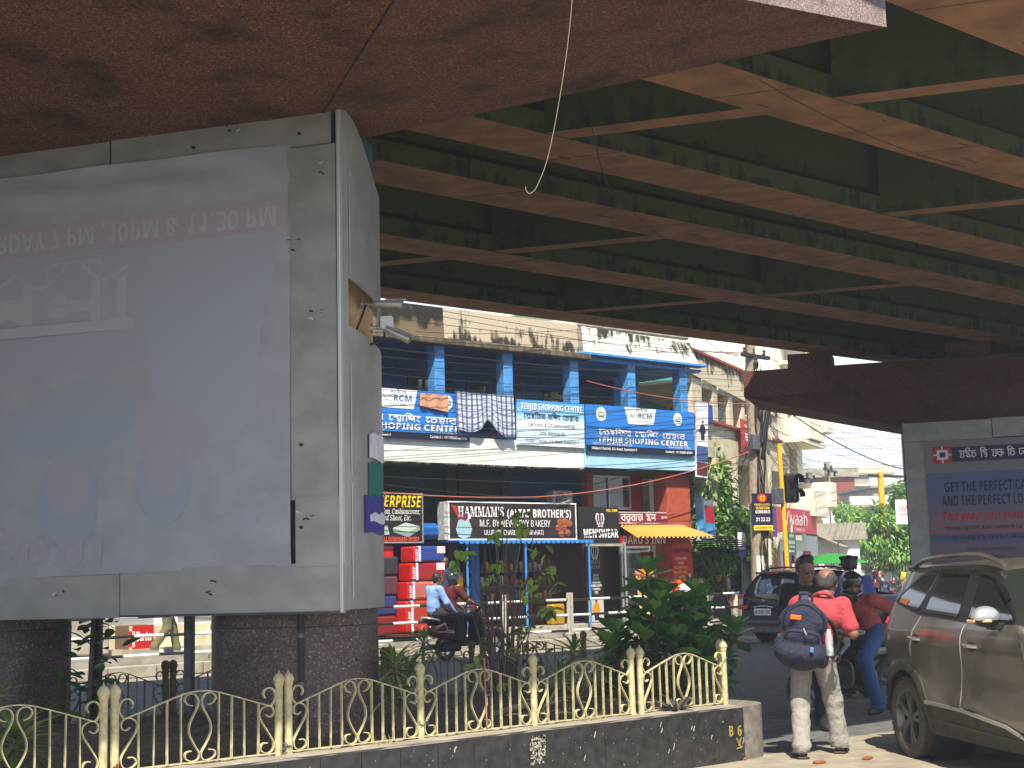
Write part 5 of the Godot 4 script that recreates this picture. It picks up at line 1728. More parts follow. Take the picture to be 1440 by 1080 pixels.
	b.prism([V2(-1.74, -0.20), V2(-1.66, 0.03), V2(-1.38, 0.05), V2(-1.28, -0.18), V2(-1.34, -0.36), V2(-1.52, -0.41), V2(-1.68, -0.36)], 0.006)
	pr = obj("printed_cup", b, mat(Color(0.62, 0.76, 0.76), 0.6), t)
	b = MB.new()
	for i in 12:
		b.ell(V3(-1.52 + rr(-0.13, 0.13), 0.08 + rr(-0.06, 0.06), 0.006), V3(0.05, 0.04, 0.006), 7)
	obj("printed_berries", b, mat(Color(0.48, 0.16, 0.36), 0.6), pr)
	put_box("printed_tag", V3(-1.36, 0.10, 0.008), V3(0.07, 0.12, 0.006), M.letter_white, pr)
	b = MB.new()
	for q in [[1.42, -0.02], [1.58, 0.0], [1.72, -0.06], [1.36, -0.16], [1.55, -0.15], [1.45, -0.30], [1.66, -0.28]]:
		b.ell(V3(q[0], q[1], 0.004), V3(0.105, 0.085, 0.012), 9)
	obj("printed_snacks", b, rough_mat(Color(0.52, 0.22, 0.09), Color(0.82, 0.46, 0.26), 0.12, 0.7, 0.0, 0.02, 71, false), t)
	b = MB.new()
	b.prism([V2(-1.88, 0.36), V2(-1.74, 0.34), V2(-1.62, 0.14), V2(-1.72, 0.12)], 0.004)
	obj("printed_flame", b, mat(Color(0.70, 0.22, 0.12), 0.6), t)
	put_tube("bamboo", [V3(1.3, 0.40, 0.04), V3(1.72, 0.50, 0.06)], 0.018, M.wood_pole, t)
	var st := thing("stall_canopy", "blue tin canopy on thin blue posts below the brown bakery sign", "canopy", P(21.5, 0, 25.3))
	put_box("tin_sheet", V3(0, 2.44, -0.6), V3(4.1, 0.03, 1.4), M.shop_blue, st)
	for i in 27:
		var fb := MB.new()
		var x := -2.0 + i * 0.152
		fb.prism([V2(x, 2.45), V2(x + 0.145, 2.45), V2(x + 0.13, 2.385), V2(x + 0.072, 2.365), V2(x + 0.015, 2.385)], 0.006, TX(V3(0, 0, 0.12)))
		obj("frill", fb, M.post_blue if i % 2 == 0 else M.sky_blue, st)
	for x in [-1.72, 0.0, 2.0]:
		put_tube("post", [V3(x, 0.40, 0.05), V3(x, 2.44, 0.05)], 0.028, M.post_blue, st, 8)
	put_box("door_panel", V3(-0.92, 1.45, -0.7), V3(0.26, 2.0, 0.06), M.shop_blue, st, 0.01)
	put_box("drum", V3(-2.5, 2.68, -0.7), V3(1.0, 0.36, 0.4), M.shop_blue, st, 0.1)
	for k in [[-1.45, 0.9], [-0.45, 0.9], [0.45, 1.0], [1.35, 1.0]]:
		var c := thing("display_cabinet", {-1.45: "glass sweet cabinet with boxes beside the blue door panel", -0.45: "dim glass cabinet of jars behind the bare shrub's left stems", 0.45: "dim glass cabinet of jars right of the middle blue post", 1.35: "dim cabinet of drinks at the right of the stall"}[k[0]], "cabinet", P(21.5 + k[0], 0.44, 26.25), 0.0, "cabinets in the bakery stall")
		put_box("carcass", V3(0, 0.55, -0.3), V3(k[1] - 0.1, 1.1, 0.3), M.brown_wood, c)
		for y in [0.25, 0.6, 0.95, 1.3]:
			put_box("shelf", V3(0, y, -0.1), V3(k[1] - 0.1, 0.025, 0.3), M.steel, c)
			for i in 5:
				var col: Color = [Color(0.65, 0.50, 0.30), Color(0.72, 0.70, 0.62), Color(0.50, 0.14, 0.10), Color(0.30, 0.36, 0.22), Color(0.75, 0.60, 0.20)][rng.randi() % 5]
				var s := rr(0.07, 0.13)
				put_box("jar", V3(-0.3 + i * 0.15, y + 0.02 + s, -0.1), V3(0.10, s * 2, 0.10), mat(col, 0.4), c, 0.02)
	for k in [[22.95, 0.95, 0.42, 0.5, Color(0.62, 0.48, 0.08), "yellow water drum standing at the front of the bakery stall"]]:
		var c := put_box("stall_item", P(k[0], 0.44 + k[3] / 2, 25.9), V3(k[2], k[3], 0.25), mat(k[4], 0.5), null, 0.04)
		tag(c, k[5], "drum" if k[0] < 23 else "board")
	var ac := thing("air_conditioner", "white air-conditioner box above the right end of the bakery sign", "air conditioner", P(23.55, 3.46, 26.3))
	put_box("casing", Vector3.ZERO, V3(0.66, 0.46, 0.26), M.white, ac, 0.02)
	b = MB.new()
	b.lathe([V2(0.0, 0), V2(0.17, 0), V2(0.17, 0.02), V2(0.15, 0.02)], 18, V3(-0.08, 0, 0.13), Basis(Vector3.RIGHT, PI / 2))
	obj("fan_grille", b, M.dark_steel, ac)
	for i in 5:
		b = MB.new()
		b.lathe([V2(0.025 + i * 0.028, 0.022), V2(0.033 + i * 0.028, 0.022)], 16, V3(-0.08, 0, 0.13), Basis(Vector3.RIGHT, PI / 2))
		obj("grille_ring", b, M.silver, ac)
	t = board("shop_sign", "black sign with white collar emblem over the menswear shop", 23.48, 2.36, 24.80, 3.26, 25.5, M.sign_black)
	t.rotation.x = -0.04
	lettering(t, "MEN'SWEAR", 0.21, V3(0.0, -0.20, 0.004), M.letter_white, 1.16)
	script_part(t, "eDB EBaP", 0.075, 0.38, V3(0.42, 0.36, 0.004), M.letter_yellow, 1.5)
	collar(t, V3(0, 0.12, 0.004), 0.17)
	put_box("sign_foot", V3(0.1, -0.48, -0.06), V3(1.2, 0.06, 0.2), M.grey_wall, t)
	t = board("banner_stand", "tall black menswear banner with a printed man in a yellow shirt", 24.02, 0.44, 24.62, 2.40, 25.95, M.sign_black, null, "banner")
	collar(t, V3(0.02, 0.72, 0.004), 0.16)
	lettering(t, "MEN'S", 0.09, V3(0.02, 0.50, 0.004), mat(Color(0.7, 0.7, 0.7), 0.6), 0.34, false)
	lettering(t, "WEAR", 0.09, V3(0.02, 0.38, 0.004), mat(Color(0.7, 0.7, 0.7), 0.6), 0.34, false)
	for k in 6:
		lettering(t, ["JEANS", "SHIRTS", "TROUSERS", "FORMAL PANTS", "T-SHIRTS", "ETC"][k], 0.055, V3(0.04, 0.18 - k * 0.085, 0.004), M.letter_white, [0.18, 0.2, 0.28, 0.36, 0.26, 0.12][k])
	put_box("printed_panel", V3(0.02, -0.67, 0.0), V3(0.50, 0.58, 0.006), mat(Color(0.72, 0.72, 0.70), 0.6), t)
	figure_print(t, V3(0.02, -0.64, 0.004), 0.60, Color(0.78, 0.52, 0.04), Color(0.40, 0.26, 0.18))
	t = thing("signpost", "thin grey pole carrying the corner of the menswear sign", "pole", P(24.86, 0.4, 25.4))
	put_tube("shaft", [Vector3.ZERO, V3(0, 2.0, 0)], 0.028, M.silver, t, 8)
	put_box("foot", V3(0, 0.02, 0), V3(0.1, 0.03, 0.1), M.steel, t)
	t = board("shop_sign", "dark pink inn sign with white script above the yellow awning", 24.80, 2.87, 26.66, 3.14, 25.55, mat(Color(0.52, 0.10, 0.20), 0.6), mat(Color(0.75, 0.65, 0.66), 0.6))
	script_part(t, "BRuRaJ In", 0.20, 1.25, V3(-0.22, 0.0, 0.006), M.letter_white, 1.2)
	script_part(t, "RaP", 0.08, 0.24, V3(0.72, 0.0, 0.006), M.letter_white, 1.2)
	t = board("shop_sign", "red inn sign half hidden under the yellow awning", 24.82, 2.32, 26.60, 2.58, 25.56, M.sign_red)
	lettering(t, "BARU'S INN", 0.20, V3(0.0, 0.0, 0.006), M.letter_white, 1.5)
	t = thing("awning", "corrugated yellow awning sloping out over the inn door", "awning", P(25.95, 2.66, 25.2))
	for i in 18:
		b = MB.new()
		var x0 := -1.2 + i * 0.154
		b.surf(6, 1, func(s: float, q: float) -> Vector3:
			var x := x0 + s * 0.154
			var out := 0.75 * (1 - q)
			return V3(lerpf(x, x * 0.80 - 0.12, q), lerpf(-0.16, 0.16, q) + 0.03 * sin(s * TAU - PI / 2), out - 0.35))
		obj("corrugated_strip", b, M.yellow_awning, t)
	t = board("menu_panel", "bright red inn menu board on the terracotta pillar", 26.56, 0.95, 27.22, 2.35, 25.42, mat(Color(0.80, 0.10, 0.05), 0.55), null, "sign")
	lettering(t, "BARU'S INN", 0.10, V3(0, 0.52, 0.004), M.letter_black, 0.58)
	for k in 8:
		lettering(t, ["AUTHENTIC ASSAMESE", "FOOD", "RICE, PORK THALI", "RICE, FISH THALI", "CHICKEN FRY", "DUCK", "MOMO", "PITHA"][k], 0.06, V3(-0.02 - 0.015 * k, 0.32 - 0.115 * k, 0.004), M.letter_white if k < 2 else M.letter_yellow, [0.42, 0.2, 0.5, 0.48, 0.34, 0.2, 0.2, 0.22][k])
	t = board("menu_panel", "dull red menu board in the shade left of the terracotta pillar", 26.08, 1.1, 26.52, 2.16, 26.05, mat(Color(0.50, 0.12, 0.10), 0.6), null, "sign")
	for k in 5:
		lettering(t, ["TEA COFFEE", "ICE CREAM", "COLD DRINKS", "ROLLS", "SNACKS"][k], 0.06, V3(-0.04, 0.40 - 0.15 * k, 0.004), mat(Color(0.75, 0.70, 0.68), 0.6), [0.30, 0.28, 0.32, 0.18, 0.22][k])
	t = thing("standee", "leaning orange and yellow inn standee board by the thin grey pole", "sign", P(25.35, 0.42, 25.2))
	b = MB.new()
	b.quad(V3(-0.30, 0, 0.12), V3(0.30, 0, 0.12), V3(0.30, 1.30, -0.05), V3(-0.30, 1.30, -0.05))
	obj("panel", b, gradient_mat([[0.0, Color(0.88, 0.50, 0.10)], [0.5, Color(0.95, 0.68, 0.12)], [1.0, Color(0.97, 0.88, 0.30)]]), t)
	lettering(t, "BARU'S INN", 0.10, V3(0, 1.13, -0.02), M.letter_black, 0.5)
	put_tube("frame", [V3(-0.31, 0, 0.115), V3(-0.31, 1.31, -0.055)], 0.012, M.silver, t)
	put_tube("frame", [V3(0.31, 0, 0.115), V3(0.31, 1.31, -0.055)], 0.012, M.silver, t)
	t = thing("glass_door", "open glass door of the inn behind the big leafy bush", "door", P(26.0, 0.42, 26.2))
	put_box("frame", V3(-0.5, 0.95, 0), V3(0.06, 1.9, 0.06), M.silver, t)
	put_box("frame", V3(0.5, 0.95, 0), V3(0.06, 1.9, 0.06), M.silver, t)
	put_box("frame", V3(0, 1.87, 0), V3(0.94, 0.06, 0.06), M.silver, t)
	b = MB.new()
	b.quad(V3(-0.47, 0, 0), V3(0.47, 0, 0), V3(0.47, 1.84, 0), V3(-0.47, 1.84, 0))
	obj("pane", b, glass(Color(0.7, 0.8, 0.8), 0.25), t)
	var ys := 0.47
	var cols := [[Color(0.62, 0.10, 0.03), Color(0.88, 0.28, 0.10), "orange patterned mattress in plastic, bottom of the stack by the pier", 0.70, 0.78], [Color(0.66, 0.22, 0.20), Color(0.88, 0.46, 0.42), "pink patterned mattress in plastic, second from the bottom of the stack", 0.40, 0.76],
		[Color(0.48, 0.03, 0.06), Color(0.72, 0.07, 0.11), "dark red patterned mattress in plastic, third up in the stack", 0.40, 0.76], [Color(0.08, 0.16, 0.45), Color(0.20, 0.34, 0.72), "blue flowered mattress in plastic on top of the stack", 0.36, 0.72]]
	for k in cols.size():
		var c = cols[k]
		var mt := thing("mattress", c[2], "mattress", P([18.44, 18.5, 18.62, 18.66][k], ys + c[3] / 2, 25.3), [0.06, 0.02, -0.03, 0.0][k], "mattresses stacked outside the shop")
		var mm := rough_mat(c[0], c[1], 0.22, 0.35, 0.0, 0.03, 80 + k, false, FastNoiseLite.TYPE_CELLULAR)
		mm.clearcoat_enabled = true
		mm.clearcoat = 0.6
		put_box("cover", Vector3.ZERO, V3(c[4], c[3] - 0.015, 0.5), mm, mt, 0.05)
		put_box("printed_end", V3(-c[4] / 2 - 0.07, 0, 0.01), V3(0.16, c[3] - 0.03, 0.5), mat(Color(0.70, 0.08, 0.07), 0.4), mt, 0.03)
		put_box("white_edge", V3(-c[4] / 2 + 0.02, 0, 0.03), V3(0.06, c[3] - 0.02, 0.5), mat(Color(0.72, 0.80, 0.90), 0.4), mt, 0.02)
		put_box("plastic_corner", V3(c[4] / 2 - 0.12, c[3] / 2 - 0.09, 0.252), V3(0.22, 0.15, 0.006), mat(Color(0.88, 0.80, 0.82), 0.35), mt)
		var l := lettering(mt, "SLEEP", 0.07, V3(-c[4] / 2 - 0.07, -0.02, 0.268), M.letter_white, 0.26)
		l.rotation.z = PI / 2
		ys += c[3]
	t = thing("pallet", "low wooden platform under the mattress stack", "platform", P(18.6, 0.42, 25.3))
	for i in 4:
		put_box("plank", V3(0, 0.02, -0.36 + i * 0.24), V3(2.0, 0.05, 0.2), M.brown_wood, t)
	t = thing("side_stack", "dim stack of dark wrapped bedding left of the mattress stack", "bedding stack", P(17.4, 0.45, 25.7))
	for k in 4:
		put_box("bundle", V3(rr(-0.05, 0.05), 0.2 + k * 0.42, 0), V3(1.0, 0.40, 0.8), mat([Color(0.45, 0.10, 0.10), Color(0.16, 0.20, 0.40), Color(0.32, 0.20, 0.22), Color(0.18, 0.18, 0.20)][k], 0.5), t, 0.04)
	t = thing("carton", "yellow and brown carton on the shop counter beside the scooter riders", "carton", P(19.85, 1.55, 25.9))
	put_box("box", Vector3.ZERO, V3(0.40, 0.34, 0.3), mat(Color(0.60, 0.42, 0.18), 0.8), t, 0.01)
	put_box("printed_side", V3(0.04, 0, 0.152), V3(0.28, 0.26, 0.006), mat(Color(0.90, 0.65, 0.06), 0.7), t)
	t = thing("counter", "dark wooden counter under the yellow carton", "counter", P(19.85, 0.44, 26.0))
	put_box("body", V3(0, 0.45, 0), V3(0.8, 0.9, 0.4), M.brown_wood, t)
	put_box("top", V3(0, 0.92, 0.02), V3(0.86, 0.04, 0.46), M.brown_wood, t)
	t = thing("hanging_bag", "red plastic bag hanging under the mattress-shop sign", "bag", P(17.95, 2.22, 25.75))
	put_box("bag", Vector3.ZERO, V3(0.34, 0.32, 0.12), M.lamp_red, t, 0.05)
	put_tube("hook", [V3(0, 0.15, 0), V3(0, 0.3, 0)], 0.01, M.steel, t)
	t = thing("tarpaulin", "torn blue and white printed tarpaulin hanging beside the blue building's corner", "tarpaulin", P(28.6, 3.0, 26.2), 0.5)
	b = MB.new()
	var f := func(s: float, q: float) -> Vector3:
		return V3(lerpf(-0.75, 0.7, s) + 0.06 * sin(q * 5.0), lerpf(-0.55, 0.72 - 0.42 * s, q) - 0.05 * sin(s * 6.0), 0.28 * sin(s * 3.0) + 0.05 * sin(s * 16.0))
	b.surf(30, 10, f)
	obj("sheet", b, gradient_mat([[0.0, Color(0.42, 0.50, 0.52)], [0.25, Color(0.48, 0.66, 0.74)], [0.6, Color(0.22, 0.55, 0.78)], [1.0, Color(0.55, 0.62, 0.64)]]), t)
	for k in [[0.28, 0.45, 0.48, 0.85, Color(0.70, 0.10, 0.16)], [0.55, 0.0, 0.72, 1.0, Color(0.80, 0.86, 0.88)], [0.80, 0.1, 0.97, 0.95, Color(0.86, 0.88, 0.88)], [0.3, 0.15, 0.62, 0.26, Color(0.14, 0.30, 0.60)]]:
		b = MB.new()
		b.surf(10, 6, func(s: float, q: float) -> Vector3: return f.call(lerpf(k[0], k[2], s), lerpf(k[1], k[3], q)) + V3(0, 0, 0.008))
		obj("printed_patch", b, mat(k[4], 0.7), t)
	t = thing("shop_roof", "dark sloping tin shop roof under the torn tarpaulin", "roof", P(29.4, 2.25, 26.3), 0.35)
	for i in 9:
		put_box("tin_strip", V3(-1.3 + i * 0.32, 0.28 - i * 0.05, 0.0), V3(0.31, 0.03, 1.6), M.dark_steel, t)

func collar(t: Node3D, at: Vector3, s: float) -> void:
	var b := MB.new()
	for e in [-1, 1]:
		b.line2d(catmull([at_xy(at) + V2(e * s * 0.55, s), at_xy(at) + V2(e * s * 0.75, s * 0.3), at_xy(at) + V2(e * s * 0.3, -s * 0.95)], 5), s * 0.2, at.z)
		b.line2d([at_xy(at) + V2(e * s * 0.52, s), at_xy(at) + V2(e * s * 0.14, s * 0.82)], s * 0.16, at.z)
		b.line2d([at_xy(at) + V2(e * s * 0.3, s * 0.7), at_xy(at) + V2(e * s * 0.12, -s * 0.9)], s * 0.11, at.z)
	obj("collar_mark", b, M.letter_white, t)

func figure_print(t: Node3D, at: Vector3, h: float, shirt: Color, skin: Color) -> void:
	var b := MB.new()
	var q := at_xy(at)
	b.prism([q + V2(-0.17, 0.12) * h, q + V2(-0.10, 0.24) * h, q + V2(0.10, 0.24) * h, q + V2(0.17, 0.12) * h, q + V2(0.22, -0.10) * h, q + V2(0.13, -0.16) * h, q + V2(-0.13, -0.16) * h, q + V2(-0.26, -0.06) * h], 0.002, TX(V3(0, 0, at.z)))
	obj("printed_shirt", b, mat(shirt, 0.6), t)
	b = MB.new()
	b.prism([q + V2(-0.12, -0.16) * h, q + V2(0.13, -0.16) * h, q + V2(0.14, -0.47) * h, q + V2(-0.11, -0.47) * h], 0.002, TX(V3(0, 0, at.z)))
	obj("printed_trousers", b, mat(Color(0.10, 0.12, 0.18), 0.6), t)
	b = MB.new()
	b.ell(V3(q.x, q.y + 0.33 * h, at.z), V3(0.07 * h, 0.095 * h, 0.003), 12)
	obj("printed_face", b, mat(skin, 0.6), t)
	b = MB.new()
	b.ell(V3(q.x, q.y + 0.40 * h, at.z + 0.001), V3(0.078 * h, 0.05 * h, 0.003), 12)
	b.box(V3(q.x, q.y + 0.345 * h, at.z + 0.004), V3(0.11 * h, 0.02 * h, 0.002))
	obj("printed_hair", b, M.letter_black, t)

# ---------- pavement across the street, with its striped rails
func far_pavement() -> void:
	var b := MB.new()
	b.box(P(15.0, 0.17, 25.3), V3(28.6, 0.34, 2.3))
	struct("pavement", b, M.concrete)
	b = MB.new()
	b.quad(P(0.8, 0.344, 24.16), P(29.2, 0.344, 24.16), P(29.2, 0.344, 26.4), P(0.8, 0.344, 26.4))
	struct("pavement_surface", b, rough_mat(lin(0.34, 0.29, 0.23), lin(0.52, 0.46, 0.38), 1.9, 0.95, 2.0, 0.014, 91))
	for i in 30:
		var u := 2.0 + i * 0.92
		var k := bxm(P(u, 0.11 + rr(-0.01, 0.01), 24.02 + rr(-0.02, 0.02)), V3(0.9, 0.22, 0.24), 0.02)
		var s := struct("kerb_stone", k, M.concrete)
	b = MB.new()
	b.quad(P(28.0, 0.006, 23.9), P(70.0, 0.006, 40.0), P(66.0, 0.006, 46.0), P(28.0, 0.006, 28.0))
	struct("roadside", b, M.dusty)
	var st := thing("shop_step", "long low concrete step before the bakery and menswear shops", "step", P(22.5, 0.34, 25.95))
	put_box("tread", V3(0, 0.05, 0), V3(6.2, 0.10, 0.6), M.concrete, st, 0.015)
	put_box("riser_crack", V3(-1.2, 0.05, 0.301), V3(0.02, 0.09, 0.004), M.dark, st)
	var g := "striped pipe rails along the far pavement"
	for sec in [[6.2, 12.9, "black and white striped pipe rail seen under the hoarding"], [13.1, 19.76, "black and white striped pipe rail behind the scooter"], [19.80, 21.68, "white and black pipe rail behind the bare shrub"], [21.72, 24.95, "striped pipe rail in front of the menswear banner"], [26.2, 29.6, "striped pipe rail beside the waiting pedestrians"]]:
		var t := thing("pipe_rail", sec[2], "railing", P(0, 0, 24.0), 0.0, g)
		for h in [0.39, 0.73, 1.07]:
			var x: float = sec[0]
			var white := rng.randi() % 2 == 0
			while x < sec[1] - 0.01:
				var e := minf(x + rr(0.56, 0.68), sec[1])
				put_tube("band", [V3(x, h + rr(-0.004, 0.004), 0), V3(e, h + rr(-0.004, 0.004), 0)], 0.028, M.white if white else M.black, t, 8)
				white = not white
				x = e
		for u in [sec[0] + 0.03, sec[1] - 0.03] if sec[1] - sec[0] < 4 else [sec[0] + 0.03, (sec[0] + sec[1]) / 2, sec[1] - 0.03]:
			put_box("post", V3(u, 0.75, 0.0), V3(0.065, 0.95, 0.06), worn(Color(0.72, 0.70, 0.64), 0.8, 0.15, 0.4), t, 0.01)
			put_box("footing", V3(u, 0.2, 0.02), V3(0.24, 0.30, 0.24), M.concrete, t, 0.03)
	var t := thing("shoe_box", "red and white printed shoe-shop box standing on the far pavement under the hoarding", "box", P(12.15, 0.36, 25.9), 0.25)
	put_box("carton", V3(0, 0.26, 0), V3(0.62, 0.52, 0.4), mat(Color(0.40, 0.32, 0.24), 0.8), t, 0.01)
	put_box("printed_side", V3(0.0, 0.26, 0.203), V3(0.60, 0.50, 0.006), mat(Color(0.72, 0.06, 0.07), 0.6), t)
	lettering(t, "Bata", 0.17, V3(0.05, 0.30, 0.208), M.letter_white, 0.40, true, true, 0.2)
	for y in 5:
		for x in 2:
			if (x + y) % 2 == 0:
				put_box("printed_check", V3(-0.26 + x * 0.07, 0.06 + y * 0.10, 0.207), V3(0.07, 0.10, 0.004), mat(Color(0.82, 0.72, 0.68), 0.6), t)
	var d := thing("door_panel", "shop door leaf and pale wall beside the shoe box", "door", P(13.0, 0.36, 26.3))
	put_box("leaf", V3(0, 1.0, 0), V3(0.5, 2.0, 0.06), M.white, d, 0.01)
	put_box("handle", V3(0.18, 0.95, 0.05), V3(0.03, 0.14, 0.03), M.steel, d)
	b = MB.new()
	for i in 7:
		var pts := []
		var r := rr(0.28, 0.42)
		for k in 17:
			var a := TAU * k / 16
			pts.append(P(14.1 + r * cos(a), 0.72 + 0.9 * r * sin(a) + i * 0.01, 25.6 + 0.05 * i))
		b.tube(pts, 0.014, 5, false)
	tag(obj("cable_coil", b, mat(Color(0.45, 0.40, 0.34), 0.8)), "coiled grey cable hanging on the far pavement behind the support post", "cable coil")
	bicycle()

func bicycle() -> void:
	var t := thing("bicycle", "parked black bicycle with thin wheels behind the big leafy bush", "bicycle", P(25.5, 0.36, 24.75), 0.1)
	for x in [-0.52, 0.52]:
		var b := MB.new()
		var pts := []
		for k in 25:
			pts.append(V3(x + 0.33 * cos(TAU * k / 24), 0.35 + 0.33 * sin(TAU * k / 24), 0))
		b.tube(pts, 0.018, 6, false)
		var w := obj("wheel", b, M.rubber, t)
		b = MB.new()
		for k in 14:
			b.tube([V3(x, 0.35, 0), V3(x + 0.32 * cos(TAU * k / 14), 0.35 + 0.32 * sin(TAU * k / 14), 0)], 0.003, 4, false)
		obj("spokes", b, M.silver, w)
	var b := MB.new()
	for q in [[V3(-0.52, 0.35, 0), V3(-0.1, 0.30, 0)], [V3(-0.1, 0.30, 0), V3(0.38, 0.78, 0)], [V3(-0.1, 0.30, 0), V3(-0.24, 0.85, 0)], [V3(-0.22, 0.80, 0), V3(0.36, 0.84, 0)], [V3(-0.52, 0.35, 0), V3(-0.22, 0.76, 0)], [V3(0.52, 0.35, 0), V3(0.36, 0.95, 0)]]:
		b.tube(q, 0.016, 6)
	obj("bicycle_frame", b, M.black, t)
	b = MB.new()
	b.tube(catmull([V3(0.30, 0.96, -0.26), V3(0.38, 0.99, -0.1), V3(0.38, 0.99, 0.1), V3(0.30, 0.96, 0.26)], 4), 0.013, 6)
	obj("handlebar", b, M.chrome, t)
	b = MB.new()
	b.ell(V3(-0.25, 0.89, 0), V3(0.13, 0.035, 0.07), 10)
	obj("saddle", b, M.brown_wood, t)

# ---------- poles, traffic signal, street signs
func poles_and_signals() -> void:
	var t := thing("utility_pole", "old timber utility pole wrapped in cables and pasted with notices", "utility pole", P(29.25, 0, 24.95))
	t.rotation.z = -0.018
	var b := MB.new()
	var pts := []
	var rad := []
	for i in 20:
		pts.append(V3(0.02 * sin(i * 0.9), i * 0.52, 0.015 * cos(i * 1.3)))
		rad.append(0.17 - i * 0.0025 + 0.008 * sin(i * 2.7))
	b.tube(pts, rad, 12)
	obj("shaft", b, M.wood_pole, t)
	b = MB.new()
	pts = []
	rad = []
	for i in 14:
		pts.append(V3(0.30 + 0.02 * sin(i * 1.1), i * 0.52, 0.05))
		rad.append(0.14 - i * 0.003 + 0.006 * sin(i * 3.1))
	b.tube(pts, rad, 10)
	obj("stub_pole", b, M.wood_pole, t)
	for i in 9:
		b = MB.new()
		pts = []
		for k in 10:
			pts.append(V3(0.10 + 0.16 * sin(i * 2.1 + k * 0.7), 1.2 + k * 0.62 + i * 0.05, 0.17 + 0.03 * sin(k * 1.9 + i)))
		b.tube(catmull(pts, 3), 0.014, 5, false)
		obj("cable", b, M.wire, t)
	b = MB.new()
	b.tube(catmull([V3(0.24, 4.6, 0.12), V3(0.34, 5.3, 0.16), V3(0.62, 6.1, 0.10), V3(0.95, 6.7, 0.0)], 5), 0.07, 8)
	b.tube(catmull([V3(0.18, 5.0, 0.16), V3(0.40, 5.9, 0.2), V3(0.60, 6.5, 0.12), V3(0.85, 6.75, 0.05)], 5), 0.05, 8)
	b.tube(catmull([V3(0.30, 6.2, 0.2), V3(0.52, 6.55, 0.22), V3(0.75, 6.5, 0.2), V3(0.62, 6.0, 0.2), V3(0.40, 5.8, 0.2)], 5), 0.04, 8)
	obj("cable_loop", b, M.black, t)
	put_box("cross_arm", V3(0.1, 7.35, 0.12), V3(1.1, 0.10, 0.12), M.dark_steel, t, 0.01)
	for x in [-0.35, 0.0, 0.45]:
		b = MB.new()
		b.lathe([V2(0.02, 0), V2(0.05, 0.04), V2(0.03, 0.08), V2(0.05, 0.12), V2(0.02, 0.16)], 8, V3(x, 7.4, 0.12))
		obj("insulator", b, M.brown_wood, t)
	put_box("meter_box", V3(-0.12, 5.0, 0.17), V3(0.26, 0.42, 0.16), M.steel, t, 0.02)
	for k in [[0.0, 1.75, 0.28, 0.5, Color(0.88, 0.86, 0.82)], [0.32, 2.1, 0.24, 0.7, Color(0.86, 0.84, 0.80)], [0.33, 1.25, 0.22, 0.40, Color(0.85, 0.70, 0.70)], [0.02, 1.3, 0.26, 0.3, Color(0.78, 0.75, 0.70)]]:
		b = MB.new()
		b.surf(8, 1, func(s: float, q: float) -> Vector3:
			var a := lerpf(-1.0, 1.0, s)
			return V3(k[0] + 0.172 * sin(a), lerpf(k[1] - k[3] / 2, k[1] + k[3] / 2, q), 0.01 + 0.172 * cos(a)))
		obj("pasted_notice", b, mat(k[4], 0.9), t)
	var nt := lettering(t, "JOB", 0.11, V3(0.33, 1.30, 0.20), M.letter_red, 0.2)
	lettering(t, "CALL", 0.11, V3(0.33, 1.15, 0.20), M.letter_red, 0.2)
	t = thing("poster", "dark blue event poster with orange heading tied to the timber pole", "poster", P(29.32, 3.15, 24.72), -0.28)
	put_box("board", Vector3.ZERO, V3(0.62, 0.98, 0.02), mat(Color(0.14, 0.12, 0.26), 0.5), t)
	put_box("printed_foot", V3(0, -0.42, 0.011), V3(0.60, 0.13, 0.004), M.letter_yellow, t)
	b = MB.new()
	b.ell(V3(0, 0.36, 0.012), V3(0.15, 0.11, 0.003), 14)
	obj("printed_disc", b, mat(Color(0.85, 0.25, 0.10), 0.5), t)
	for k in 6:
		lettering(t, ["12", "FASHION & LIFESTYLE", "EXHIBITION", "GUWAHATI", "21 22 23", "Contact 98640 21100"][k], [0.13, 0.055, 0.07, 0.085, 0.10, 0.05][k], V3(0, [0.36, 0.19, 0.10, 0.0, -0.20, -0.42][k], 0.0155), [M.letter_yellow, M.letter_yellow, M.letter_yellow, M.letter_white, M.letter_white, M.letter_black][k], [0.16, 0.5, 0.42, 0.46, 0.44, 0.5][k])
	t = thing("traffic_signal", "yellow traffic signal pole with black signal head showing a white arrow", "traffic light", P(29.81, 0, 24.40))
	put_tube("pole", [V3(0.06, 0, 0), V3(-0.06, 4.95, 0)], 0.062, M.yellow, t, 12)
	put_box("bracket", V3(0.12, 3.72, 0.0), V3(0.2, 0.05, 0.05), M.dark_steel, t)
	var sg := Node3D.new()
	sg.name = "signal_head"
	t.add_child(sg, true)
	sg.position = V3(0.30, 3.60, 0.05)
	sg.rotation.y = -0.3
	sg.scale = Vector3.ONE * 1.3
	b = MB.new()
	b.cbox(V3(0, 0.13, 0), V3(0.30, 0.60, 0.2), 0.05)
	obj("housing", b, M.black, sg)
	for y in [0.28, -0.02]:
		b = MB.new()
		b.surf(12, 1, func(s: float, q: float) -> Vector3:
			var a := lerpf(-0.3, PI + 0.3, s)
			return V3(0.13 * cos(a), y + 0.13 * sin(a), 0.10 + 0.2 * q))
		obj("visor", b, M.black, sg)
	b = MB.new()
	b.prism([V2(-0.05, 0.0), V2(0.05, 0.0), V2(0.0, 0.08)], 0.01, TX(V3(0, -0.02, 0.105)))
	b.box(V3(0, -0.06, 0.11), V3(0.03, 0.08, 0.01))
	obj("arrow", b, M.letter_white, sg)
	put_box("control_box", V3(-0.24, 3.55, 0.02), V3(0.34, 0.42, 0.16), M.steel, t, 0.02)
	t = thing("shop_banner", "small red banner with white script on the cream flats' balcony", "banner", frontage(4.75, 5.65, -0.45), ST)
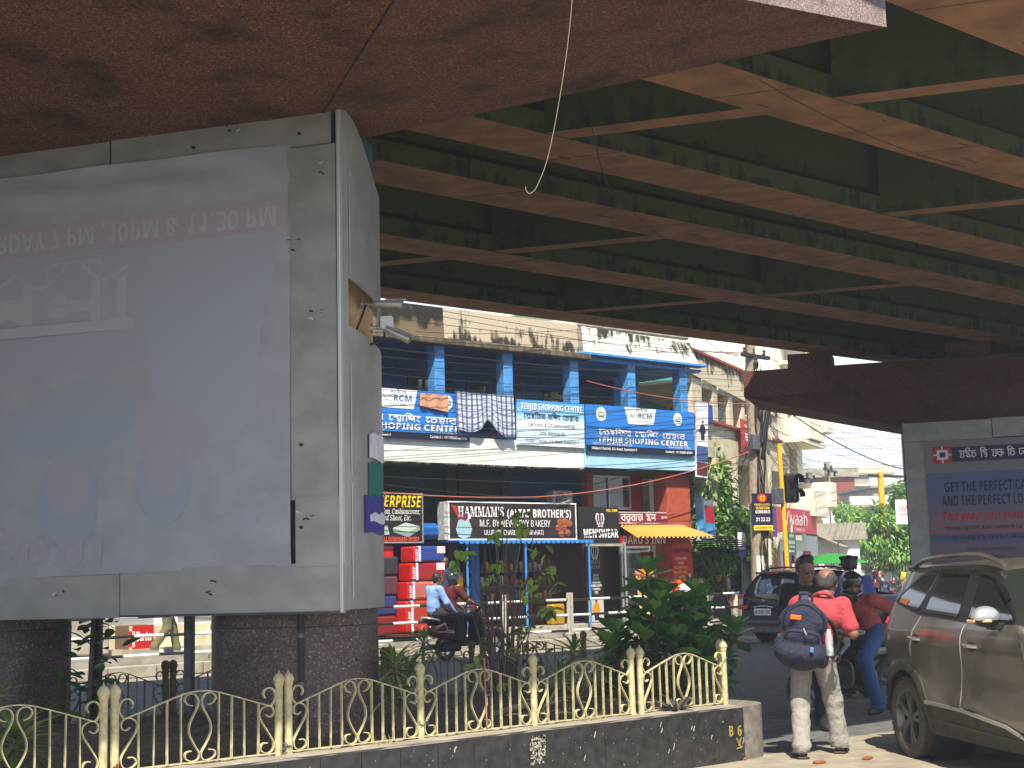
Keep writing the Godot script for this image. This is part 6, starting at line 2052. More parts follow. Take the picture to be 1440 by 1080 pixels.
	put_box("cloth", Vector3.ZERO, V3(1.9, 1.0, 0.02), mat(Color(0.72, 0.12, 0.08), 0.6), t)
	put_box("foot", V3(0, -0.38, 0.011), V3(1.86, 0.16, 0.004), mat(Color(0.45, 0.10, 0.10), 0.6), t)
	script_part(t, "BFP HJNaR", 0.26, 1.3, V3(0.1, -0.02, 0.014), M.letter_white, 1.6)
	script_part(t, "eBJBaR", 0.10, 0.6, V3(-0.3, 0.32, 0.014), M.letter_white, 1.6)
	t = thing("shop_sign", "pink-red boutique sign with thin white lettering on the white block", "sign", frontage(9.35, 3.22, -0.6), ST)
	put_box("panel", Vector3.ZERO, V3(5.6, 0.80, 0.1), mat(Color(0.78, 0.13, 0.20), 0.5), t)
	lettering(t, "Vivaah", 0.42, V3(-0.1, 0.06, 0.056), M.letter_white, 3.1, false)
	lettering(t, "Wedding Cards", 0.11, V3(0.4, -0.28, 0.056), M.letter_white, 1.3, false)
	t = thing("shop_sign", "purple side panel of the boutique sign behind the yellow signal pole", "sign", frontage(6.0, 3.1, -0.7), ST)
	put_box("panel", Vector3.ZERO, V3(0.7, 0.9, 0.1), mat(Color(0.36, 0.24, 0.50), 0.6), t)
	put_box("rim", V3(0, 0.46, 0), V3(0.74, 0.04, 0.13), M.steel, t)
	t = thing("direction_sign", "green road direction sign with white lettering behind the signal pole", "sign", frontage(6.2, 2.42, -1.2), ST)
	t.scale = V3(0.75, 0.62, 1)
	put_box("panel", Vector3.ZERO, V3(1.5, 1.15, 0.04), mat(Color(0.04, 0.30, 0.18), 0.45), t)
	put_tube("post", [V3(0.45, -2.1, -0.05), V3(0.45, 1.3, -0.05)], 0.04, M.white, t, 8)
	put_tube("post_band", [V3(0.45, -1.0, -0.05), V3(0.45, 0.2, -0.05)], 0.043, M.black, t, 8)
	script_part(t, "BHiJB", 0.16, 0.7, V3(0.0, 0.36, 0.024), M.letter_white, 1.5)
	lettering(t, "RGB ROAD", 0.17, V3(0.0, 0.06, 0.024), M.letter_white, 1.0)
	lettering(t, "PALTAN BAZAR", 0.10, V3(0.0, -0.16, 0.024), M.letter_white, 0.9)
	b = MB.new()
	b.line2d([V2(-0.4, -0.38), V2(0.4, -0.38)], 0.04, 0.024)
	b.prism([V2(-0.5, -0.38), V2(-0.36, -0.30), V2(-0.36, -0.46)], 0.003, TX(V3(0, 0, 0.022)))
	obj("arrow", b, M.letter_white, t)
	for k in [[5.2, "red shop poster with white lines left of the green sign", M.sign_red], [7.9, "red shop poster with blue figures right of the green sign", mat(Color(0.62, 0.08, 0.14), 0.6)]]:
		t = thing("shop_poster", k[1], "poster", frontage(k[0], 2.15, -0.75), ST)
		put_box("panel", Vector3.ZERO, V3(1.1, 1.3, 0.04), k[2], t)
		lettering(t, "SALE", 0.24, V3(0, 0.42, 0.024), M.letter_white, 0.7)
		put_box("printed_block", V3(0, -0.25, 0.021), V3(0.6, 0.6, 0.004), mat(Color(0.30, 0.28, 0.50), 0.6), t)
	for k in [["green market umbrella over a stall beyond the black car", P(39.5, 1.95, 30.4), 1.25, Color(0.10, 0.50, 0.14)], ["grey umbrella beside the green market umbrella", P(42.5, 2.0, 32.6), 1.0, Color(0.34, 0.34, 0.34)], ["purple umbrella held over the far crowd", P(46.0, 1.82, 35.2), 0.6, Color(0.34, 0.16, 0.58)], ["black umbrella over the far rickshaw", P(52.8, 2.35, 37.4), 0.95, Color(0.05, 0.05, 0.06)]]:
		t = thing("umbrella", k[0], "umbrella", k[1])
		for i in 8:
			b = MB.new()
			b.surf(3, 4, func(s: float, q: float) -> Vector3:
				var a := TAU * (i + s) / 8
				var r: float = k[2] * (1 - q) * (1.0 - 0.08 * sin(s * PI))
				return V3(r * cos(a), -0.28 * k[2] * pow(1 - q, 1.8) + 0.15 * k[2], -r * sin(a)))
			obj("panel", b, mat(k[3], 0.7), t)
		put_tube("shaft", [V3(0, -1.6 * minf(1.0, k[2] * 1.1), 0), V3(0, 0.2 * k[2], 0)], 0.02, M.steel, t)
	for k in [["leaning concrete power pole with two insulator arms at the street end, nearer of two", P(51.0, 0, 39.2), 6.3], ["thin concrete power pole with insulator arms beside the white block", P(47.2, 0, 37.2), 5.6], ["dark power pole crowded with insulators beside the far hoarding", P(53.0, 0, 36.5), 10.5]]:
		t = thing("power_pole", k[0], "utility pole", k[1], ST)
		put_tube("shaft", [Vector3.ZERO, V3(0, k[2], 0)], 0.13, M.grey_wall if k[2] < 10 else M.dark_steel, t, 8)
		var lv := [k[2] * 0.72, k[2] * 0.94] if k[2] < 10 else [4.6, 5.4, 6.6, 7.6, 8.8, 9.8]
		for h in lv:
			put_box("cross_arm", V3(0.1, h, 0.12), V3(2.5 if k[2] < 10 else 1.4, 0.08, 0.08), M.dark_steel, t)
			for i in 4:
				put_tube("insulator", [V3(-0.9 + i * 0.6, h, 0.12) * V3(1.0 if k[2] < 10 else 0.6, 1, 1), V3(-0.9 + i * 0.6, h + 0.22 * (1 if i % 2 == 0 else -1), 0.12) * V3(1.0 if k[2] < 10 else 0.6, 1, 1)], 0.05, M.dark_steel, t, 6)
	t = thing("street_post", "tall yellow painted street-light post among the far roadside trees", "post", P(50.45, 0, 35.97))
	put_tube("shaft", [Vector3.ZERO, V3(-0.1, 5.6, 0)], 0.13, M.yellow, t, 10)
	put_box("cross_arm", V3(0.3, 5.45, 0), V3(2.4, 0.09, 0.09), M.dark_steel, t)
	t = thing("shop_sign", "white shop sign with red lettering hanging beside the far hoarding", "sign", P(41.0, 3.45, 28.3), -0.6)
	put_box("panel", Vector3.ZERO, V3(0.8, 0.82, 0.04), M.sign_white, t)
	lettering(t, "CHARGE", 0.13, V3(0.02, 0.13, 0.024), M.letter_red, 0.6)
	lettering(t, "CHOWDHURY", 0.10, V3(0.0, -0.08, 0.024), M.letter_red, 0.62)
	lettering(t, "& SONS", 0.06, V3(-0.18, 0.03, 0.024), M.letter_blue, 0.28)
	put_tube("post", [V3(0.42, -3.6, 0), V3(0.42, 0.5, 0)], 0.04, M.steel, t)
	t = thing("lamp_sign", "narrow blue and white pole sign hanging in front of the tree", "sign", P(29.9, 2.15, 26.0), -0.3)
	put_box("panel", V3(0, 0.28, 0), V3(0.22, 0.46, 0.04), M.sign_white, t)
	put_box("foot", V3(0, -0.05, 0.0), V3(0.22, 0.2, 0.045), mat(Color(0.15, 0.45, 0.75), 0.5), t)
	put_tube("post", [V3(0, -2.1, -0.05), V3(0, 0.5, -0.05)], 0.025, M.steel, t)
	t = thing("painted_board", "grey shutter board with a red and white painted figure behind the pedestrians", "board", frontage(3.4, 1.0, -0.9), ST)
	put_box("panel", V3(-0.6, 0, 0), V3(2.2, 1.9, 0.05), M.dark_steel, t)
	b = MB.new()
	b.prism([V2(-0.2, -0.75), V2(-0.35, 0.0), V2(-0.1, 0.55), V2(0.3, 0.75), V2(0.42, 0.2), V2(0.40, -0.75)], 0.006, TX(V3(0, 0, 0.026)))
	obj("printed_figure", b, M.sign_white, t)
	b = MB.new()
	b.prism([V2(-0.05, 0.1), V2(0.0, 0.5), V2(0.24, 0.5), V2(0.3, 0.0), V2(0.1, -0.2)], 0.004, TX(V3(0, 0, 0.033)))
	obj("printed_figure", b, mat(Color(0.55, 0.16, 0.16), 0.7), t)

func far_street() -> void:
	var k := 0
	for q in [[P(45.0, 2.75, 35.0), 2.6, "sagging corrugated tin canopy of the shop after the boutique", M.grey_wall], [P(49.0, 2.9, 38.2), 2.4, "second weathered tin canopy along the far shops", M.concrete], [P(46.6, 4.1, 36.6), 2.2, "white cloth screen tied above the tin canopy", M.white]]:
		var t := thing("canopy", q[2], "canopy", q[0], ST)
		for i in 10:
			var b := MB.new()
			b.box(V3(-q[1] / 2 + (i + 0.5) * q[1] / 10, 0.0, 0.4), V3(q[1] / 10 * 0.96, 0.03, 1.5), Basis(Vector3.RIGHT, 0.45 if q[3] != M.white else 1.25))
			obj("sheet", b, q[3], t)
		put_tube("post", [V3(-q[1] / 2, -2.6, 0.9), V3(-q[1] / 2, -0.1, 0.9)], 0.03, M.steel, t)
		put_tube("post", [V3(q[1] / 2, -2.6, 0.9), V3(q[1] / 2, -0.1, 0.9)], 0.03, M.steel, t)
	for q in [[P(54.5, 0, 39.2), "pedal rickshaw with a raised red hood under the black umbrella"], [P(57.0, 0, 40.6), "second pedal rickshaw with red hood, behind the first"]]:
		var t := thing("rickshaw", q[1], "rickshaw", q[0], 0.6, "pedal rickshaws in the far street")
		var b := MB.new()
		b.surf(10, 8, func(s: float, g: float) -> Vector3:
			var a := lerpf(0.1, 2.3, s)
			return V3(lerpf(-0.55, 0.55, g), 1.15 + 0.75 * sin(a), 0.15 - 0.65 * cos(a) - 0.2))
		obj("hood", b, mat(Color(0.72, 0.10, 0.10), 0.6), t)
		put_box("seat", V3(0, 0.85, -0.3), V3(1.0, 0.25, 0.5), mat(Color(0.45, 0.08, 0.10), 0.5), t, 0.05)
		put_box("footboard", V3(0, 0.5, 0.3), V3(0.9, 0.06, 0.6), M.brown_wood, t)
		for x in [-0.55, 0.55]:
			b = MB.new()
			var pts := []
			for i in 21:
				pts.append(V3(x, 0.38 + 0.36 * sin(TAU * i / 20), -0.3 + 0.36 * cos(TAU * i / 20)))
			b.tube(pts, 0.025, 5, false)
			obj("wheel", b, M.rubber, t)
		b = MB.new()
		var pts := []
		for i in 21:
			pts.append(V3(0, 0.36 + 0.34 * sin(TAU * i / 20), 1.45 + 0.34 * cos(TAU * i / 20)))
		b.tube(pts, 0.025, 5, false)
		obj("wheel", b, M.rubber, t)
		put_tube("bicycle_frame", [V3(0, 0.5, 0.4), V3(0, 0.45, 0.9), V3(0, 0.95, 1.3), V3(0, 0.36, 1.45)], 0.03, M.dark_steel, t)

func litter() -> void:
	var n := 0
	for q in [[9.45, 8.35], [9.7, 7.7], [10.15, 7.55], [10.35, 8.35], [9.42, 7.2]]:
		var b := MB.new()
		b.cbox(V3(0, 0.012, 0), V3(0.11, 0.022, 0.055), 0.006)
		var o := obj("orange_stud", b, worn(Color(0.62, 0.36, 0.17), 0.7, 0.2, 0.2), null, Transform3D(Basis(Vector3.UP, 0.3 * n - 0.4), P(q[0], 0.004, q[1])))
		tag(o, ["orange plastic stud at the foot of the planter end", "orange stud just left of the walker's left foot", "orange stud in front of the walker's left foot", "orange stud behind the walker's right foot", "orange stud lowest in the view, before the walker"][n], "road stud", "orange studs scattered on the dusty road")
		n += 1
	var b := MB.new()
	b.tube(catmull([P(5.48, 5.3, 5.84), P(5.455, 4.874, 5.865), P(5.404, 4.441, 5.909), P(5.337, 4.035, 5.964), P(5.283, 3.846, 6.01), P(5.25, 3.797, 6.038), P(5.232, 3.814, 6.053), P(5.229, 3.84, 6.055)], 6), 0.0022, 5)
	tag(obj("thread", b, mat(Color(0.58, 0.54, 0.50), 0.8)), "thin pale thread dangling in a curl from the pier cap", "thread")
	b = MB.new()
	b.ell(V3(0, 0.10, 0), V3(0.07, 0.11, 0.06), 8)
	b.ell(V3(0.02, 0.22, 0), V3(0.045, 0.045, 0.045), 8)
	b.tube([V3(0.05, 0.22, 0), V3(0.10, 0.21, 0)], [0.012, 0.003], 5)
	b.tube([V3(-0.03, 0.06, 0), V3(-0.15, -0.02, 0)], [0.04, 0.02], 5)
	tag(obj("crow", b, M.black, null, Transform3D(Basis(Vector3.UP, 0.5), P(23.45, 5.9, 19.75))), "black crow perched on the end of the far pier cap", "bird")

# ---------- one continuous skin round a set of tapered capsules (surface nets)
func skin(b: MB, caps: Array, k: float, cell: float) -> void:
	if caps.is_empty():
		return
	var lo := Vector3.INF
	var hi := -Vector3.INF
	for c in caps:
		var r: float = maxf(c[2], c[3]) + k * 0.3 + cell * 2
		for p in [c[0], c[1]]:
			lo = lo.min(p - Vector3.ONE * r)
			hi = hi.max(p + Vector3.ONE * r)
	var nx := int((hi.x - lo.x) / cell) + 2
	var ny := int((hi.y - lo.y) / cell) + 2
	var nz := int((hi.z - lo.z) / cell) + 2
	var val := PackedFloat32Array()
	val.resize(nx * ny * nz)
	val.fill(10.0)
	for c in caps:
		var a: Vector3 = c[0]
		var e: Vector3 = c[1]
		var ra: float = c[2]
		var rb: float = c[3]
		var sq := Vector3.ONE
		if c.size() > 4:
			sq = c[4]
		var ab := e - a
		var len2 := maxf(ab.length_squared(), 1e-9)
		var m := maxf(ra, rb) + k + cell * 1.5
		var l0 := a.min(e) - Vector3.ONE * m
		var h0 := a.max(e) + Vector3.ONE * m
		var i0 := maxi(0, int((l0.x - lo.x) / cell))
		var i1 := mini(nx - 1, int((h0.x - lo.x) / cell) + 1)
		var j0 := maxi(0, int((l0.y - lo.y) / cell))
		var j1 := mini(ny - 1, int((h0.y - lo.y) / cell) + 1)
		var k0 := maxi(0, int((l0.z - lo.z) / cell))
		var k1 := mini(nz - 1, int((h0.z - lo.z) / cell) + 1)
		var squash := sq != Vector3.ONE
		for q in range(k0, k1 + 1):
			for j in range(j0, j1 + 1):
				var row := (q * ny + j) * nx
				for i in range(i0, i1 + 1):
					var p := V3(lo.x + i * cell, lo.y + j * cell, lo.z + q * cell)
					var pa := p - a
					var t := clampf(pa.dot(ab) / len2, 0, 1)
					var dv := pa - ab * t
					if squash:
						dv = dv * sq
					var d := dv.length() - (ra + (rb - ra) * t)
					var o := val[row + i]
					var h := k - absf(d - o)
					if h > 0.0:
						val[row + i] = minf(d, o) - h * h * 0.25 / k
					elif d < o:
						val[row + i] = d
	var vid := PackedInt32Array()
	vid.resize(nx * ny * nz)
	vid.fill(-1)
	var vs := PackedVector3Array()
	var ns := PackedVector3Array()
	var dx := [0, 1, 0, 1, 0, 1, 0, 1]
	var dy := [0, 0, 1, 1, 0, 0, 1, 1]
	var dz := [0, 0, 0, 0, 1, 1, 1, 1]
	var edges := [[0, 1], [2, 3], [4, 5], [6, 7], [0, 2], [1, 3], [4, 6], [5, 7], [0, 4], [1, 5], [2, 6], [3, 7]]
	var sy := nx
	var sz := nx * ny
	for q in nz - 1:
		for j in ny - 1:
			var row := (q * ny + j) * nx
			for i in nx - 1:
				var id := row + i
				var v0 := val[id]
				if v0 > 1.0:
					continue
				var neg := v0 < 0
				if (val[id + 1] < 0) == neg and (val[id + sy] < 0) == neg and (val[id + sy + 1] < 0) == neg and (val[id + sz] < 0) == neg and (val[id + sz + 1] < 0) == neg and (val[id + sz + sy] < 0) == neg and (val[id + sz + sy + 1] < 0) == neg:
					continue
				var cv := [v0, val[id + 1], val[id + sy], val[id + sy + 1], val[id + sz], val[id + sz + 1], val[id + sz + sy], val[id + sz + sy + 1]]
				var sum := Vector3.ZERO
				var cnt := 0
				for e in edges:
					var va: float = cv[e[0]]
					var vb: float = cv[e[1]]
					if (va < 0) != (vb < 0):
						var t := va / (va - vb)
						sum += V3(dx[e[0]], dy[e[0]], dz[e[0]]).lerp(V3(dx[e[1]], dy[e[1]], dz[e[1]]), t)
						cnt += 1
				vid[id] = vs.size()
				vs.append(lo + (V3(i, j, q) + sum / cnt) * cell)
				ns.append(V3(cv[1] + cv[3] + cv[5] + cv[7] - cv[0] - cv[2] - cv[4] - cv[6], cv[2] + cv[3] + cv[6] + cv[7] - cv[0] - cv[1] - cv[4] - cv[5], cv[4] + cv[5] + cv[6] + cv[7] - cv[0] - cv[1] - cv[2] - cv[3]).normalized())
	for q in range(1, nz - 1):
		for j in range(1, ny - 1):
			var row := (q * ny + j) * nx
			for i in range(1, nx - 1):
				var id := row + i
				if vid[id] < 0:
					continue
				var n0 := val[id] < 0
				var sets := []
				if (val[id + 1] < 0) != n0:
					sets.append([id - sy - sz, id - sz, id, id - sy, n0])
				if (val[id + sy] < 0) != n0:
					sets.append([id - 1 - sz, id - 1, id, id - sz, n0])
				if (val[id + sz] < 0) != n0:
					sets.append([id - 1 - sy, id - sy, id, id - 1, n0])
				for s in sets:
					var A: int = vid[s[0]]
					var B: int = vid[s[1]]
					var C: int = vid[s[2]]
					var D: int = vid[s[3]]
					if A < 0 or B < 0 or C < 0 or D < 0:
						continue
					for w in ([A, C, B, A, D, C] if s[4] else [A, B, C, A, C, D]):
						b.vert(vs[w], ns[w])

# ---------- cars
# a panel cut to an outline in the side view, following the flank's curvature
func flank(b: MB, poly: Array, hw: Callable, side: float, off: float, cell := 0.06, rim := 0.012) -> void:
	var pp := PackedVector2Array(poly)
	var lo := Vector2.INF
	var hi := -Vector2.INF
	for p in pp:
		lo = lo.min(p)
		hi = hi.max(p)
	var at := func(p: Vector2, o: float) -> Vector3: return V3(side * (hw.call(p.x, p.y) + o), p.y, p.x)
	var nrm := func(p: Vector2) -> Vector3:
		var a: float = hw.call(p.x + 0.02, p.y) - hw.call(p.x - 0.02, p.y)
		var c: float = hw.call(p.x, p.y + 0.02) - hw.call(p.x, p.y - 0.02)
		return V3(side, -c / 0.04, -a / 0.04).normalized()
	var nxx := int((hi.x - lo.x) / cell) + 1
	var nyy := int((hi.y - lo.y) / cell) + 1
	for i in nxx:
		for j in nyy:
			var q := PackedVector2Array([lo + V2(i, j) * cell, lo + V2(i + 1, j) * cell, lo + V2(i + 1, j + 1) * cell, lo + V2(i, j + 1) * cell])
			for r in Geometry2D.intersect_polygons(q, pp):
				var idx := Geometry2D.triangulate_polygon(r)
				for k in range(0, idx.size(), 3):
					var a: Vector2 = r[idx[k]]
					var c: Vector2 = r[idx[k + 1]]
					var d: Vector2 = r[idx[k + 2]]
					if ((c - a).cross(d - a) > 0) != (side > 0):
						var sw := c
						c = d
						d = sw
					b.vert(at.call(a, off), nrm.call(a)); b.vert(at.call(c, off), nrm.call(c)); b.vert(at.call(d, off), nrm.call(d))
	if rim > 0.0:
		for i in pp.size():
			var a := pp[i]
			var c := pp[(i + 1) % pp.size()]
			var n := maxi(1, int(a.distance_to(c) / 0.08))
			for k in n:
				var p := a.lerp(c, float(k) / n)
				var q := a.lerp(c, float(k + 1) / n)
				b.quad(at.call(p, off), at.call(q, off), at.call(q, off - rim), at.call(p, off - rim))

func arc(cx: float, cy: float, r: float, a0: float, a1: float, n := 14) -> Array:
	var o := []
	for i in n + 1:
		var a := lerpf(a0, a1, float(i) / n)
		o.append(V2(cx + r * cos(a), cy + r * sin(a)))
	return o

# a sheet across the car between two points of its long outline
func across(b: MB, line: Array, hw: Callable, crown: float, n := 14, inset := 0.0, off := 0.0) -> void:
	var l := line
	b.surf(n, l.size() - 1, func(s: float, q: float) -> Vector3:
		var i := mini(int(round(q * (l.size() - 1))), l.size() - 1)
		var p: Vector2 = l[i]
		var d: Vector2 = ((l[mini(i + 1, l.size() - 1)] as Vector2) - l[maxi(i - 1, 0)]).normalized()
		var nn := V2(-d.y, d.x)
		var w: float = hw.call(p.x, p.y) - inset
		var x := lerpf(-w, w, s)
		var bulge := crown * (1.0 - pow(absf(2.0 * s - 1.0), 2.6)) + off
		return V3(x, p.y + nn.y * bulge, p.x + nn.x * bulge))

func wheel(t: Node3D, at: Vector3, r: float, w: float, side: float, tyre: Material, spokes: Material) -> void:
	var o := Node3D.new()
	o.name = "wheel"
	t.add_child(o, true)
	o.position = at
	var bs := Basis(V3(0, 0, 1), -side * PI / 2)
	var b := MB.new()
	var h := w / 2
	b.lathe([V2(r * 0.62, -h), V2(r * 0.9, -h * 0.98), V2(r * 0.985, -h * 0.8), V2(r, -h * 0.5), V2(r, h * 0.5), V2(r * 0.985, h * 0.8), V2(r * 0.93, h * 0.96), V2(r * 0.80, h), V2(r * 0.70, h * 0.94), V2(r * 0.665, h * 0.82)], 40, Vector3.ZERO, bs)
	for i in 44:
		var a := TAU * i / 44
		for e in [-0.45, 0.0, 0.45]:
			b.box(bs * V3(cos(a + e * 0.1) * r, e * w * 0.8, sin(a + e * 0.1) * r), V3(0.008, w * 0.2, r * 0.09), bs * Basis(Vector3.UP, -a - e * 0.1))
	obj("tyre", b, tyre, o)
	b = MB.new()
	b.lathe([V2(r * 0.60, h * 0.35), V2(r * 0.665, h * 0.9), V2(r * 0.69, h * 0.93), V2(r * 0.70, h * 0.86)], 36, Vector3.ZERO, bs)
	b.lathe([V2(0.0, h * 0.72), V2(r * 0.09, h * 0.72), V2(r * 0.10, h * 0.60), V2(r * 0.12, h * 0.2)], 16, Vector3.ZERO, bs)
	for i in 5:
		for e in [-0.15, 0.15]:
			var a: float = TAU * i / 5 + e + 0.2
			var p0 := bs * V3(cos(a + e * 0.4) * r * 0.08, h * 0.52, sin(a + e * 0.4) * r * 0.08)
			var p1 := bs * V3(cos(a) * r * 0.66, h * 0.78, sin(a) * r * 0.66)
			b.bar([p0, p0.lerp(p1, 0.5) + bs * V3(0, h * 0.08, 0), p1], r * 0.105, h * 0.24, (bs * V3(-sin(a), 0, cos(a))))
	obj("rim", b, spokes, o)
	b = MB.new()
	b.lathe([V2(0.0, h * 0.1), V2(r * 0.62, h * 0.1)], 24, Vector3.ZERO, bs)
	obj("brake_disc", b, M.dark_steel, o)

func refine(l: Array, n := 4) -> Array:
	var v := []
	for p in l:
		v.append(p)
	return catmull(v, n)

func vehicles() -> void:
	grey_suv()
	black_suv()
	scooter()
	motorcycle()

func grey_suv() -> void:
	var t := thing("parked_car", "dusty grey-brown compact SUV with silver mirror, roof rails and alloy wheels, front right", "car", P(11.22, 0.0, 6.90), deg_to_rad(-30.95))
	var body := paint(lin(0.185, 0.168, 0.145), 0.5, 0.33, 0.8)
	body.albedo_texture = noise_tex(0.008, [[0.0, Color(0.72, 0.70, 0.66)], [0.5, Color(1, 1, 1)], [1.0, Color(1, 0.98, 0.95)]], 256, FastNoiseLite.TYPE_SIMPLEX_SMOOTH, 101)
	body.uv1_triplanar = true
	body.uv1_scale = Vector3.ONE * 0.7
	body.clearcoat_roughness = 0.12
	var clad := rough_mat(lin(0.020, 0.019, 0.018), lin(0.065, 0.058, 0.048), 0.8, 0.8, 0.0, 0.012, 102, false)
	var gl := paint(lin(0.018, 0.022, 0.02), 0.0, 0.05)
	gl.metallic_specular = 0.9
	var hw := func(z: float, y: float) -> float:
		var w := 0.882
		w -= 0.05 * smoothstep(0.52, 0.22, y)
		w += 0.012 * exp(-pow((y - 0.98) / 0.10, 2)) - 0.012 * exp(-pow((y - 0.74) / 0.14, 2))
		w -= 0.035 * smoothstep(1.05, 1.17, y)
		w -= 0.26 * pow(clampf((y - 1.13) / 0.46, 0, 1.2), 1.25)
		w -= 0.30 * pow(clampf((-0.22 - z) / 0.56, 0, 1.3), 2.1)
		w -= 0.26 * pow(clampf((z - 2.62) / 0.66, 0, 1.3), 2.2)
		w += 0.016 * exp(-pow((V2(z, y - 0.33).length() - 0.40) / 0.09, 2)) + 0.016 * exp(-pow((V2(z - 2.5, y - 0.33).length() - 0.40) / 0.09, 2))
		return w
	var rear_arc := arc(0.0, 0.335, 0.405, PI * 1.06, -0.06 * PI)
	var front_arc := arc(2.5, 0.335, 0.405, PI * 1.06, -0.06 * PI)
	for side in [-1.0, 1.0]:
		var poly := [V2(-0.44, 0.30), V2(-0.66, 0.36), V2(-0.74, 0.60), V2(-0.73, 0.93), V2(-0.63, 1.17), V2(-0.53, 1.30), V2(-0.41, 1.54), V2(-0.10, 1.595), V2(0.6, 1.612), V2(1.10, 1.59), V2(1.30, 1.545), V2(1.96, 1.16), V2(2.35, 1.10), V2(2.95, 1.02), V2(3.20, 0.93), V2(3.27, 0.62), V2(3.18, 0.32), V2(2.93, 0.27)]
		var fa := front_arc.duplicate()
		fa.reverse()
		var ra := rear_arc.duplicate()
		ra.reverse()
		var full := poly + fa + [V2(2.08, 0.26), V2(0.42, 0.26)] + ra
		var b := MB.new()
		flank(b, full, hw, side, 0.0, 0.07, 0.02)
		obj("side_panel", b, body, t)
		b = MB.new()
		flank(b, [V2(0.45, 0.40), V2(0.97, 0.40), V2(1.03, 0.60), V2(1.09, 0.95), V2(1.11, 1.155), V2(0.30, 1.195), V2(0.22, 1.02), V2(0.16, 0.86), V2(0.27, 0.76), V2(0.37, 0.64), V2(0.43, 0.50)], hw, side, 0.005, 0.06, 0.01)
		var rd := obj("rear_door", b, body, t)
		b = MB.new()
		flank(b, [V2(0.98, 0.40), V2(1.98, 0.40), V2(2.02, 0.55), V2(2.08, 0.85), V2(2.06, 1.02), V2(1.98, 1.12), V2(1.122, 1.153), V2(1.10, 0.95), V2(1.042, 0.60)], hw, side, 0.005, 0.06, 0.01)
		var fd := obj("front_door", b, body, t)
		b = MB.new()
		for l in [[V2(1.036, 0.60), V2(1.096, 0.95), V2(1.117, 1.15)], [V2(0.985, 0.42), V2(1.036, 0.60)], [V2(2.085, 0.86), V2(2.055, 0.60), V2(2.02, 0.45)], [V2(0.155, 0.86), V2(0.215, 1.02), V2(0.295, 1.19)]]:
			var pts := []
			for p in refine(l, 5):
				pts.append(V3(side * (hw.call(p.x, p.y) + 0.006), p.y, p.x))
			b.tube(pts, 0.0035, 5)
		obj("door_edge", b, M.alu_edge, t)
		b = MB.new()
		flank(b, [V2(-0.36, 1.30), V2(0.22, 1.205), V2(1.10, 1.165), V2(1.96, 1.165), V2(1.55, 1.41), V2(1.30, 1.525), V2(1.05, 1.56), V2(0.10, 1.565), V2(-0.08, 1.53)], hw, side, 0.004, 0.05, 0.0)
		obj("window_surround", b, M.black, t)
		for k in [[[V2(0.33, 1.225), V2(0.96, 1.20), V2(0.86, 1.53), V2(0.36, 1.535)], rd], [[V2(1.15, 1.195), V2(1.86, 1.19), V2(1.50, 1.41), V2(1.30, 1.50), V2(1.04, 1.53)], fd], [[V2(-0.30, 1.315), V2(0.20, 1.235), V2(0.26, 1.53), V2(-0.02, 1.52)], null]]:
			b = MB.new()
			flank(b, k[0], hw, side, 0.008, 0.06, 0.0)
			var w := Node3D.new()
			w.name = "window"
			t.add_child(w, true)
			obj("pane", b, gl, w)
			b = MB.new()
			var pts := []
			for p in k[0] + [k[0][0]]:
				pts.append(V3(side * (hw.call(p.x, p.y) + 0.009), p.y, p.x))
			b.tube(pts, 0.006, 5, false)
			obj("seal", b, M.black, w)
		b = MB.new()
		flank(b, [V2(0.30, 1.535), V2(0.87, 1.535), V2(0.88, 1.575), V2(0.30, 1.58)], hw, side, 0.028, 0.08, 0.02)
		obj("rain_visor", b, gl, t)
		b = MB.new()
		flank(b, [V2(1.02, 1.535), V2(1.30, 1.505), V2(1.66, 1.33), V2(1.70, 1.36), V2(1.34, 1.545), V2(1.02, 1.575)], hw, side, 0.028, 0.08, 0.02)
		obj("rain_visor", b, gl, t)
		for c in [[0.0, -0.36], [2.5, 2.14]]:
			b = MB.new()
			var o := arc(c[0], 0.335, 0.475, PI * 1.05, -0.05 * PI, 16)
			var i_ := arc(c[0], 0.335, 0.40, -0.05 * PI, PI * 1.05, 16)
			flank(b, o + i_, hw, side, 0.014, 0.06, 0.02)
			obj("arch_cladding", b, clad, t)
		b = MB.new()
		flank(b, [V2(0.45, 0.24), V2(2.06, 0.24), V2(2.03, 0.36), V2(1.96, 0.365), V2(1.72, 0.43), V2(1.05, 0.49), V2(0.43, 0.505), V2(0.46, 0.40)], hw, side, 0.013, 0.06, 0.02)
		obj("sill_cladding", b, clad, t)
		b = MB.new()
		flank(b, [V2(0.43, 0.515), V2(1.05, 0.50), V2(1.72, 0.44), V2(1.93, 0.385), V2(2.04, 0.355), V2(1.95, 0.35), V2(1.72, 0.41), V2(1.05, 0.47), V2(0.43, 0.487)], hw, side, 0.024, 0.06, 0.012)
		obj("bright_strip", b, M.silver, t)
		b = MB.new()
		flank(b, [V2(0.47, 0.375), V2(2.0, 0.335), V2(2.0, 0.322), V2(0.47, 0.36)], hw, side, 0.020, 0.1, 0.01)
		obj("sill_crease", b, M.black, t)
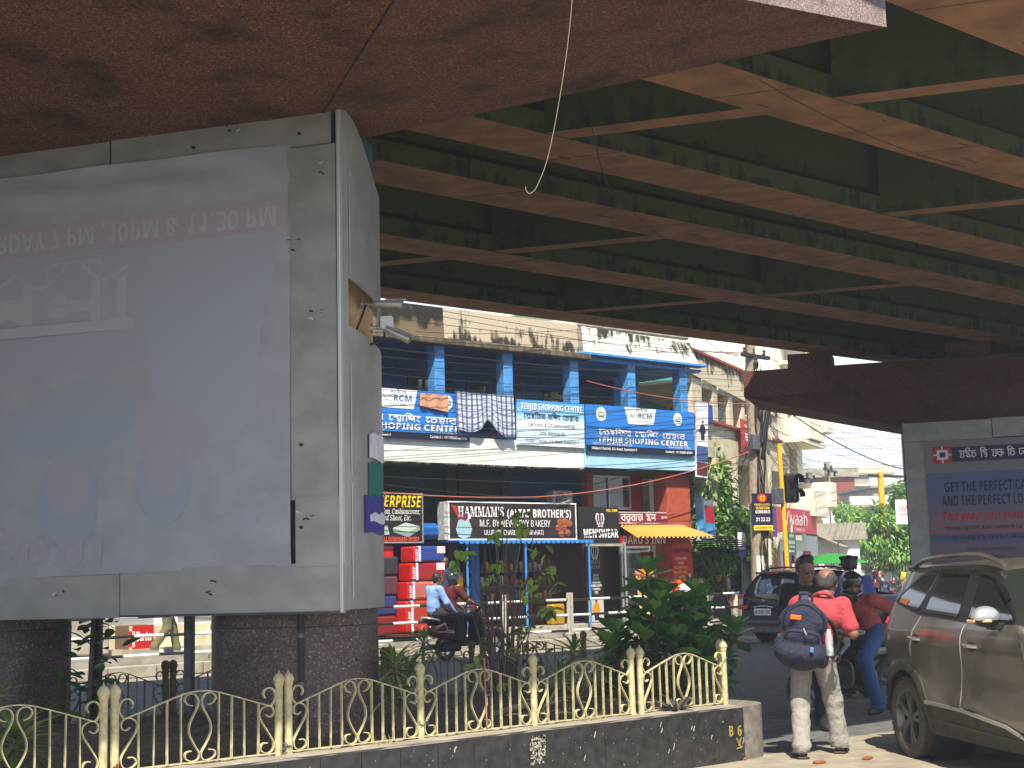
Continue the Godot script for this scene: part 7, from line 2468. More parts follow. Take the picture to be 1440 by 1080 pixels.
		for z in [0.30, 1.29]:
			var d := Node3D.new()
			d.name = "door_handle"
			t.add_child(d, true)
			var y := 1.005 if z < 1 else 0.985
			var x: float = side * (hw.call(z, y) + 0.006)
			b = MB.new()
			b.ell(V3(x, y, z), V3(0.004, 0.042, 0.075), 14)
			obj("cup", b, M.black, d)
			b = MB.new()
			b.tube(catmull([V3(x, y + 0.006, z - 0.10), V3(x + side * 0.03, y + 0.008, z - 0.06), V3(x + side * 0.034, y + 0.006, z + 0.05), V3(x, y + 0.0, z + 0.095)], 4), [0.012, 0.013, 0.014, 0.015, 0.016, 0.016, 0.016, 0.016, 0.016, 0.015, 0.014, 0.013, 0.012], 8)
			obj("grip", b, M.chrome, d)
		for z in [0.0, 2.5]:
			wheel(t, V3(side * 0.775, 0.335, z), 0.335, 0.215, side, M.dusty_rubber, mat(lin(0.20, 0.195, 0.185), 0.4, 0.7))
			b = MB.new()
			b.lathe([V2(0.0, -0.2), V2(0.43, -0.2), V2(0.43, 0.17)], 24, V3(side * 0.66, 0.345, z), Basis(V3(0, 0, 1), -side * PI / 2))
			obj("wheel_well", b, M.dark, t)
		var mr := Node3D.new()
		mr.name = "mirror"
		t.add_child(mr, true)
		mr.position = V3(side * 0.985, 1.205, 1.72)
		b = MB.new()
		b.ell(V3(0, 0.015, 0), V3(0.125, 0.082, 0.075), 18, Basis(Vector3.UP, side * -0.25), -0.25, 1.0)
		obj("shell", b, M.silver, mr)
		b = MB.new()
		b.ell(V3(0, 0.012, 0), V3(0.122, 0.07, 0.073), 18, Basis(Vector3.UP, side * -0.25), -1.0, -0.2)
		b.cbox(V3(-side * 0.11, -0.055, -0.03), V3(0.16, 0.05, 0.08), 0.01)
		obj("foot", b, M.black, mr)
		b = MB.new()
		b.cbox(V3(side * 0.045, -0.01, 0.064), V3(0.11, 0.022, 0.02), 0.006, Basis(Vector3.UP, side * 0.5))
		b.cbox(V3(side * 0.115, -0.01, 0.0), V3(0.02, 0.022, 0.09), 0.006, Basis(Vector3.UP, side * -0.2))
		obj("turn_lamp", b, paint(Color(0.88, 0.72, 0.52), 0.0, 0.2), mr)
		b = MB.new()
		b.ell(V3(0, 0.01, -0.066), V3(0.10, 0.06, 0.012), 14, Basis(Vector3.UP, side * -0.25))
		obj("mirror_glass", b, M.chrome, mr)
		b = MB.new()
		var pts := catmull([V3(side * 0.585, 1.598, -0.30), V3(side * 0.60, 1.655, -0.05), V3(side * 0.605, 1.685, 0.5), V3(side * 0.60, 1.675, 1.0), V3(side * 0.59, 1.60, 1.32)], 5)
		b.tube(pts, 0.022, 8)
		obj("roof_rail", b, body, t)
		b = MB.new()
		flank(b, [V2(-0.71, 0.92), V2(-0.69, 1.03), V2(-0.615, 1.175), V2(-0.50, 1.165), V2(-0.44, 1.12), V2(-0.60, 0.98)], hw, side, 0.016, 0.05, 0.03)
		var lm := obj("rear_lamp", b, M.lamp_red, t)
		b = MB.new()
		b.cbox(V3(side * 0.50, 1.05, -0.72), V3(0.30, 0.15, 0.06), 0.02)
		obj("rear_lamp", b, M.lamp_red, t)
		b = MB.new()
		b.cbox(V3(side * 0.62, 0.62, -0.74), V3(0.16, 0.06, 0.03), 0.01)
		obj("reflector", b, M.lamp_red, t)
		b = MB.new()
		flank(b, [V2(-0.24, 1.305), V2(-0.06, 1.275), V2(-0.04, 1.315), V2(-0.12, 1.335), V2(-0.22, 1.33)], hw, side, 0.012, 0.08, 0.0)
		obj("sticker", b, rough_mat(Color(0.55, 0.16, 0.12), Color(0.80, 0.45, 0.20), 0.1, 0.6, 0.0, 0.03, 103, false), t)
		b = MB.new()
		flank(b, [V2(2.72, 0.72), V2(3.14, 0.70), V2(3.16, 0.84), V2(2.95, 0.90), V2(2.75, 0.88)], hw, side, 0.012, 0.06, 0.02)
		obj("headlamp", b, M.lamp_clear, t)
		b = MB.new()
		flank(b, [V2(2.14, 0.80), V2(2.22, 0.80), V2(2.22, 0.86), V2(2.14, 0.86)], hw, side, 0.008, 0.05, 0.006)
		obj("badge", b, M.chrome, t)
	var b := MB.new()
	across(b, refine([V2(-0.42, 0.28), V2(-0.66, 0.36), V2(-0.75, 0.60), V2(-0.74, 0.70)]), hw, 0.05)
	obj("rear_bumper", b, clad, t)
	b = MB.new()
	across(b, refine([V2(-0.74, 0.70), V2(-0.73, 0.93), V2(-0.63, 1.17)]), hw, 0.05)
	obj("tailgate", b, body, t)
	b = MB.new()
	across(b, refine([V2(-0.63, 1.17), V2(-0.53, 1.30), V2(-0.41, 1.54)]), hw, 0.04, 14, 0.03, 0.004)
	obj("rear_window", b, gl, t)
	b = MB.new()
	across(b, refine([V2(-0.41, 1.54), V2(-0.30, 1.575), V2(-0.10, 1.595), V2(0.25, 1.605), V2(0.6, 1.612), V2(0.85, 1.605), V2(1.10, 1.59), V2(1.30, 1.545)], 3), hw, 0.045, 20)
	obj("roof", b, body, t)
	b = MB.new()
	b.cbox(V3(0, 1.60, -0.45), V3(1.1, 0.035, 0.22), 0.012)
	obj("spoiler", b, body, t)
	b = MB.new()
	across(b, refine([V2(1.30, 1.545), V2(1.63, 1.352), V2(1.96, 1.16)]), hw, 0.05)
	obj("windscreen", b, gl, t)
	b = MB.new()
	across(b, refine([V2(1.96, 1.16), V2(2.35, 1.10), V2(2.95, 1.02), V2(3.20, 0.93)]), hw, 0.04)
	obj("bonnet", b, body, t)
	b = MB.new()
	across(b, refine([V2(3.20, 0.93), V2(3.27, 0.62), V2(3.18, 0.32), V2(2.93, 0.27)]), hw, 0.05)
	obj("front_bumper", b, clad, t)
	put_box("grille", V3(0, 0.80, 3.30), V3(0.8, 0.16, 0.03), M.chrome, t, 0.01)
	put_box("underbody", V3(0, 0.30, 1.25), V3(1.5, 0.14, 3.6), M.dark, t)
	put_box("number_plate", V3(0, 0.82, -0.80), V3(0.5, 0.11, 0.01), M.sign_white, t)
	put_box("cabin_lining", V3(0, 0.85, 1.0), V3(1.3, 0.6, 2.6), M.dark, t)

func black_suv() -> void:
	var t := thing("black_car", "glossy black hatchback SUV with red rear lamps and silver rear skid plate, driving away", "car", P(25.55, 0, 20.88), deg_to_rad(87.0))
	var body := paint(lin(0.010, 0.010, 0.011), 0.0, 0.22, 1.0)
	var gl := paint(lin(0.02, 0.025, 0.027), 0.0, 0.04)
	gl.metallic_specular = 0.9
	var hw := func(z: float, y: float) -> float:
		var w := 0.865
		w -= 0.06 * smoothstep(0.5, 0.2, y)
		w -= 0.035 * smoothstep(0.98, 1.10, y)
		w -= 0.25 * pow(clampf((y - 1.06) / 0.5, 0, 1.2), 1.2)
		w -= 0.18 * pow(clampf((-0.35 - z) / 0.5, 0, 1.3), 2.0)
		w -= 0.30 * pow(clampf((z - 2.55) / 0.7, 0, 1.3), 2.2)
		return w
	var tail := [V2(-0.42, 0.26), V2(-0.70, 0.30), V2(-0.80, 0.48), V2(-0.80, 0.72), V2(-0.76, 0.95), V2(-0.70, 1.07), V2(-0.55, 1.28), V2(-0.36, 1.50), V2(-0.15, 1.57), V2(0.6, 1.60), V2(1.15, 1.56), V2(1.35, 1.50), V2(2.05, 1.08), V2(2.9, 0.96), V2(3.12, 0.82), V2(3.18, 0.55), V2(3.05, 0.28)]
	for side in [-1.0, 1.0]:
		var fa := arc(2.55, 0.32, 0.39, -0.06 * PI, PI * 1.06)
		var ra := arc(0.0, 0.32, 0.39, -0.06 * PI, PI * 1.06)
		var b := MB.new()
		flank(b, tail + fa + ra, hw, side, 0.0, 0.1, 0.02)
		obj("side_panel", b, body, t)
		for k in [[V2(0.10, 1.12), V2(0.95, 1.10), V2(0.85, 1.48), V2(0.05, 1.47)], [V2(1.02, 1.10), V2(1.92, 1.10), V2(1.34, 1.45), V2(0.95, 1.49)], [V2(-0.42, 1.18), V2(0.02, 1.13), V2(-0.02, 1.46), V2(-0.22, 1.42)]]:
			b = MB.new()
			flank(b, k, hw, side, 0.006, 0.09, 0.0)
			obj("window", b, gl, t)
		b = MB.new()
		flank(b, arc(0, 0.32, 0.46, PI * 1.05, -0.05 * PI) + arc(0, 0.32, 0.385, -0.05 * PI, PI * 1.05), hw, side, 0.012, 0.07, 0.02)
		flank(b, arc(2.55, 0.32, 0.46, PI * 1.05, -0.05 * PI) + arc(2.55, 0.32, 0.385, -0.05 * PI, PI * 1.05), hw, side, 0.012, 0.07, 0.02)
		flank(b, [V2(0.44, 0.22), V2(2.1, 0.22), V2(2.1, 0.36), V2(0.44, 0.36)], hw, side, 0.012, 0.1, 0.02)
		obj("cladding", b, M.dark, t)
		b = MB.new()
		flank(b, [V2(1.0, 0.42), V2(1.012, 0.42), V2(1.05, 1.06), V2(1.038, 1.06)], hw, side, 0.004, 0.1, 0.0)
		obj("door_gap", b, M.dark_steel, t)
		for z in [0.0, 2.55]:
			wheel(t, V3(side * 0.75, 0.32, z), 0.32, 0.2, side, M.rubber, M.silver)
		for z in [0.35, 1.25]:
			b = MB.new()
			b.tube([V3(side * 0.885, 0.93, z - 0.09), V3(side * 0.895, 0.935, z), V3(side * 0.885, 0.93, z + 0.09)], 0.014, 6)
			obj("door_handle", b, M.chrome, t)
		b = MB.new()
		b.ell(V3(side * 0.98, 1.12, 1.75), V3(0.12, 0.08, 0.07), 12)
		obj("mirror", b, body, t)
		b = MB.new()
		b.tube(catmull([V3(side * 0.58, 1.57, -0.25), V3(side * 0.585, 1.655, 0.1), V3(side * 0.585, 1.66, 0.9), V3(side * 0.57, 1.56, 1.3)], 5), 0.02, 6)
		obj("roof_rail", b, M.dark_steel, t)
		var lm := Node3D.new()
		lm.name = "rear_lamp"
		t.add_child(lm, true)
		b = MB.new()
		flank(b, [V2(-0.79, 0.76), V2(-0.76, 0.98), V2(-0.66, 1.14), V2(-0.48, 1.12), V2(-0.62, 0.98), V2(-0.68, 0.80)], hw, side, 0.014, 0.06, 0.03)
		obj("flank_lens", b, M.lamp_red, lm)
		b = MB.new()
		b.cbox(V3(side * 0.63, 0.80, -0.855), V3(0.30, 0.09, 0.05), 0.02)
		b.cbox(V3(side * 0.74, 0.95, -0.82), V3(0.12, 0.26, 0.06), 0.02)
		obj("tail_lens", b, M.lamp_red, lm)
		b = MB.new()
		b.cbox(V3(side * 0.68, 0.92, -0.845), V3(0.10, 0.13, 0.05), 0.015)
		obj("reversing_lens", b, M.lamp_clear, lm)
	var b := MB.new()
	across(b, refine(tail.slice(0, 4)), hw, 0.05)
	obj("rear_bumper", b, M.dark, t)
	b = MB.new()
	across(b, refine(tail.slice(3, 6)), hw, 0.05)
	obj("tailgate", b, body, t)
	b = MB.new()
	across(b, refine([V2(-0.70, 1.07), V2(-0.55, 1.28), V2(-0.38, 1.48)]), hw, 0.05, 14, 0.06, 0.006)
	obj("rear_window", b, gl, t)
	b = MB.new()
	across(b, refine(tail.slice(7, 12)), hw, 0.05)
	obj("roof", b, body, t)
	b = MB.new()
	across(b, refine(tail.slice(11, 13)), hw, 0.05)
	obj("windscreen", b, gl, t)
	b = MB.new()
	across(b, refine(tail.slice(12, 15)), hw, 0.05)
	obj("bonnet", b, body, t)
	b = MB.new()
	across(b, refine(tail.slice(14, 17)), hw, 0.05)
	obj("front_bumper", b, body, t)
	b = MB.new()
	b.cbox(V3(0, 1.555, -0.40), V3(1.05, 0.05, 0.24), 0.015)
	var sp := obj("spoiler", b, body, t)
	put_box("stop_lamp", V3(0, 1.545, -0.525), V3(0.36, 0.03, 0.02), M.lamp_red, t)
	b = MB.new()
	b.prism([V2(-0.62, 0.26), V2(0.62, 0.26), V2(0.60, 0.42), V2(0.50, 0.52), V2(-0.50, 0.52), V2(-0.60, 0.42)], 0.05, Transform3D(Basis(V3(-1, 0, 0), V3(0, 1, 0), V3(0, 0, -1)), V3(0, 0.0, -0.82)))
	var sk := obj("skid_plate", b, M.steel, t)
	put_box("slot", V3(0, 0.425, -0.872), V3(0.92, 0.07, 0.012), M.dark, sk, 0.004)
	put_box("number_plate", V3(0.02, 0.70, -0.872), V3(0.50, 0.15, 0.012), M.sign_white, t, 0.003)
	var pl := lettering(t, "AS 01DQ 1701", 0.075, V3(0.02, 0.70, -0.8795), M.letter_black, 0.44)
	pl.rotation.y = PI
	pl.scale.x = 0.44 / (pl.mesh as TextMesh).get_aabb().size.x
	b = MB.new()
	b.tube(catmull([V3(-0.30, 0.80, -0.872), V3(-0.1, 0.825, -0.878), V3(0.1, 0.825, -0.878), V3(0.30, 0.80, -0.872)], 4), 0.014, 6)
	obj("chrome_bar", b, M.chrome, t)
	b = MB.new()
	b.box(V3(0, 0.95, -0.835), V3(0.10, 0.012, 0.01))
	b.box(V3(-0.035, 0.965, -0.832), V3(0.015, 0.08, 0.01))
	b.box(V3(0.035, 0.965, -0.832), V3(0.015, 0.08, 0.01))
	obj("emblem", b, M.chrome, t)
	put_tube("wiper", [V3(0.0, 1.09, -0.745), V3(0.35, 1.20, -0.68)], 0.01, M.dark, t)
	put_box("underbody", V3(0, 0.27, 1.2), V3(1.4, 0.12, 3.4), M.dark, t)
	put_box("cabin_lining", V3(0, 0.85, 1.0), V3(1.3, 0.5, 2.6), M.dark, t)

func spoke_wheel(t: Node3D, at: Vector3, r: float, w: float, n: int) -> void:
	var o := Node3D.new()
	o.name = "wheel"
	t.add_child(o, true)
	o.position = at
	var bs := Basis(V3(0, 0, 1), PI / 2)
	var b := MB.new()
	b.lathe([V2(r * 0.72, -w * 0.4), V2(r * 0.9, -w / 2), V2(r, -w * 0.2), V2(r, w * 0.2), V2(r * 0.9, w / 2), V2(r * 0.72, w * 0.4), V2(r * 0.70, 0), V2(r * 0.72, -w * 0.4)], 28, Vector3.ZERO, bs)
	obj("tyre", b, M.rubber, o)
	b = MB.new()
	b.lathe([V2(r * 0.66, -w * 0.3), V2(r * 0.72, -w * 0.36), V2(r * 0.72, w * 0.36), V2(r * 0.66, w * 0.3)], 28, Vector3.ZERO, bs)
	b.lathe([V2(0.0, -w * 0.5), V2(r * 0.18, -w * 0.5), V2(r * 0.18, w * 0.5), V2(0.0, w * 0.5)], 12, Vector3.ZERO, bs)
	for i in n:
		var a := TAU * i / n
		b.bar([Vector3.ZERO, V3(0, cos(a) * r * 0.7, sin(a) * r * 0.7)], w * 0.3, r * 0.12, V3(1, 0, 0))
	obj("rim", b, M.steel, o)

func scooter() -> void:
	var t := thing("scooter", "maroon scooter with two riders passing along the far side of the street", "scooter", P(17.3, 0, 22.85), PI / 2)
	var red := paint(lin(0.11, 0.010, 0.024), 0.2, 0.2)
	spoke_wheel(t, V3(0, 0.25, 0), 0.25, 0.10, 6)
	spoke_wheel(t, V3(0, 0.25, 1.27), 0.25, 0.10, 6)
	var b := MB.new()
	skin(b, [[V3(0, 0.62, -0.36), V3(0, 0.60, 0.10), 0.13, 0.17], [V3(-0.10, 0.56, -0.25), V3(-0.08, 0.50, 0.22), 0.11, 0.13], [V3(0.10, 0.56, -0.25), V3(0.08, 0.50, 0.22), 0.11, 0.13], [V3(0, 0.60, 0.1), V3(0, 0.42, 0.40), 0.15, 0.08]], 0.10, 0.03)
	obj("rear_cowl", b, red, t)
	b = MB.new()
	skin(b, [[V3(0, 0.80, -0.42), V3(0, 0.80, 0.28), 0.10, 0.11, V3(0.75, 1.6, 1)]], 0.05, 0.03)
	obj("saddle", b, M.rubber, t)
	b = MB.new()
	b.tube(catmull([V3(-0.16, 0.80, -0.25), V3(-0.15, 0.84, -0.46), V3(0, 0.86, -0.54), V3(0.15, 0.84, -0.46), V3(0.16, 0.80, -0.25)], 5), 0.022, 8)
	obj("grab_rail", b, M.silver, t)
	put_box("floorboard", V3(0, 0.30, 0.55), V3(0.34, 0.06, 0.5), M.dark, t, 0.02)
	b = MB.new()
	skin(b, [[V3(-0.15, 0.42, 0.84), V3(-0.12, 0.92, 0.78), 0.06, 0.05], [V3(0.15, 0.42, 0.84), V3(0.12, 0.92, 0.78), 0.06, 0.05], [V3(0, 0.40, 0.88), V3(0, 0.95, 0.80), 0.09, 0.07], [V3(-0.12, 0.66, 0.84), V3(0.12, 0.66, 0.84), 0.07, 0.07]], 0.08, 0.03)
	obj("leg_shield", b, M.black, t)
	b = MB.new()
	skin(b, [[V3(0, 0.50, 1.02), V3(0, 0.53, 1.30), 0.09, 0.08], [V3(0, 0.53, 1.30), V3(0, 0.42, 1.54), 0.08, 0.05], [V3(0, 0.62, 0.92), V3(0, 0.50, 1.02), 0.08, 0.09]], 0.06, 0.025)
	obj("front_mudguard", b, red, t)
	b = MB.new()
	skin(b, [[V3(-0.10, 1.00, 0.76), V3(0.10, 1.00, 0.76), 0.075, 0.075], [V3(0, 0.98, 0.84), V3(0, 0.96, 0.86), 0.08, 0.07]], 0.05, 0.025)
	obj("headset", b, red, t)
	b = MB.new()
	b.tube(catmull([V3(-0.36, 1.02, 0.62), V3(-0.2, 1.02, 0.74), V3(0.2, 1.02, 0.74), V3(0.36, 1.02, 0.62)], 4), 0.018, 8)
	obj("handlebar", b, M.black, t)
	for s in [-1, 1]:
		b = MB.new()
		b.tube(catmull([V3(s * 0.26, 1.03, 0.70), V3(s * 0.30, 1.16, 0.74), V3(s * 0.34, 1.24, 0.72)], 4), 0.007, 5)
		b.ell(V3(s * 0.35, 1.27, 0.71), V3(0.06, 0.045, 0.012), 10)
		obj("mirror", b, M.black, t)
	b = MB.new()
	b.tube([V3(0.13, 0.28, 0.1), V3(0.15, 0.26, -0.42)], [0.04, 0.055], 10)
	obj("exhaust", b, M.steel, t)
	b = MB.new()
	b.cbox(V3(0, 0.27, 0.12), V3(0.2, 0.2, 0.5), 0.05)
	obj("engine", b, M.dark_steel, t)
	b = MB.new()
	b.cbox(V3(0, 0.66, -0.50), V3(0.26, 0.10, 0.05), 0.02)
	b.bar([V3(-0.185, 0.60, -0.42), V3(-0.205, 0.70, -0.22)], 0.03, 0.03, V3(0, 1, 0))
	obj("tail_lamp", b, M.lamp_red, t)
	b = MB.new()
	b.bar([V3(-0.20, 0.66, -0.38), V3(-0.225, 0.74, -0.16), V3(-0.215, 0.62, -0.10)], 0.028, 0.012, V3(0, 1, 0))
	obj("silver_trim", b, M.lamp_clear, t)
	b = MB.new()
	b.tube(catmull([V3(-0.19, 0.52, 0.30), V3(-0.235, 0.60, 0.0), V3(-0.215, 0.56, -0.34)], 5), 0.009, 5)
	obj("chrome_line", b, M.chrome, t)
	b = MB.new()
	b.box(V3(0, 0.42, -0.50), V3(0.20, 0.16, 0.012))
	obj("number_plate", b, M.sign_white, t)

func motorcycle() -> void:
	var f := P(12.66, 0, 10.12)
	var r := P(13.90, 0, 9.94)
	var d := (f - r).normalized()
	var t := thing("motorcycle", "black motorcycle standing behind the walker, its rider in a red shirt and black helmet", "motorcycle", r, atan2(d.x, d.z))
	spoke_wheel(t, V3(0, 0.30, 0), 0.30, 0.11, 5)
	spoke_wheel(t, V3(0, 0.30, 1.28), 0.30, 0.09, 5)
	var gloss := paint(lin(0.010, 0.011, 0.013), 0.0, 0.15)
	var b := MB.new()
	skin(b, [[V3(0, 0.86, 0.50), V3(0, 0.90, 0.82), 0.12, 0.14, V3(0.95, 1.1, 1)], [V3(-0.10, 0.76, 0.80), V3(-0.14, 0.64, 0.98), 0.07, 0.05], [V3(0.10, 0.76, 0.80), V3(0.14, 0.64, 0.98), 0.07, 0.05]], 0.07, 0.022)
	obj("fuel_tank", b, gloss, t)
	b = MB.new()
	skin(b, [[V3(0, 0.80, -0.30), V3(0, 0.78, 0.45), 0.10, 0.12, V3(0.8, 1.5, 1)]], 0.05, 0.025)
	obj("saddle", b, M.rubber, t)
	b = MB.new()
	skin(b, [[V3(0, 0.70, -0.35), V3(0, 0.66, 0.35), 0.06, 0.11], [V3(0, 0.72, -0.40), V3(0, 0.80, -0.58), 0.06, 0.04]], 0.06, 0.025)
	obj("tail_cowl", b, gloss, t)
	b = MB.new()
	b.cbox(V3(0, 0.42, 0.58), V3(0.26, 0.34, 0.40), 0.05)
	for i in 6:
		b.cbox(V3(0, 0.56 + i * 0.028, 0.66), V3(0.24, 0.012, 0.24), 0.004)
	obj("engine", b, M.dark_steel, t)
	b = MB.new()
	b.lathe([V2(0.0, 0), V2(0.11, 0), V2(0.10, 0.05), V2(0.0, 0.06)], 16, V3(0.13, 0.40, 0.50), Basis(V3(0, 0, 1), -PI / 2))
	obj("crankcase_cover", b, M.steel, t)
	b = MB.new()
	for s in [-0.07, 0.07]:
		b.tube([V3(s, 0.30, 1.28), V3(s, 0.62, 1.14), V3(s, 1.0, 0.98)], 0.022, 8)
	obj("fork", b, M.steel, t)
	b = MB.new()
	skin(b, [[V3(0, 0.60, 1.12), V3(0, 0.63, 1.30), 0.06, 0.06], [V3(0, 0.63, 1.30), V3(0, 0.56, 1.50), 0.06, 0.04]], 0.04, 0.02)
	obj("front_mudguard", b, gloss, t)
	b = MB.new()
	skin(b, [[V3(0, 0.98, 1.08), V3(0, 0.96, 1.14), 0.11, 0.09], [V3(0, 1.08, 1.02), V3(0, 1.02, 1.1), 0.08, 0.07]], 0.05, 0.022)
	obj("headlamp_cowl", b, gloss, t)
	b = MB.new()
	b.ell(V3(0, 0.95, 1.21), V3(0.07, 0.07, 0.03), 12)
	obj("headlamp", b, M.lamp_clear, t)
	b = MB.new()
	b.tube(catmull([V3(-0.38, 1.04, 0.82), V3(-0.22, 1.06, 0.94), V3(0.0, 1.03, 0.97), V3(0.22, 1.06, 0.94), V3(0.38, 1.04, 0.82)], 4), 0.015, 8)
	obj("handlebar", b, M.black, t)
	for s in [-1, 1]:
		b = MB.new()
		b.tube(catmull([V3(s * 0.26, 1.06, 0.92), V3(s * 0.32, 1.20, 0.92), V3(s * 0.36, 1.26, 0.90)], 4), 0.007, 5)
		b.ell(V3(s * 0.37, 1.28, 0.895), V3(0.065, 0.05, 0.014), 10)
		obj("mirror", b, M.black, t)
	b = MB.new()
	b.tube([V3(-0.14, 0.34, 0.62), V3(-0.16, 0.28, 0.3), V3(-0.17, 0.36, -0.30)], [0.025, 0.04, 0.055], 10)
	obj("exhaust", b, M.steel, t)
	b = MB.new()
	for q in [[V3(0.0, 0.72, 0.9), V3(0, 0.36, 0.82)], [V3(0, 0.36, 0.82), V3(0, 0.30, 0.3)], [V3(0.09, 0.30, 0.0), V3(0.09, 0.32, 0.36)], [V3(-0.09, 0.30, 0.0), V3(-0.09, 0.32, 0.36)], [V3(0.11, 0.32, 0.05), V3(0.11, 0.68, -0.1)], [V3(-0.11, 0.32, 0.05), V3(-0.11, 0.68, -0.1)]]:
		b.tube(q, 0.02, 6)
	obj("bike_frame", b, M.dark_steel, t)
	for s in [-1, 1]:
		b = MB.new()
		b.tube(catmull([V3(s * 0.10, 0.30, 0.86), V3(s * 0.28, 0.34, 0.90), V3(s * 0.30, 0.56, 0.92), V3(s * 0.10, 0.62, 0.88)], 5), 0.013, 6)
		obj("crash_guard", b, M.steel, t)
	put_box("tail_lamp", V3(0, 0.80, -0.64), V3(0.14, 0.06, 0.04), M.lamp_red, t, 0.01)
	put_box("number_plate", V3(0, 0.62, -0.62), V3(0.2, 0.14, 0.01), M.sign_white, t)
	put_box("rear_mudguard", V3(0, 0.58, -0.50), V3(0.14, 0.22, 0.02), M.black, t)

# ---------- people. Joints are given in the person's own axes: +z is the way they face, +x their left, y up
const STAND := {
	"pelvis": Vector3(0, 0.92, 0), "waist": Vector3(0, 1.06, 0.01), "chest": Vector3(0, 1.27, 0.0), "neck": Vector3(0, 1.43, -0.01), "head": Vector3(0, 1.565, 0.025),
	"sh_l": Vector3(0.175, 1.38, -0.01), "el_l": Vector3(0.235, 1.10, -0.03), "ha_l": Vector3(0.245, 0.86, 0.05), "sh_r": Vector3(-0.175, 1.38, -0.01), "el_r": Vector3(-0.235, 1.10, -0.03), "ha_r": Vector3(-0.245, 0.86, 0.05),
	"hip_l": Vector3(0.09, 0.90, 0), "kn_l": Vector3(0.10, 0.49, 0.03), "an_l": Vector3(0.105, 0.085, -0.02), "to_l": Vector3(0.12, 0.035, 0.13),
	"hip_r": Vector3(-0.09, 0.90, 0), "kn_r": Vector3(-0.10, 0.49, 0.03), "an_r": Vector3(-0.105, 0.085, -0.02), "to_r": Vector3(-0.12, 0.035, 0.13),
}

func hand(b: MB, wrist: Vector3, fwd: Vector3, palm_n: Vector3, thumb_side: Vector3, curl: float, size := 1.0) -> void:
	var f := fwd.normalized()
	var n := (palm_n - f * palm_n.dot(f)).normalized()
	var s := (thumb_side - f * thumb_side.dot(f) - n * thumb_side.dot(n)).normalized()
	var bs := Basis(s, f, n)
	b.ell(wrist + f * 0.045 * size, V3(0.040, 0.055, 0.016) * size, 10, bs)
	for i in 4:
		var o: Vector3 = wrist + (f * 0.085 + s * (0.030 - 0.020 * i)) * size
		var l: float = [0.068, 0.078, 0.072, 0.056][i] * size
		var pts := [o]
		var d := f
		var ang := curl * (0.8 + 0.08 * i)
		for k in 3:
			d = (d * cos(ang) + n * sin(ang) * 1.0).normalized()
			pts.append(pts[-1] + d * l * [0.45, 0.32, 0.23][k])
			ang = curl * 0.9
		b.tube(pts, [0.0095 * size, 0.009 * size, 0.008 * size, 0.006 * size], 6)
	var to: Vector3 = wrist + (f * 0.028 + s * 0.034) * size
	b.tube([to - s * 0.012 * size, to + (s * 0.022 + f * 0.022 + n * 0.006) * size, to + (s * 0.030 + f * 0.048 + n * 0.016) * size, to + (s * 0.028 + f * 0.068 + n * 0.026) * size], [0.013 * size, 0.0115 * size, 0.0095 * size, 0.007 * size], 6)

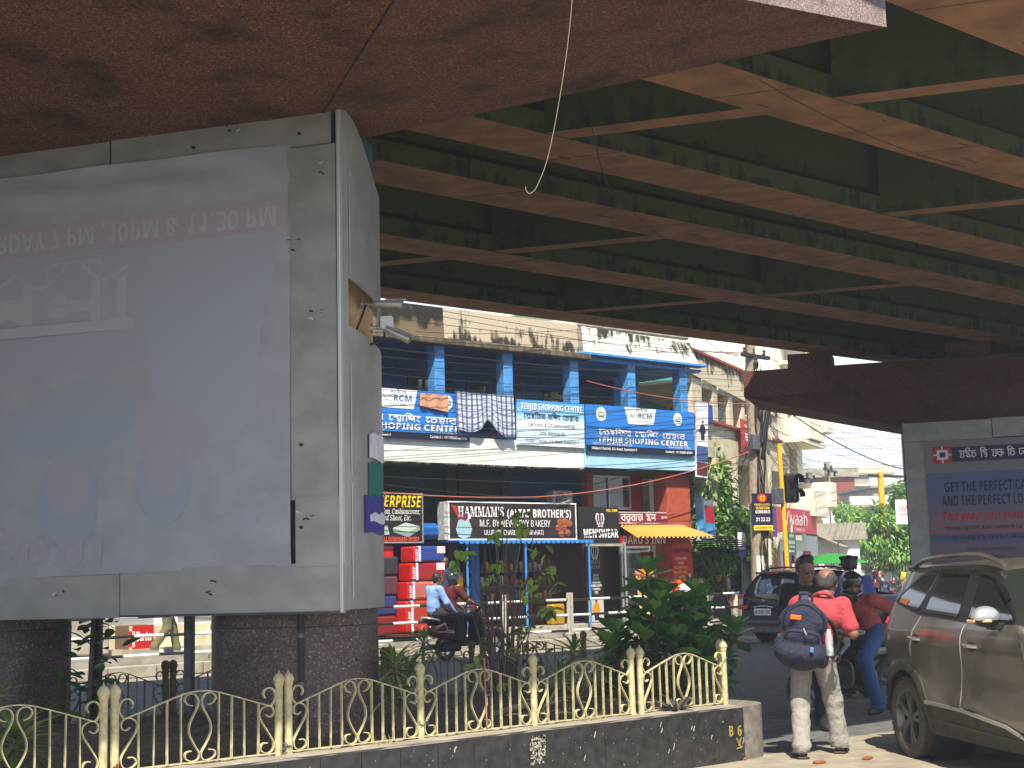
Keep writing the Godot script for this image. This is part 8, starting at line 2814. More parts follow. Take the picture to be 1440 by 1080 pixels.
func person(label: String, at: Vector3, heading: float, pose: Dictionary, look: Dictionary, cell := 0.018, group := "") -> Node3D:
	var t := thing("person", label, "person", at, PI - deg_to_rad(heading), group)
	var k: float = look.get("scale", 1.0)
	var j := {}
	for key in STAND:
		j[key] = (pose[key] if pose.has(key) else STAND[key]) * k
	var girth: float = look.get("girth", 1.0) * k
	var skin_m: Material = look.get("skin", M.skin)
	var caps := []
	var flat := V3(1, 1, 1.25)
	caps.append([j.chest + V3(0.065, 0, 0) * k, j.chest - V3(0.065, 0, 0) * k, 0.105 * girth, 0.105 * girth, flat])
	caps.append([j.chest, j.waist, 0.125 * girth, 0.115 * girth, flat])
	caps.append([j.waist, j.pelvis, 0.115 * girth, 0.13 * girth, flat])
	caps.append([j.chest + V3(0, 0.06, 0) * k, j.neck, 0.09 * girth, 0.058 * k])
	caps.append([j.neck, j.neck.lerp(j.head, 0.75), 0.054 * k, 0.052 * k])
	for s in ["l", "r"]:
		caps.append([j.chest.lerp(j["sh_" + s], 0.55) + V3(0, 0.03, 0) * k, j["sh_" + s], 0.06 * k, 0.056 * k])
		caps.append([j["sh_" + s], j["el_" + s], 0.052 * k, 0.040 * k])
		caps.append([j["el_" + s], j["ha_" + s], 0.040 * k, 0.026 * k])
		caps.append([j.pelvis, j["hip_" + s], 0.10 * girth, 0.09 * girth])
		caps.append([j["hip_" + s], j["kn_" + s], 0.083 * k, 0.056 * k])
		caps.append([j["kn_" + s], j["an_" + s], 0.055 * k, 0.036 * k])
		caps.append([j["an_" + s] - V3(0, 0.04, 0) * k, j["to_" + s], 0.036 * k, 0.030 * k])
	var b := MB.new()
	skin(b, caps, 0.045, cell)
	for s in ["l", "r"]:
		var f: Vector3 = (j["ha_" + s] - j["el_" + s]).normalized()
		var sg := 1.0 if s == "l" else -1.0
		var pn: Vector3 = look.get("palm_" + s, V3(-sg, 0, 0))
		var ts: Vector3 = look.get("thumb_" + s, V3(0, 0, 1))
		hand(b, j["ha_" + s] - f * 0.005, look.get("reach_" + s, f), pn, ts, look.get("curl_" + s, 0.38), k)
	var hb := Basis(Vector3.UP, look.get("turn", 0.0)) * Basis(Vector3.RIGHT, look.get("nod", 0.0)) * Basis(Vector3.BACK, look.get("tilt", 0.0))
	hb = hb.scaled(Vector3.ONE * k)
	var hc := []
	for c in [[V3(0, 0.045, -0.022), V3(0, 0.045, 0.012), 0.087, 0.083], [V3(0, -0.01, 0.028), V3(0, -0.058, 0.034), 0.068, 0.054], [V3(-0.028, -0.072, 0.028), V3(0.028, -0.072, 0.028), 0.034, 0.034], [V3(0, -0.092, 0.056), V3(0, -0.086, 0.05), 0.020, 0.020],
		[V3(0, 0.014, 0.094), V3(0, -0.026, 0.108), 0.008, 0.0135], [V3(-0.016, -0.028, 0.092), V3(0.016, -0.028, 0.092), 0.009, 0.009], [V3(-0.032, 0.030, 0.080), V3(0.032, 0.030, 0.080), 0.015, 0.015],
		[V3(-0.040, -0.020, 0.062), V3(-0.034, -0.03, 0.064), 0.024, 0.022], [V3(0.040, -0.020, 0.062), V3(0.034, -0.03, 0.064), 0.024, 0.022], [V3(-0.017, -0.054, 0.084), V3(0.017, -0.054, 0.084), 0.008, 0.008], [V3(-0.014, -0.066, 0.080), V3(0.014, -0.066, 0.080), 0.009, 0.009],
		[V3(-0.084, 0.018, -0.006), V3(-0.082, -0.022, 0.0), 0.015, 0.011], [V3(0.084, 0.018, -0.006), V3(0.082, -0.022, 0.0), 0.015, 0.011], [V3(0, -0.05, -0.02), V3(0, -0.13, -0.03), 0.058, 0.056]]:
		hc.append([j.head + hb * c[0], j.head + hb * c[1], c[2] * k, c[3] * k])
	skin(b, hc, 0.018, clampf(cell * 0.4, 0.0065, 0.014))
	obj("body", b, skin_m, t)
	var hx := Transform3D(hb, j.head)
	for s in [-1, 1]:
		b = MB.new()
		b.ell(V3(s * 0.031, 0.008, 0.0865), V3(0.0125, 0.008, 0.007), 8)
		var eye := obj("eye", b, M.letter_white, t, hx)
		b = MB.new()
		b.ell(V3(s * 0.031, 0.008, 0.092), V3(0.006, 0.006, 0.004), 6)
		obj("iris", b, M.hair, eye)
		b = MB.new()
		b.tube([V3(s * 0.014, 0.029, 0.096), V3(s * 0.032, 0.034, 0.093), V3(s * 0.050, 0.027, 0.080)], [0.003, 0.004, 0.002], 5)
		obj("eyebrow", b, M.hair, t, hx)
	var style: String = look.get("hair", "short")
	var hs := []
	if style == "short" or style == "tuft":
		hs = [[V3(0, 0.062, -0.030), V3(0, 0.066, -0.004), 0.088, 0.083], [V3(0, 0.01, -0.052), V3(0, -0.03, -0.050), 0.070, 0.052], [V3(-0.07, 0.05, -0.01), V3(-0.073, 0.01, 0.012), 0.026, 0.012], [V3(0.07, 0.05, -0.01), V3(0.073, 0.01, 0.012), 0.026, 0.012]]
		if style == "tuft":
			hs.append([V3(-0.04, 0.125, 0.02), V3(0.03, 0.15, 0.05), 0.034, 0.024])
			hs.append([V3(0.0, 0.12, -0.03), V3(0.02, 0.125, 0.03), 0.045, 0.04])
	elif style == "bald":
		hs = [[V3(-0.040, 0.040, -0.048), V3(0.040, 0.040, -0.048), 0.057, 0.057], [V3(-0.02, -0.02, -0.058), V3(0.02, -0.02, -0.058), 0.052, 0.052], [V3(-0.064, 0.025, -0.035), V3(-0.080, 0.008, 0.010), 0.030, 0.014], [V3(0.064, 0.025, -0.035), V3(0.080, 0.008, 0.010), 0.030, 0.014]]
	elif style == "long":
		hs = [[V3(0, 0.062, -0.030), V3(0, 0.066, -0.002), 0.090, 0.085], [V3(0, 0.01, -0.055), V3(0, -0.20, -0.075), 0.078, 0.045], [V3(-0.06, 0.04, -0.02), V3(-0.075, -0.08, -0.03), 0.04, 0.03], [V3(0.06, 0.04, -0.02), V3(0.075, -0.08, -0.03), 0.04, 0.03]]
	if not hs.is_empty():
		var hh := []
		for c in hs:
			hh.append([hx * c[0], hx * c[1], c[2] * k, c[3] * k])
		b = MB.new()
		skin(b, hh, 0.035, clampf(cell * 0.5, 0.008, 0.016))
		crease(b, 0.003, 160.0)
		obj("hair", b, look.get("hair_m", M.hair), t)
	if look.has("moustache"):
		b = MB.new()
		b.tube([V3(-0.030, -0.047, 0.092), V3(0, -0.041, 0.101), V3(0.030, -0.047, 0.092)], [0.003, 0.006, 0.003], 5)
		obj("moustache", b, M.hair, t, hx)
	var ease := 0.018 * k
	caps = []
	var sl := V3(1, 1, 1.2)
	var hem: Vector3 = j.pelvis + (j.pelvis - j.waist).normalized() * look.get("hem", -0.05)
	caps.append([j.chest + V3(0.068, 0.0, 0) * k, j.chest - V3(0.068, 0.0, 0) * k, 0.108 * girth + ease, 0.108 * girth + ease, sl])
	caps.append([j.chest, j.waist, 0.128 * girth + ease, 0.122 * girth + ease, sl])
	caps.append([j.waist, hem, 0.122 * girth + ease, 0.140 * girth + ease, sl])
	caps.append([j.chest + V3(0, 0.07, 0) * k, j.neck - V3(0, 0.01, 0) * k, 0.09 * girth + ease, 0.056 * k + ease * 0.6])
	for s in ["l", "r"]:
		caps.append([j.chest.lerp(j["sh_" + s], 0.55) + V3(0, 0.03, 0) * k, j["sh_" + s], 0.062 * k + ease, 0.058 * k + ease])
		if look.get("sleeve", "short") == "long":
			caps.append([j["sh_" + s], j["el_" + s], 0.058 * k + ease, 0.048 * k + ease])
			caps.append([j["el_" + s], j["el_" + s].lerp(j["ha_" + s], 0.88), 0.048 * k + ease, 0.032 * k + ease * 0.8])
		else:
			caps.append([j["sh_" + s], j["sh_" + s].lerp(j["el_" + s], 0.72), 0.058 * k + ease, 0.060 * k + ease])
	b = MB.new()
	skin(b, caps, 0.035, cell)
	crease(b, 0.006 * k, 24.0)
	obj("shirt", b, look.shirt, t)
	if not look.get("upper_only", false):
		caps = [[j.waist.lerp(j.pelvis, 0.55) + V3(0.03, 0, 0) * k, j.waist.lerp(j.pelvis, 0.55) - V3(0.03, 0, 0) * k, 0.112 * girth + ease * 0.4, 0.112 * girth + ease * 0.4, sl], [j.pelvis + V3(0.05, 0, 0) * k, j.pelvis - V3(0.05, 0, 0) * k, 0.118 * girth + ease * 0.5, 0.118 * girth + ease * 0.5, sl]]
		for s in ["l", "r"]:
			caps.append([j.pelvis.lerp(j["hip_" + s], 0.8), j["hip_" + s], 0.098 * girth + ease * 0.6, 0.094 * girth + ease * 0.6])
			caps.append([j["hip_" + s], j["kn_" + s], 0.086 * k + ease, 0.064 * k + ease])
			caps.append([j["kn_" + s], j["an_" + s] + V3(0, 0.015, 0) * k, 0.064 * k + ease, 0.057 * k + ease])
			caps.append([j["an_" + s] + V3(0, 0.02, 0) * k, j["an_" + s] - V3(0, 0.02, -0.01) * k, 0.060 * k + ease * 0.8, 0.064 * k + ease * 0.8])
		b = MB.new()
		skin(b, caps, 0.03, cell)
		crease(b, 0.005 * k, 26.0)
		for i in b.v.size():
			var q := b.v[i]
			for s in ["l", "r"]:
				var cuff: float = j["an_" + s].y - 0.038 * k
				if absf(q.x - j["an_" + s].x) < 0.11 * k and q.y < cuff + 0.16 * k:
					var g := sin((q.y - cuff) * 95.0 + q.x * 40.0) * 0.007 * k * smoothstep(cuff + 0.16 * k, cuff + 0.03, q.y)
					q += b.n[i] * g
					q.y = maxf(q.y, cuff)
			b.v[i] = q
		obj("trousers", b, look.trousers, t)
		for s in ["l", "r"]:
			b = MB.new()
			var a: Vector3 = j["an_" + s] - V3(0, 0.045, 0) * k
			var e: Vector3 = j["to_" + s]
			if look.get("sandals", false):
				var bs := Basis.looking_at((e - a) * V3(1, 0, 1), Vector3.UP)
				b.cbox((a + e) / 2 * V3(1, 0, 1) + V3(0, minf(a.y, e.y) - 0.022, 0), V3(0.10, 0.026, 0.285) * k, 0.01, bs)
				for q in [0.15, 0.65]:
					b.tube(catmull([a.lerp(e, q) + bs.x * 0.046 - V3(0, 0.02, 0), a.lerp(e, q) + V3(0, 0.040, 0), a.lerp(e, q) - bs.x * 0.046 - V3(0, 0.02, 0)], 4), 0.011, 5)
			else:
				skin(b, [[a - (e - a).normalized() * 0.015, e, 0.044 * k, 0.038 * k]], 0.02, maxf(cell * 0.6, 0.01))
			obj("shoe", b, look.get("shoes", M.dark), t)
	return t

func crease(b: MB, depth: float, f: float) -> void:
	for i in b.v.size():
		var p := b.v[i]
		var w := sin(p.y * f + p.x * f * 1.3 + 2.0 * sin(p.z * f * 0.7 + p.y * 7.0)) * 0.6 + sin(p.y * f * 2.1 - p.x * f * 0.9 + p.z * f * 1.7) * 0.4
		b.v[i] = p + b.n[i] * depth * w
		b.n[i] = (b.n[i] + V3(cos(p.x * f * 1.3 + p.y * f) * 0.35, cos(p.y * f + p.x * f * 1.3) * 0.45, cos(p.z * f * 1.7) * 0.3) * depth * f).normalized()

func cloth_m(c: Color, rough := 0.9) -> StandardMaterial3D:
	var m := rough_mat(Color(c.r * 0.90, c.g * 0.90, c.b * 0.90), c, 0.5, rough, 0.0, 0.02, int(c.r * 50 + c.g * 70 + c.b * 90), false)
	m.heightmap_enabled = true
	m.heightmap_texture = M.folds
	m.heightmap_scale = 1.4
	m.rim_enabled = true
	m.rim = 0.25
	m.rim_tint = 0.6
	return m

func helmet(t: Node3D, c: Vector3, turn: float, nod: float, m: Material, full := true) -> void:
	var hb := Basis(Vector3.UP, turn) * Basis(Vector3.RIGHT, nod)
	var h := Node3D.new()
	h.name = "helmet"
	t.add_child(h, true)
	h.transform = Transform3D(hb, c)
	var b := MB.new()
	skin(b, [[V3(0, 0.055, -0.03), V3(0, 0.06, 0.012), 0.118, 0.112], [V3(0, 0.0, -0.05), V3(0, -0.05, -0.045), 0.105, 0.09], [V3(-0.088, 0.0, 0.0), V3(-0.088, -0.07, 0.02), 0.036, 0.036], [V3(0.088, 0.0, 0.0), V3(0.088, -0.07, 0.02), 0.036, 0.036]], 0.03, 0.013)
	obj("shell", b, m, h)
	if full:
		b = MB.new()
		skin(b, [[V3(-0.088, -0.08, 0.03), V3(0, -0.105, 0.125), 0.038, 0.036], [V3(0.088, -0.08, 0.03), V3(0, -0.105, 0.125), 0.038, 0.036]], 0.03, 0.013)
		obj("chin_guard", b, m, h)
	b = MB.new()
	b.surf(14, 4, func(s: float, q: float) -> Vector3:
		var a := lerpf(-1.15, 1.15, s)
		var e := lerpf(0.55, 0.95, q)
		return V3(sin(a) * cos(e) * 0.135, 0.045 + sin(e) * 0.125 + 0.0, cos(a) * cos(e) * 0.135 + 0.03 + 0.02 * (1 - q)))
	obj("visor", b, paint(Color(0.20, 0.22, 0.24), 0.0, 0.08), h)

func people() -> void:
	var red := cloth_m(Color(0.71, 0.25, 0.28))
	var pose := {"pelvis": V3(0, 0.865, 0), "waist": V3(-0.025, 1.0, 0.02), "chest": V3(-0.08, 1.19, 0.055), "neck": V3(-0.125, 1.345, 0.10), "head": V3(-0.165, 1.47, 0.15),
		"sh_l": V3(0.10, 1.295, 0.05), "el_l": V3(0.21, 1.05, 0.12), "ha_l": V3(0.13, 1.02, 0.34), "sh_r": V3(-0.28, 1.275, 0.07), "el_r": V3(-0.36, 1.035, 0.02), "ha_r": V3(-0.29, 1.02, 0.25),
		"hip_l": V3(0.09, 0.85, 0), "kn_l": V3(0.125, 0.47, -0.09), "an_l": V3(0.135, 0.095, -0.23), "to_l": V3(0.16, 0.035, -0.09), "hip_r": V3(-0.09, 0.85, 0.01), "kn_r": V3(-0.16, 0.47, 0.11), "an_r": V3(-0.20, 0.095, 0.13), "to_r": V3(-0.23, 0.035, 0.27)}
	var p := person("balding man in red shirt and light grey trousers with a navy backpack, seen from behind", P(10.12, 0, 8.05), 50, pose, {"shirt": red, "trousers": cloth_m(Color(0.60, 0.585, 0.56)), "hair": "bald", "hair_m": mat(lin(0.035, 0.03, 0.026), 0.7), "turn": -0.30, "nod": 0.25, "sandals": true, "shoes": mat(lin(0.035, 0.025, 0.018), 0.7), "hem": -0.07, "palm_r": V3(0, -1, 0), "thumb_r": V3(1, 0, 0), "palm_l": V3(0, -1, 0), "thumb_l": V3(-1, 0, 0), "girth": 1.02}, 0.014)
	var b := MB.new()
	b.tube(catmull([V3(-0.20, 1.352, 0.055), V3(-0.16, 1.385, 0.0), V3(-0.095, 1.392, 0.0), V3(-0.045, 1.37, 0.07)], 5), 0.018, 8)
	obj("collar", b, red, p)
	b = MB.new()
	b.tube(catmull([V3(-0.125, 0.965, -0.115), V3(0.0, 0.975, -0.145), V3(0.12, 0.965, -0.10)], 5), 0.012, 6)
	obj("belt", b, M.dark, p)
	var navy := cloth_m(Color(0.115, 0.135, 0.23), 0.85)
	var bag := thing("backpack", "navy backpack with orange patch hanging from the walker's left shoulder", "backpack", p.position, p.rotation.y)
	var inner := Transform3D(Basis(Vector3.BACK, 0.16), V3(0.085, 1.04, -0.26))
	b = MB.new()
	skin(b, [[V3(-0.09, 0.12, 0), V3(0.09, 0.12, 0), 0.12, 0.12, V3(1, 1, 1.25)], [V3(-0.10, -0.14, 0), V3(0.10, -0.14, 0), 0.125, 0.125, V3(1, 1, 1.15)], [V3(0, 0.18, 0.01), V3(0, -0.16, 0), 0.13, 0.14, V3(1, 1, 1.2)]], 0.05, 0.014)
	crease(b, 0.004, 23.0)
	obj("main_compartment", b, navy, bag, inner)
	b = MB.new()
	skin(b, [[V3(-0.09, 0.0, -0.075), V3(0.09, 0.0, -0.075), 0.065, 0.065], [V3(-0.12, -0.15, -0.07), V3(0.12, -0.15, -0.07), 0.085, 0.085]], 0.06, 0.014)
	obj("front_pocket", b, navy, bag, inner)
	b = MB.new()
	skin(b, [[V3(-0.19, -0.12, 0.0), V3(-0.19, -0.20, 0.0), 0.06, 0.055]], 0.03, 0.014)
	obj("side_pocket", b, cloth_m(Color(0.10, 0.10, 0.11)), bag, inner)
	b = MB.new()
	b.tube(catmull([V3(-0.16, 0.02, -0.135), V3(-0.08, 0.075, -0.165), V3(0.06, 0.075, -0.165), V3(0.16, 0.02, -0.135)], 6), 0.006, 5)
	b.tube(catmull([V3(-0.18, 0.02, -0.07), V3(-0.15, 0.21, -0.09), V3(0.0, 0.27, -0.08), V3(0.15, 0.21, -0.09), V3(0.18, 0.02, -0.07)], 6), 0.006, 5)
	obj("zip", b, mat(Color(0.07, 0.08, 0.12), 0.6), bag, inner)
	b = MB.new()
	b.tube([V3(0.0, 0.07, -0.17), V3(-0.03, 0.02, -0.178)], 0.007, 5)
	obj("zip_pull", b, M.silver, bag, inner)
	b = MB.new()
	b.cbox(V3(0.07, 0.15, -0.118), V3(0.10, 0.042, 0.012), 0.006, Basis(Vector3.UP, 0.35))
	obj("patch", b, mat(Color(0.80, 0.40, 0.08), 0.6), bag, inner)
	b = MB.new()
	b.cbox(V3(-0.09, -0.10, -0.178), V3(0.03, 0.045, 0.008), 0.004)
	obj("tag", b, mat(Color(0.28, 0.50, 0.68), 0.6), bag, inner)
	b = MB.new()
	b.tube(catmull([V3(-0.05, 0.26, 0.05), V3(-0.045, 0.35, 0.02), V3(0.045, 0.35, 0.02), V3(0.05, 0.26, 0.05)], 5), 0.013, 6)
	obj("handle", b, navy, bag, inner)
	b = MB.new()
	b.bar(catmull([V3(0.045, 1.27, -0.16), V3(0.045, 1.385, -0.05), V3(0.05, 1.385, 0.08), V3(0.08, 1.24, 0.185), V3(0.12, 1.02, 0.16), V3(0.15, 0.92, -0.05)], 6), 0.075, 0.018, V3(1, 0, 0))
	obj("strap", b, cloth_m(Color(0.20, 0.24, 0.36)), bag)
	b = MB.new()
	b.bar(catmull([V3(-0.08, 1.22, -0.17), V3(-0.18, 1.12, -0.22), V3(-0.21, 0.95, -0.20), V3(-0.16, 0.84, -0.20)], 6), 0.06, 0.016, V3(0.5, 0, 1))
	obj("strap", b, cloth_m(Color(0.05, 0.05, 0.06)), bag)
	b = MB.new()
	b.bar(catmull([V3(-0.16, 0.84, -0.18), V3(-0.21, 0.80, -0.16), V3(-0.23, 0.87, -0.15), V3(-0.18, 0.93, -0.16)], 4), 0.025, 0.005, V3(0.5, 0, 1))
	obj("loose_strap", b, M.black, bag)
	var bt := thing("water_bottle", "clear plastic water bottle with white cap in the backpack's side pocket", "bottle", bag.transform * V3(-0.14, 0.97, -0.30), 0.0)
	b = MB.new()
	b.lathe([V2(0.0, -0.10), V2(0.032, -0.10), V2(0.034, -0.05), V2(0.031, -0.03), V2(0.034, 0.0), V2(0.034, 0.04), V2(0.028, 0.07), V2(0.014, 0.095)], 14)
	obj("bottle_body", b, glass(Color(0.85, 0.9, 0.95), 0.35), bt)
	b = MB.new()
	b.lathe([V2(0.016, 0.09), V2(0.016, 0.118), V2(0.0, 0.12)], 12)
	obj("cap", b, M.letter_white, bt)
	p = person("young man in dark shirt and sunglasses with swept-up hair, standing behind the balding man", P(11.66, 0, 9.31), 222, {"el_l": V3(0.27, 1.12, 0.02), "ha_l": V3(0.16, 1.02, 0.22)}, {"shirt": cloth_m(Color(0.10, 0.10, 0.11)), "trousers": cloth_m(Color(0.13, 0.14, 0.19)), "hair": "tuft", "turn": 0.25, "nod": 0.14, "scale": 1.01, "skin": M.skin}, 0.018)
	glasses(p, 1.01, 0.25, 0.14)
	var bp := P(13.90, 0, 9.94)
	pose = {"pelvis": V3(0, 0.90, 0.28), "waist": V3(0, 1.0, 0.32), "chest": V3(0.01, 1.15, 0.42), "neck": V3(0.03, 1.28, 0.52), "head": V3(0.05, 1.40, 0.60), "sh_l": V3(0.19, 1.24, 0.42), "el_l": V3(0.37, 1.12, 0.22), "ha_l": V3(0.50, 1.04, 0.02), "sh_r": V3(-0.17, 1.24, 0.47), "el_r": V3(-0.30, 1.04, 0.60), "ha_r": V3(-0.36, 1.05, 0.80),
		"hip_l": V3(0.10, 0.88, 0.30), "kn_l": V3(0.24, 0.60, 0.66), "an_l": V3(0.28, 0.10, 0.52), "to_l": V3(0.30, 0.035, 0.67), "hip_r": V3(-0.10, 0.88, 0.30), "kn_r": V3(-0.24, 0.60, 0.66), "an_r": V3(-0.24, 0.36, 0.42), "to_r": V3(-0.25, 0.30, 0.56)}
	p = person("motorcycle rider in faded red shirt and black helmet reaching out towards the grey car", bp, 278.2, pose, {"shirt": cloth_m(Color(0.66, 0.30, 0.29)), "trousers": cloth_m(Color(0.14, 0.30, 0.52)), "hair": "none", "turn": 1.0, "nod": 0.12, "skin": M.skin_dark, "palm_l": V3(0, -1, 0), "thumb_l": V3(0, 0, 1), "palm_r": V3(0, -1, 0), "thumb_r": V3(1, 0, 0), "curl_r": 0.8}, 0.016)
	helmet(p, V3(0.05, 1.41, 0.60), 1.0, 0.12, paint(lin(0.012, 0.012, 0.013), 0.0, 0.3))
	pose = {"chest": V3(0.0, 1.25, 0.06), "neck": V3(0, 1.41, 0.10), "head": V3(0, 1.54, 0.15), "sh_l": V3(0.18, 1.36, 0.06), "sh_r": V3(-0.18, 1.36, 0.06), "el_l": V3(0.27, 1.12, 0.12), "ha_l": V3(0.20, 1.05, 0.32), "el_r": V3(-0.25, 1.10, 0.06), "ha_r": V3(-0.20, 1.0, 0.26)}
	p = person("officer in blue shirt and dark cap, seen from behind beyond the helmeted rider", P(14.93, 0, 11.2), 48, pose, {"shirt": cloth_m(Color(0.27, 0.35, 0.62)), "trousers": cloth_m(Color(0.07, 0.075, 0.10)), "hair": "short", "scale": 1.05, "girth": 1.12}, 0.02)
	b = MB.new()
	b.lathe([V2(0.098, 0.0), V2(0.100, 0.035), V2(0.120, 0.060), V2(0.112, 0.078), V2(0.0, 0.088)], 20)
	b.surf(10, 2, func(s: float, q: float) -> Vector3:
		var a := lerpf(-1.0, 1.0, s)
		return V3(sin(a) * (0.098 + 0.06 * q), 0.005 - 0.025 * q, cos(a) * (0.098 + 0.06 * q)))
	obj("cap", b, cloth_m(Color(0.045, 0.05, 0.08)), p, Transform3D(Basis(Vector3.RIGHT, 0.06).scaled(Vector3.ONE * 1.05), V3(0, 1.595, 0.15) * 1.05))
	b = MB.new()
	b.surf(16, 3, func(s: float, q: float) -> Vector3:
		var a := lerpf(0.5, TAU - 0.5, s)
		return V3(sin(a) * lerpf(0.215, 0.10, q), lerpf(1.36, 1.52, q), 0.08 + cos(a) * lerpf(0.125, 0.075, q)))
	obj("reflective_yoke", b, cloth_m(Color(0.42, 0.48, 0.54)), p)
	var sp := P(17.3, 0, 22.85)
	pose = {"pelvis": V3(0, 0.95, 0.14), "waist": V3(0, 1.09, 0.13), "chest": V3(0, 1.29, 0.16), "neck": V3(0, 1.44, 0.19), "head": V3(0, 1.57, 0.23), "sh_l": V3(0.18, 1.39, 0.18), "el_l": V3(0.29, 1.17, 0.38), "ha_l": V3(0.33, 1.05, 0.62), "sh_r": V3(-0.18, 1.39, 0.18), "el_r": V3(-0.29, 1.17, 0.38), "ha_r": V3(-0.33, 1.05, 0.62),
		"hip_l": V3(0.10, 0.93, 0.16), "kn_l": V3(0.16, 0.80, 0.58), "an_l": V3(0.14, 0.42, 0.56), "to_l": V3(0.14, 0.36, 0.70), "hip_r": V3(-0.10, 0.93, 0.16), "kn_r": V3(-0.16, 0.80, 0.58), "an_r": V3(-0.14, 0.42, 0.56), "to_r": V3(-0.14, 0.36, 0.70)}
	var stripes := StandardMaterial3D.new()
	var im := Image.create(4, 64, false, Image.FORMAT_RGB8)
	im.fill(Color(0.30, 0.05, 0.08))
	for y in 64:
		if y % 8 < 2:
			im.fill_rect(Rect2i(0, y, 4, 1), Color(0.46, 0.14, 0.15))
	stripes.albedo_texture = ImageTexture.create_from_image(im)
	stripes.uv1_triplanar = true
	stripes.uv1_scale = Vector3.ONE * 4.0
	stripes.roughness = 0.9
	p = person("scooter driver in striped maroon shirt and dark helmet, front of the two riders", sp, 90, pose, {"shirt": stripes, "trousers": cloth_m(Color(0.05, 0.05, 0.055)), "hair": "none", "skin": M.skin_dark, "palm_r": V3(0, -1, 0), "palm_l": V3(0, -1, 0), "thumb_r": V3(1, 0, 0), "thumb_l": V3(-1, 0, 0), "curl_l": 0.8, "curl_r": 0.8}, 0.022)
	helmet(p, V3(0, 1.585, 0.23), 0.0, 0.0, paint(Color(0.16, 0.18, 0.21), 0.0, 0.3), false)
	pose = {"pelvis": V3(0, 0.97, -0.26), "waist": V3(0, 1.11, -0.28), "chest": V3(0, 1.31, -0.25), "neck": V3(0, 1.46, -0.22), "head": V3(-0.02, 1.585, -0.17), "sh_l": V3(0.17, 1.40, -0.24), "el_l": V3(0.24, 1.15, -0.14), "ha_l": V3(0.2, 0.98, 0.06), "sh_r": V3(-0.17, 1.40, -0.24), "el_r": V3(-0.26, 1.14, -0.14), "ha_r": V3(-0.22, 0.94, 0.10),
		"hip_l": V3(0.10, 0.95, -0.22), "kn_l": V3(0.24, 0.84, 0.20), "an_l": V3(0.24, 0.42, 0.18), "to_l": V3(0.25, 0.36, 0.32), "hip_r": V3(-0.10, 0.95, -0.22), "kn_r": V3(-0.25, 0.84, 0.18), "an_r": V3(-0.25, 0.42, 0.22), "to_r": V3(-0.26, 0.35, 0.36)}
	person("bareheaded scooter passenger in light blue shirt and grey trousers, behind the driver", sp, 90, pose, {"shirt": cloth_m(Color(0.52, 0.66, 0.88)), "trousers": cloth_m(Color(0.16, 0.17, 0.19)), "hair": "short", "sleeve": "long", "turn": -0.2, "skin": M.skin_dark}, 0.022)
	var g := "pedestrians by the bend of the street"
	person("shopkeeper's helper in shade behind the scooter riders, by the carton", P(19.5, 0.42, 25.75), 200, {}, {"shirt": cloth_m(Color(0.16, 0.20, 0.34)), "trousers": cloth_m(Color(0.1, 0.1, 0.1)), "skin": M.skin_dark, "scale": 0.99}, 0.03)
	p = person("man in blue shirt and cream trousers holding a phone to his ear, black strap across", P(34.2, 0, 30.0), 214, {"el_r": V3(-0.30, 1.22, 0.10), "ha_r": V3(-0.14, 1.50, 0.12), "an_r": V3(-0.12, 0.085, 0.06), "kn_r": V3(-0.11, 0.49, 0.08)}, {"shirt": cloth_m(Color(0.36, 0.48, 0.82)), "trousers": cloth_m(Color(0.86, 0.82, 0.72)), "moustache": true, "girth": 1.1, "scale": 1.03}, 0.028, g)
	glasses(p, 1.03, 0.0, 0.0)
	put_box("phone", V3(-0.115, 1.58, 0.10), V3(0.012, 0.14, 0.07), M.black, p, 0.004)
	b = MB.new()
	b.bar(catmull([V3(-0.12, 1.48, 0.02), V3(-0.02, 1.34, 0.165), V3(0.12, 1.12, 0.175), V3(0.20, 1.0, 0.05), V3(0.10, 1.2, -0.15), V3(-0.10, 1.46, -0.06)], 5), 0.035, 0.008, V3(0.6, 0.5, 0))
	obj("bag_strap", b, M.black, p)
	put_box("bag", V3(0.27, 0.93, 0.02), V3(0.08, 0.2, 0.2), M.black, p, 0.02)
	person("man in pale pink shirt and dark trousers walking left, hand at his waist", P(30.6, 0, 27.3), 300, {"el_l": V3(0.25, 1.10, 0.0), "ha_l": V3(0.10, 1.03, 0.22), "kn_l": V3(0.10, 0.50, 0.16), "an_l": V3(0.10, 0.10, 0.22), "to_l": V3(0.11, 0.05, 0.37), "an_r": V3(-0.10, 0.12, -0.22), "to_r": V3(-0.11, 0.05, -0.08)}, {"shirt": cloth_m(Color(0.90, 0.74, 0.64)), "trousers": cloth_m(Color(0.10, 0.11, 0.16)), "hem": 0.10, "moustache": true}, 0.028, g)
	person("boy in bright blue T-shirt standing behind the man in pale pink", P(32.4, 0, 29.0), 212, {}, {"shirt": cloth_m(Color(0.08, 0.24, 0.78)), "trousers": cloth_m(Color(0.15, 0.15, 0.18)), "scale": 0.99, "skin": M.skin_dark}, 0.03, g)
	person("woman with dark hair in grey and green dress in front of the boy in blue", P(29.5, 0, 26.55), 214, {"ha_r": V3(-0.05, 1.15, 0.22), "el_r": V3(-0.25, 1.08, 0.05)}, {"shirt": cloth_m(Color(0.18, 0.30, 0.20)), "trousers": cloth_m(Color(0.30, 0.16, 0.42)), "hair": "long", "scale": 0.93, "hem": 0.25}, 0.03, g)
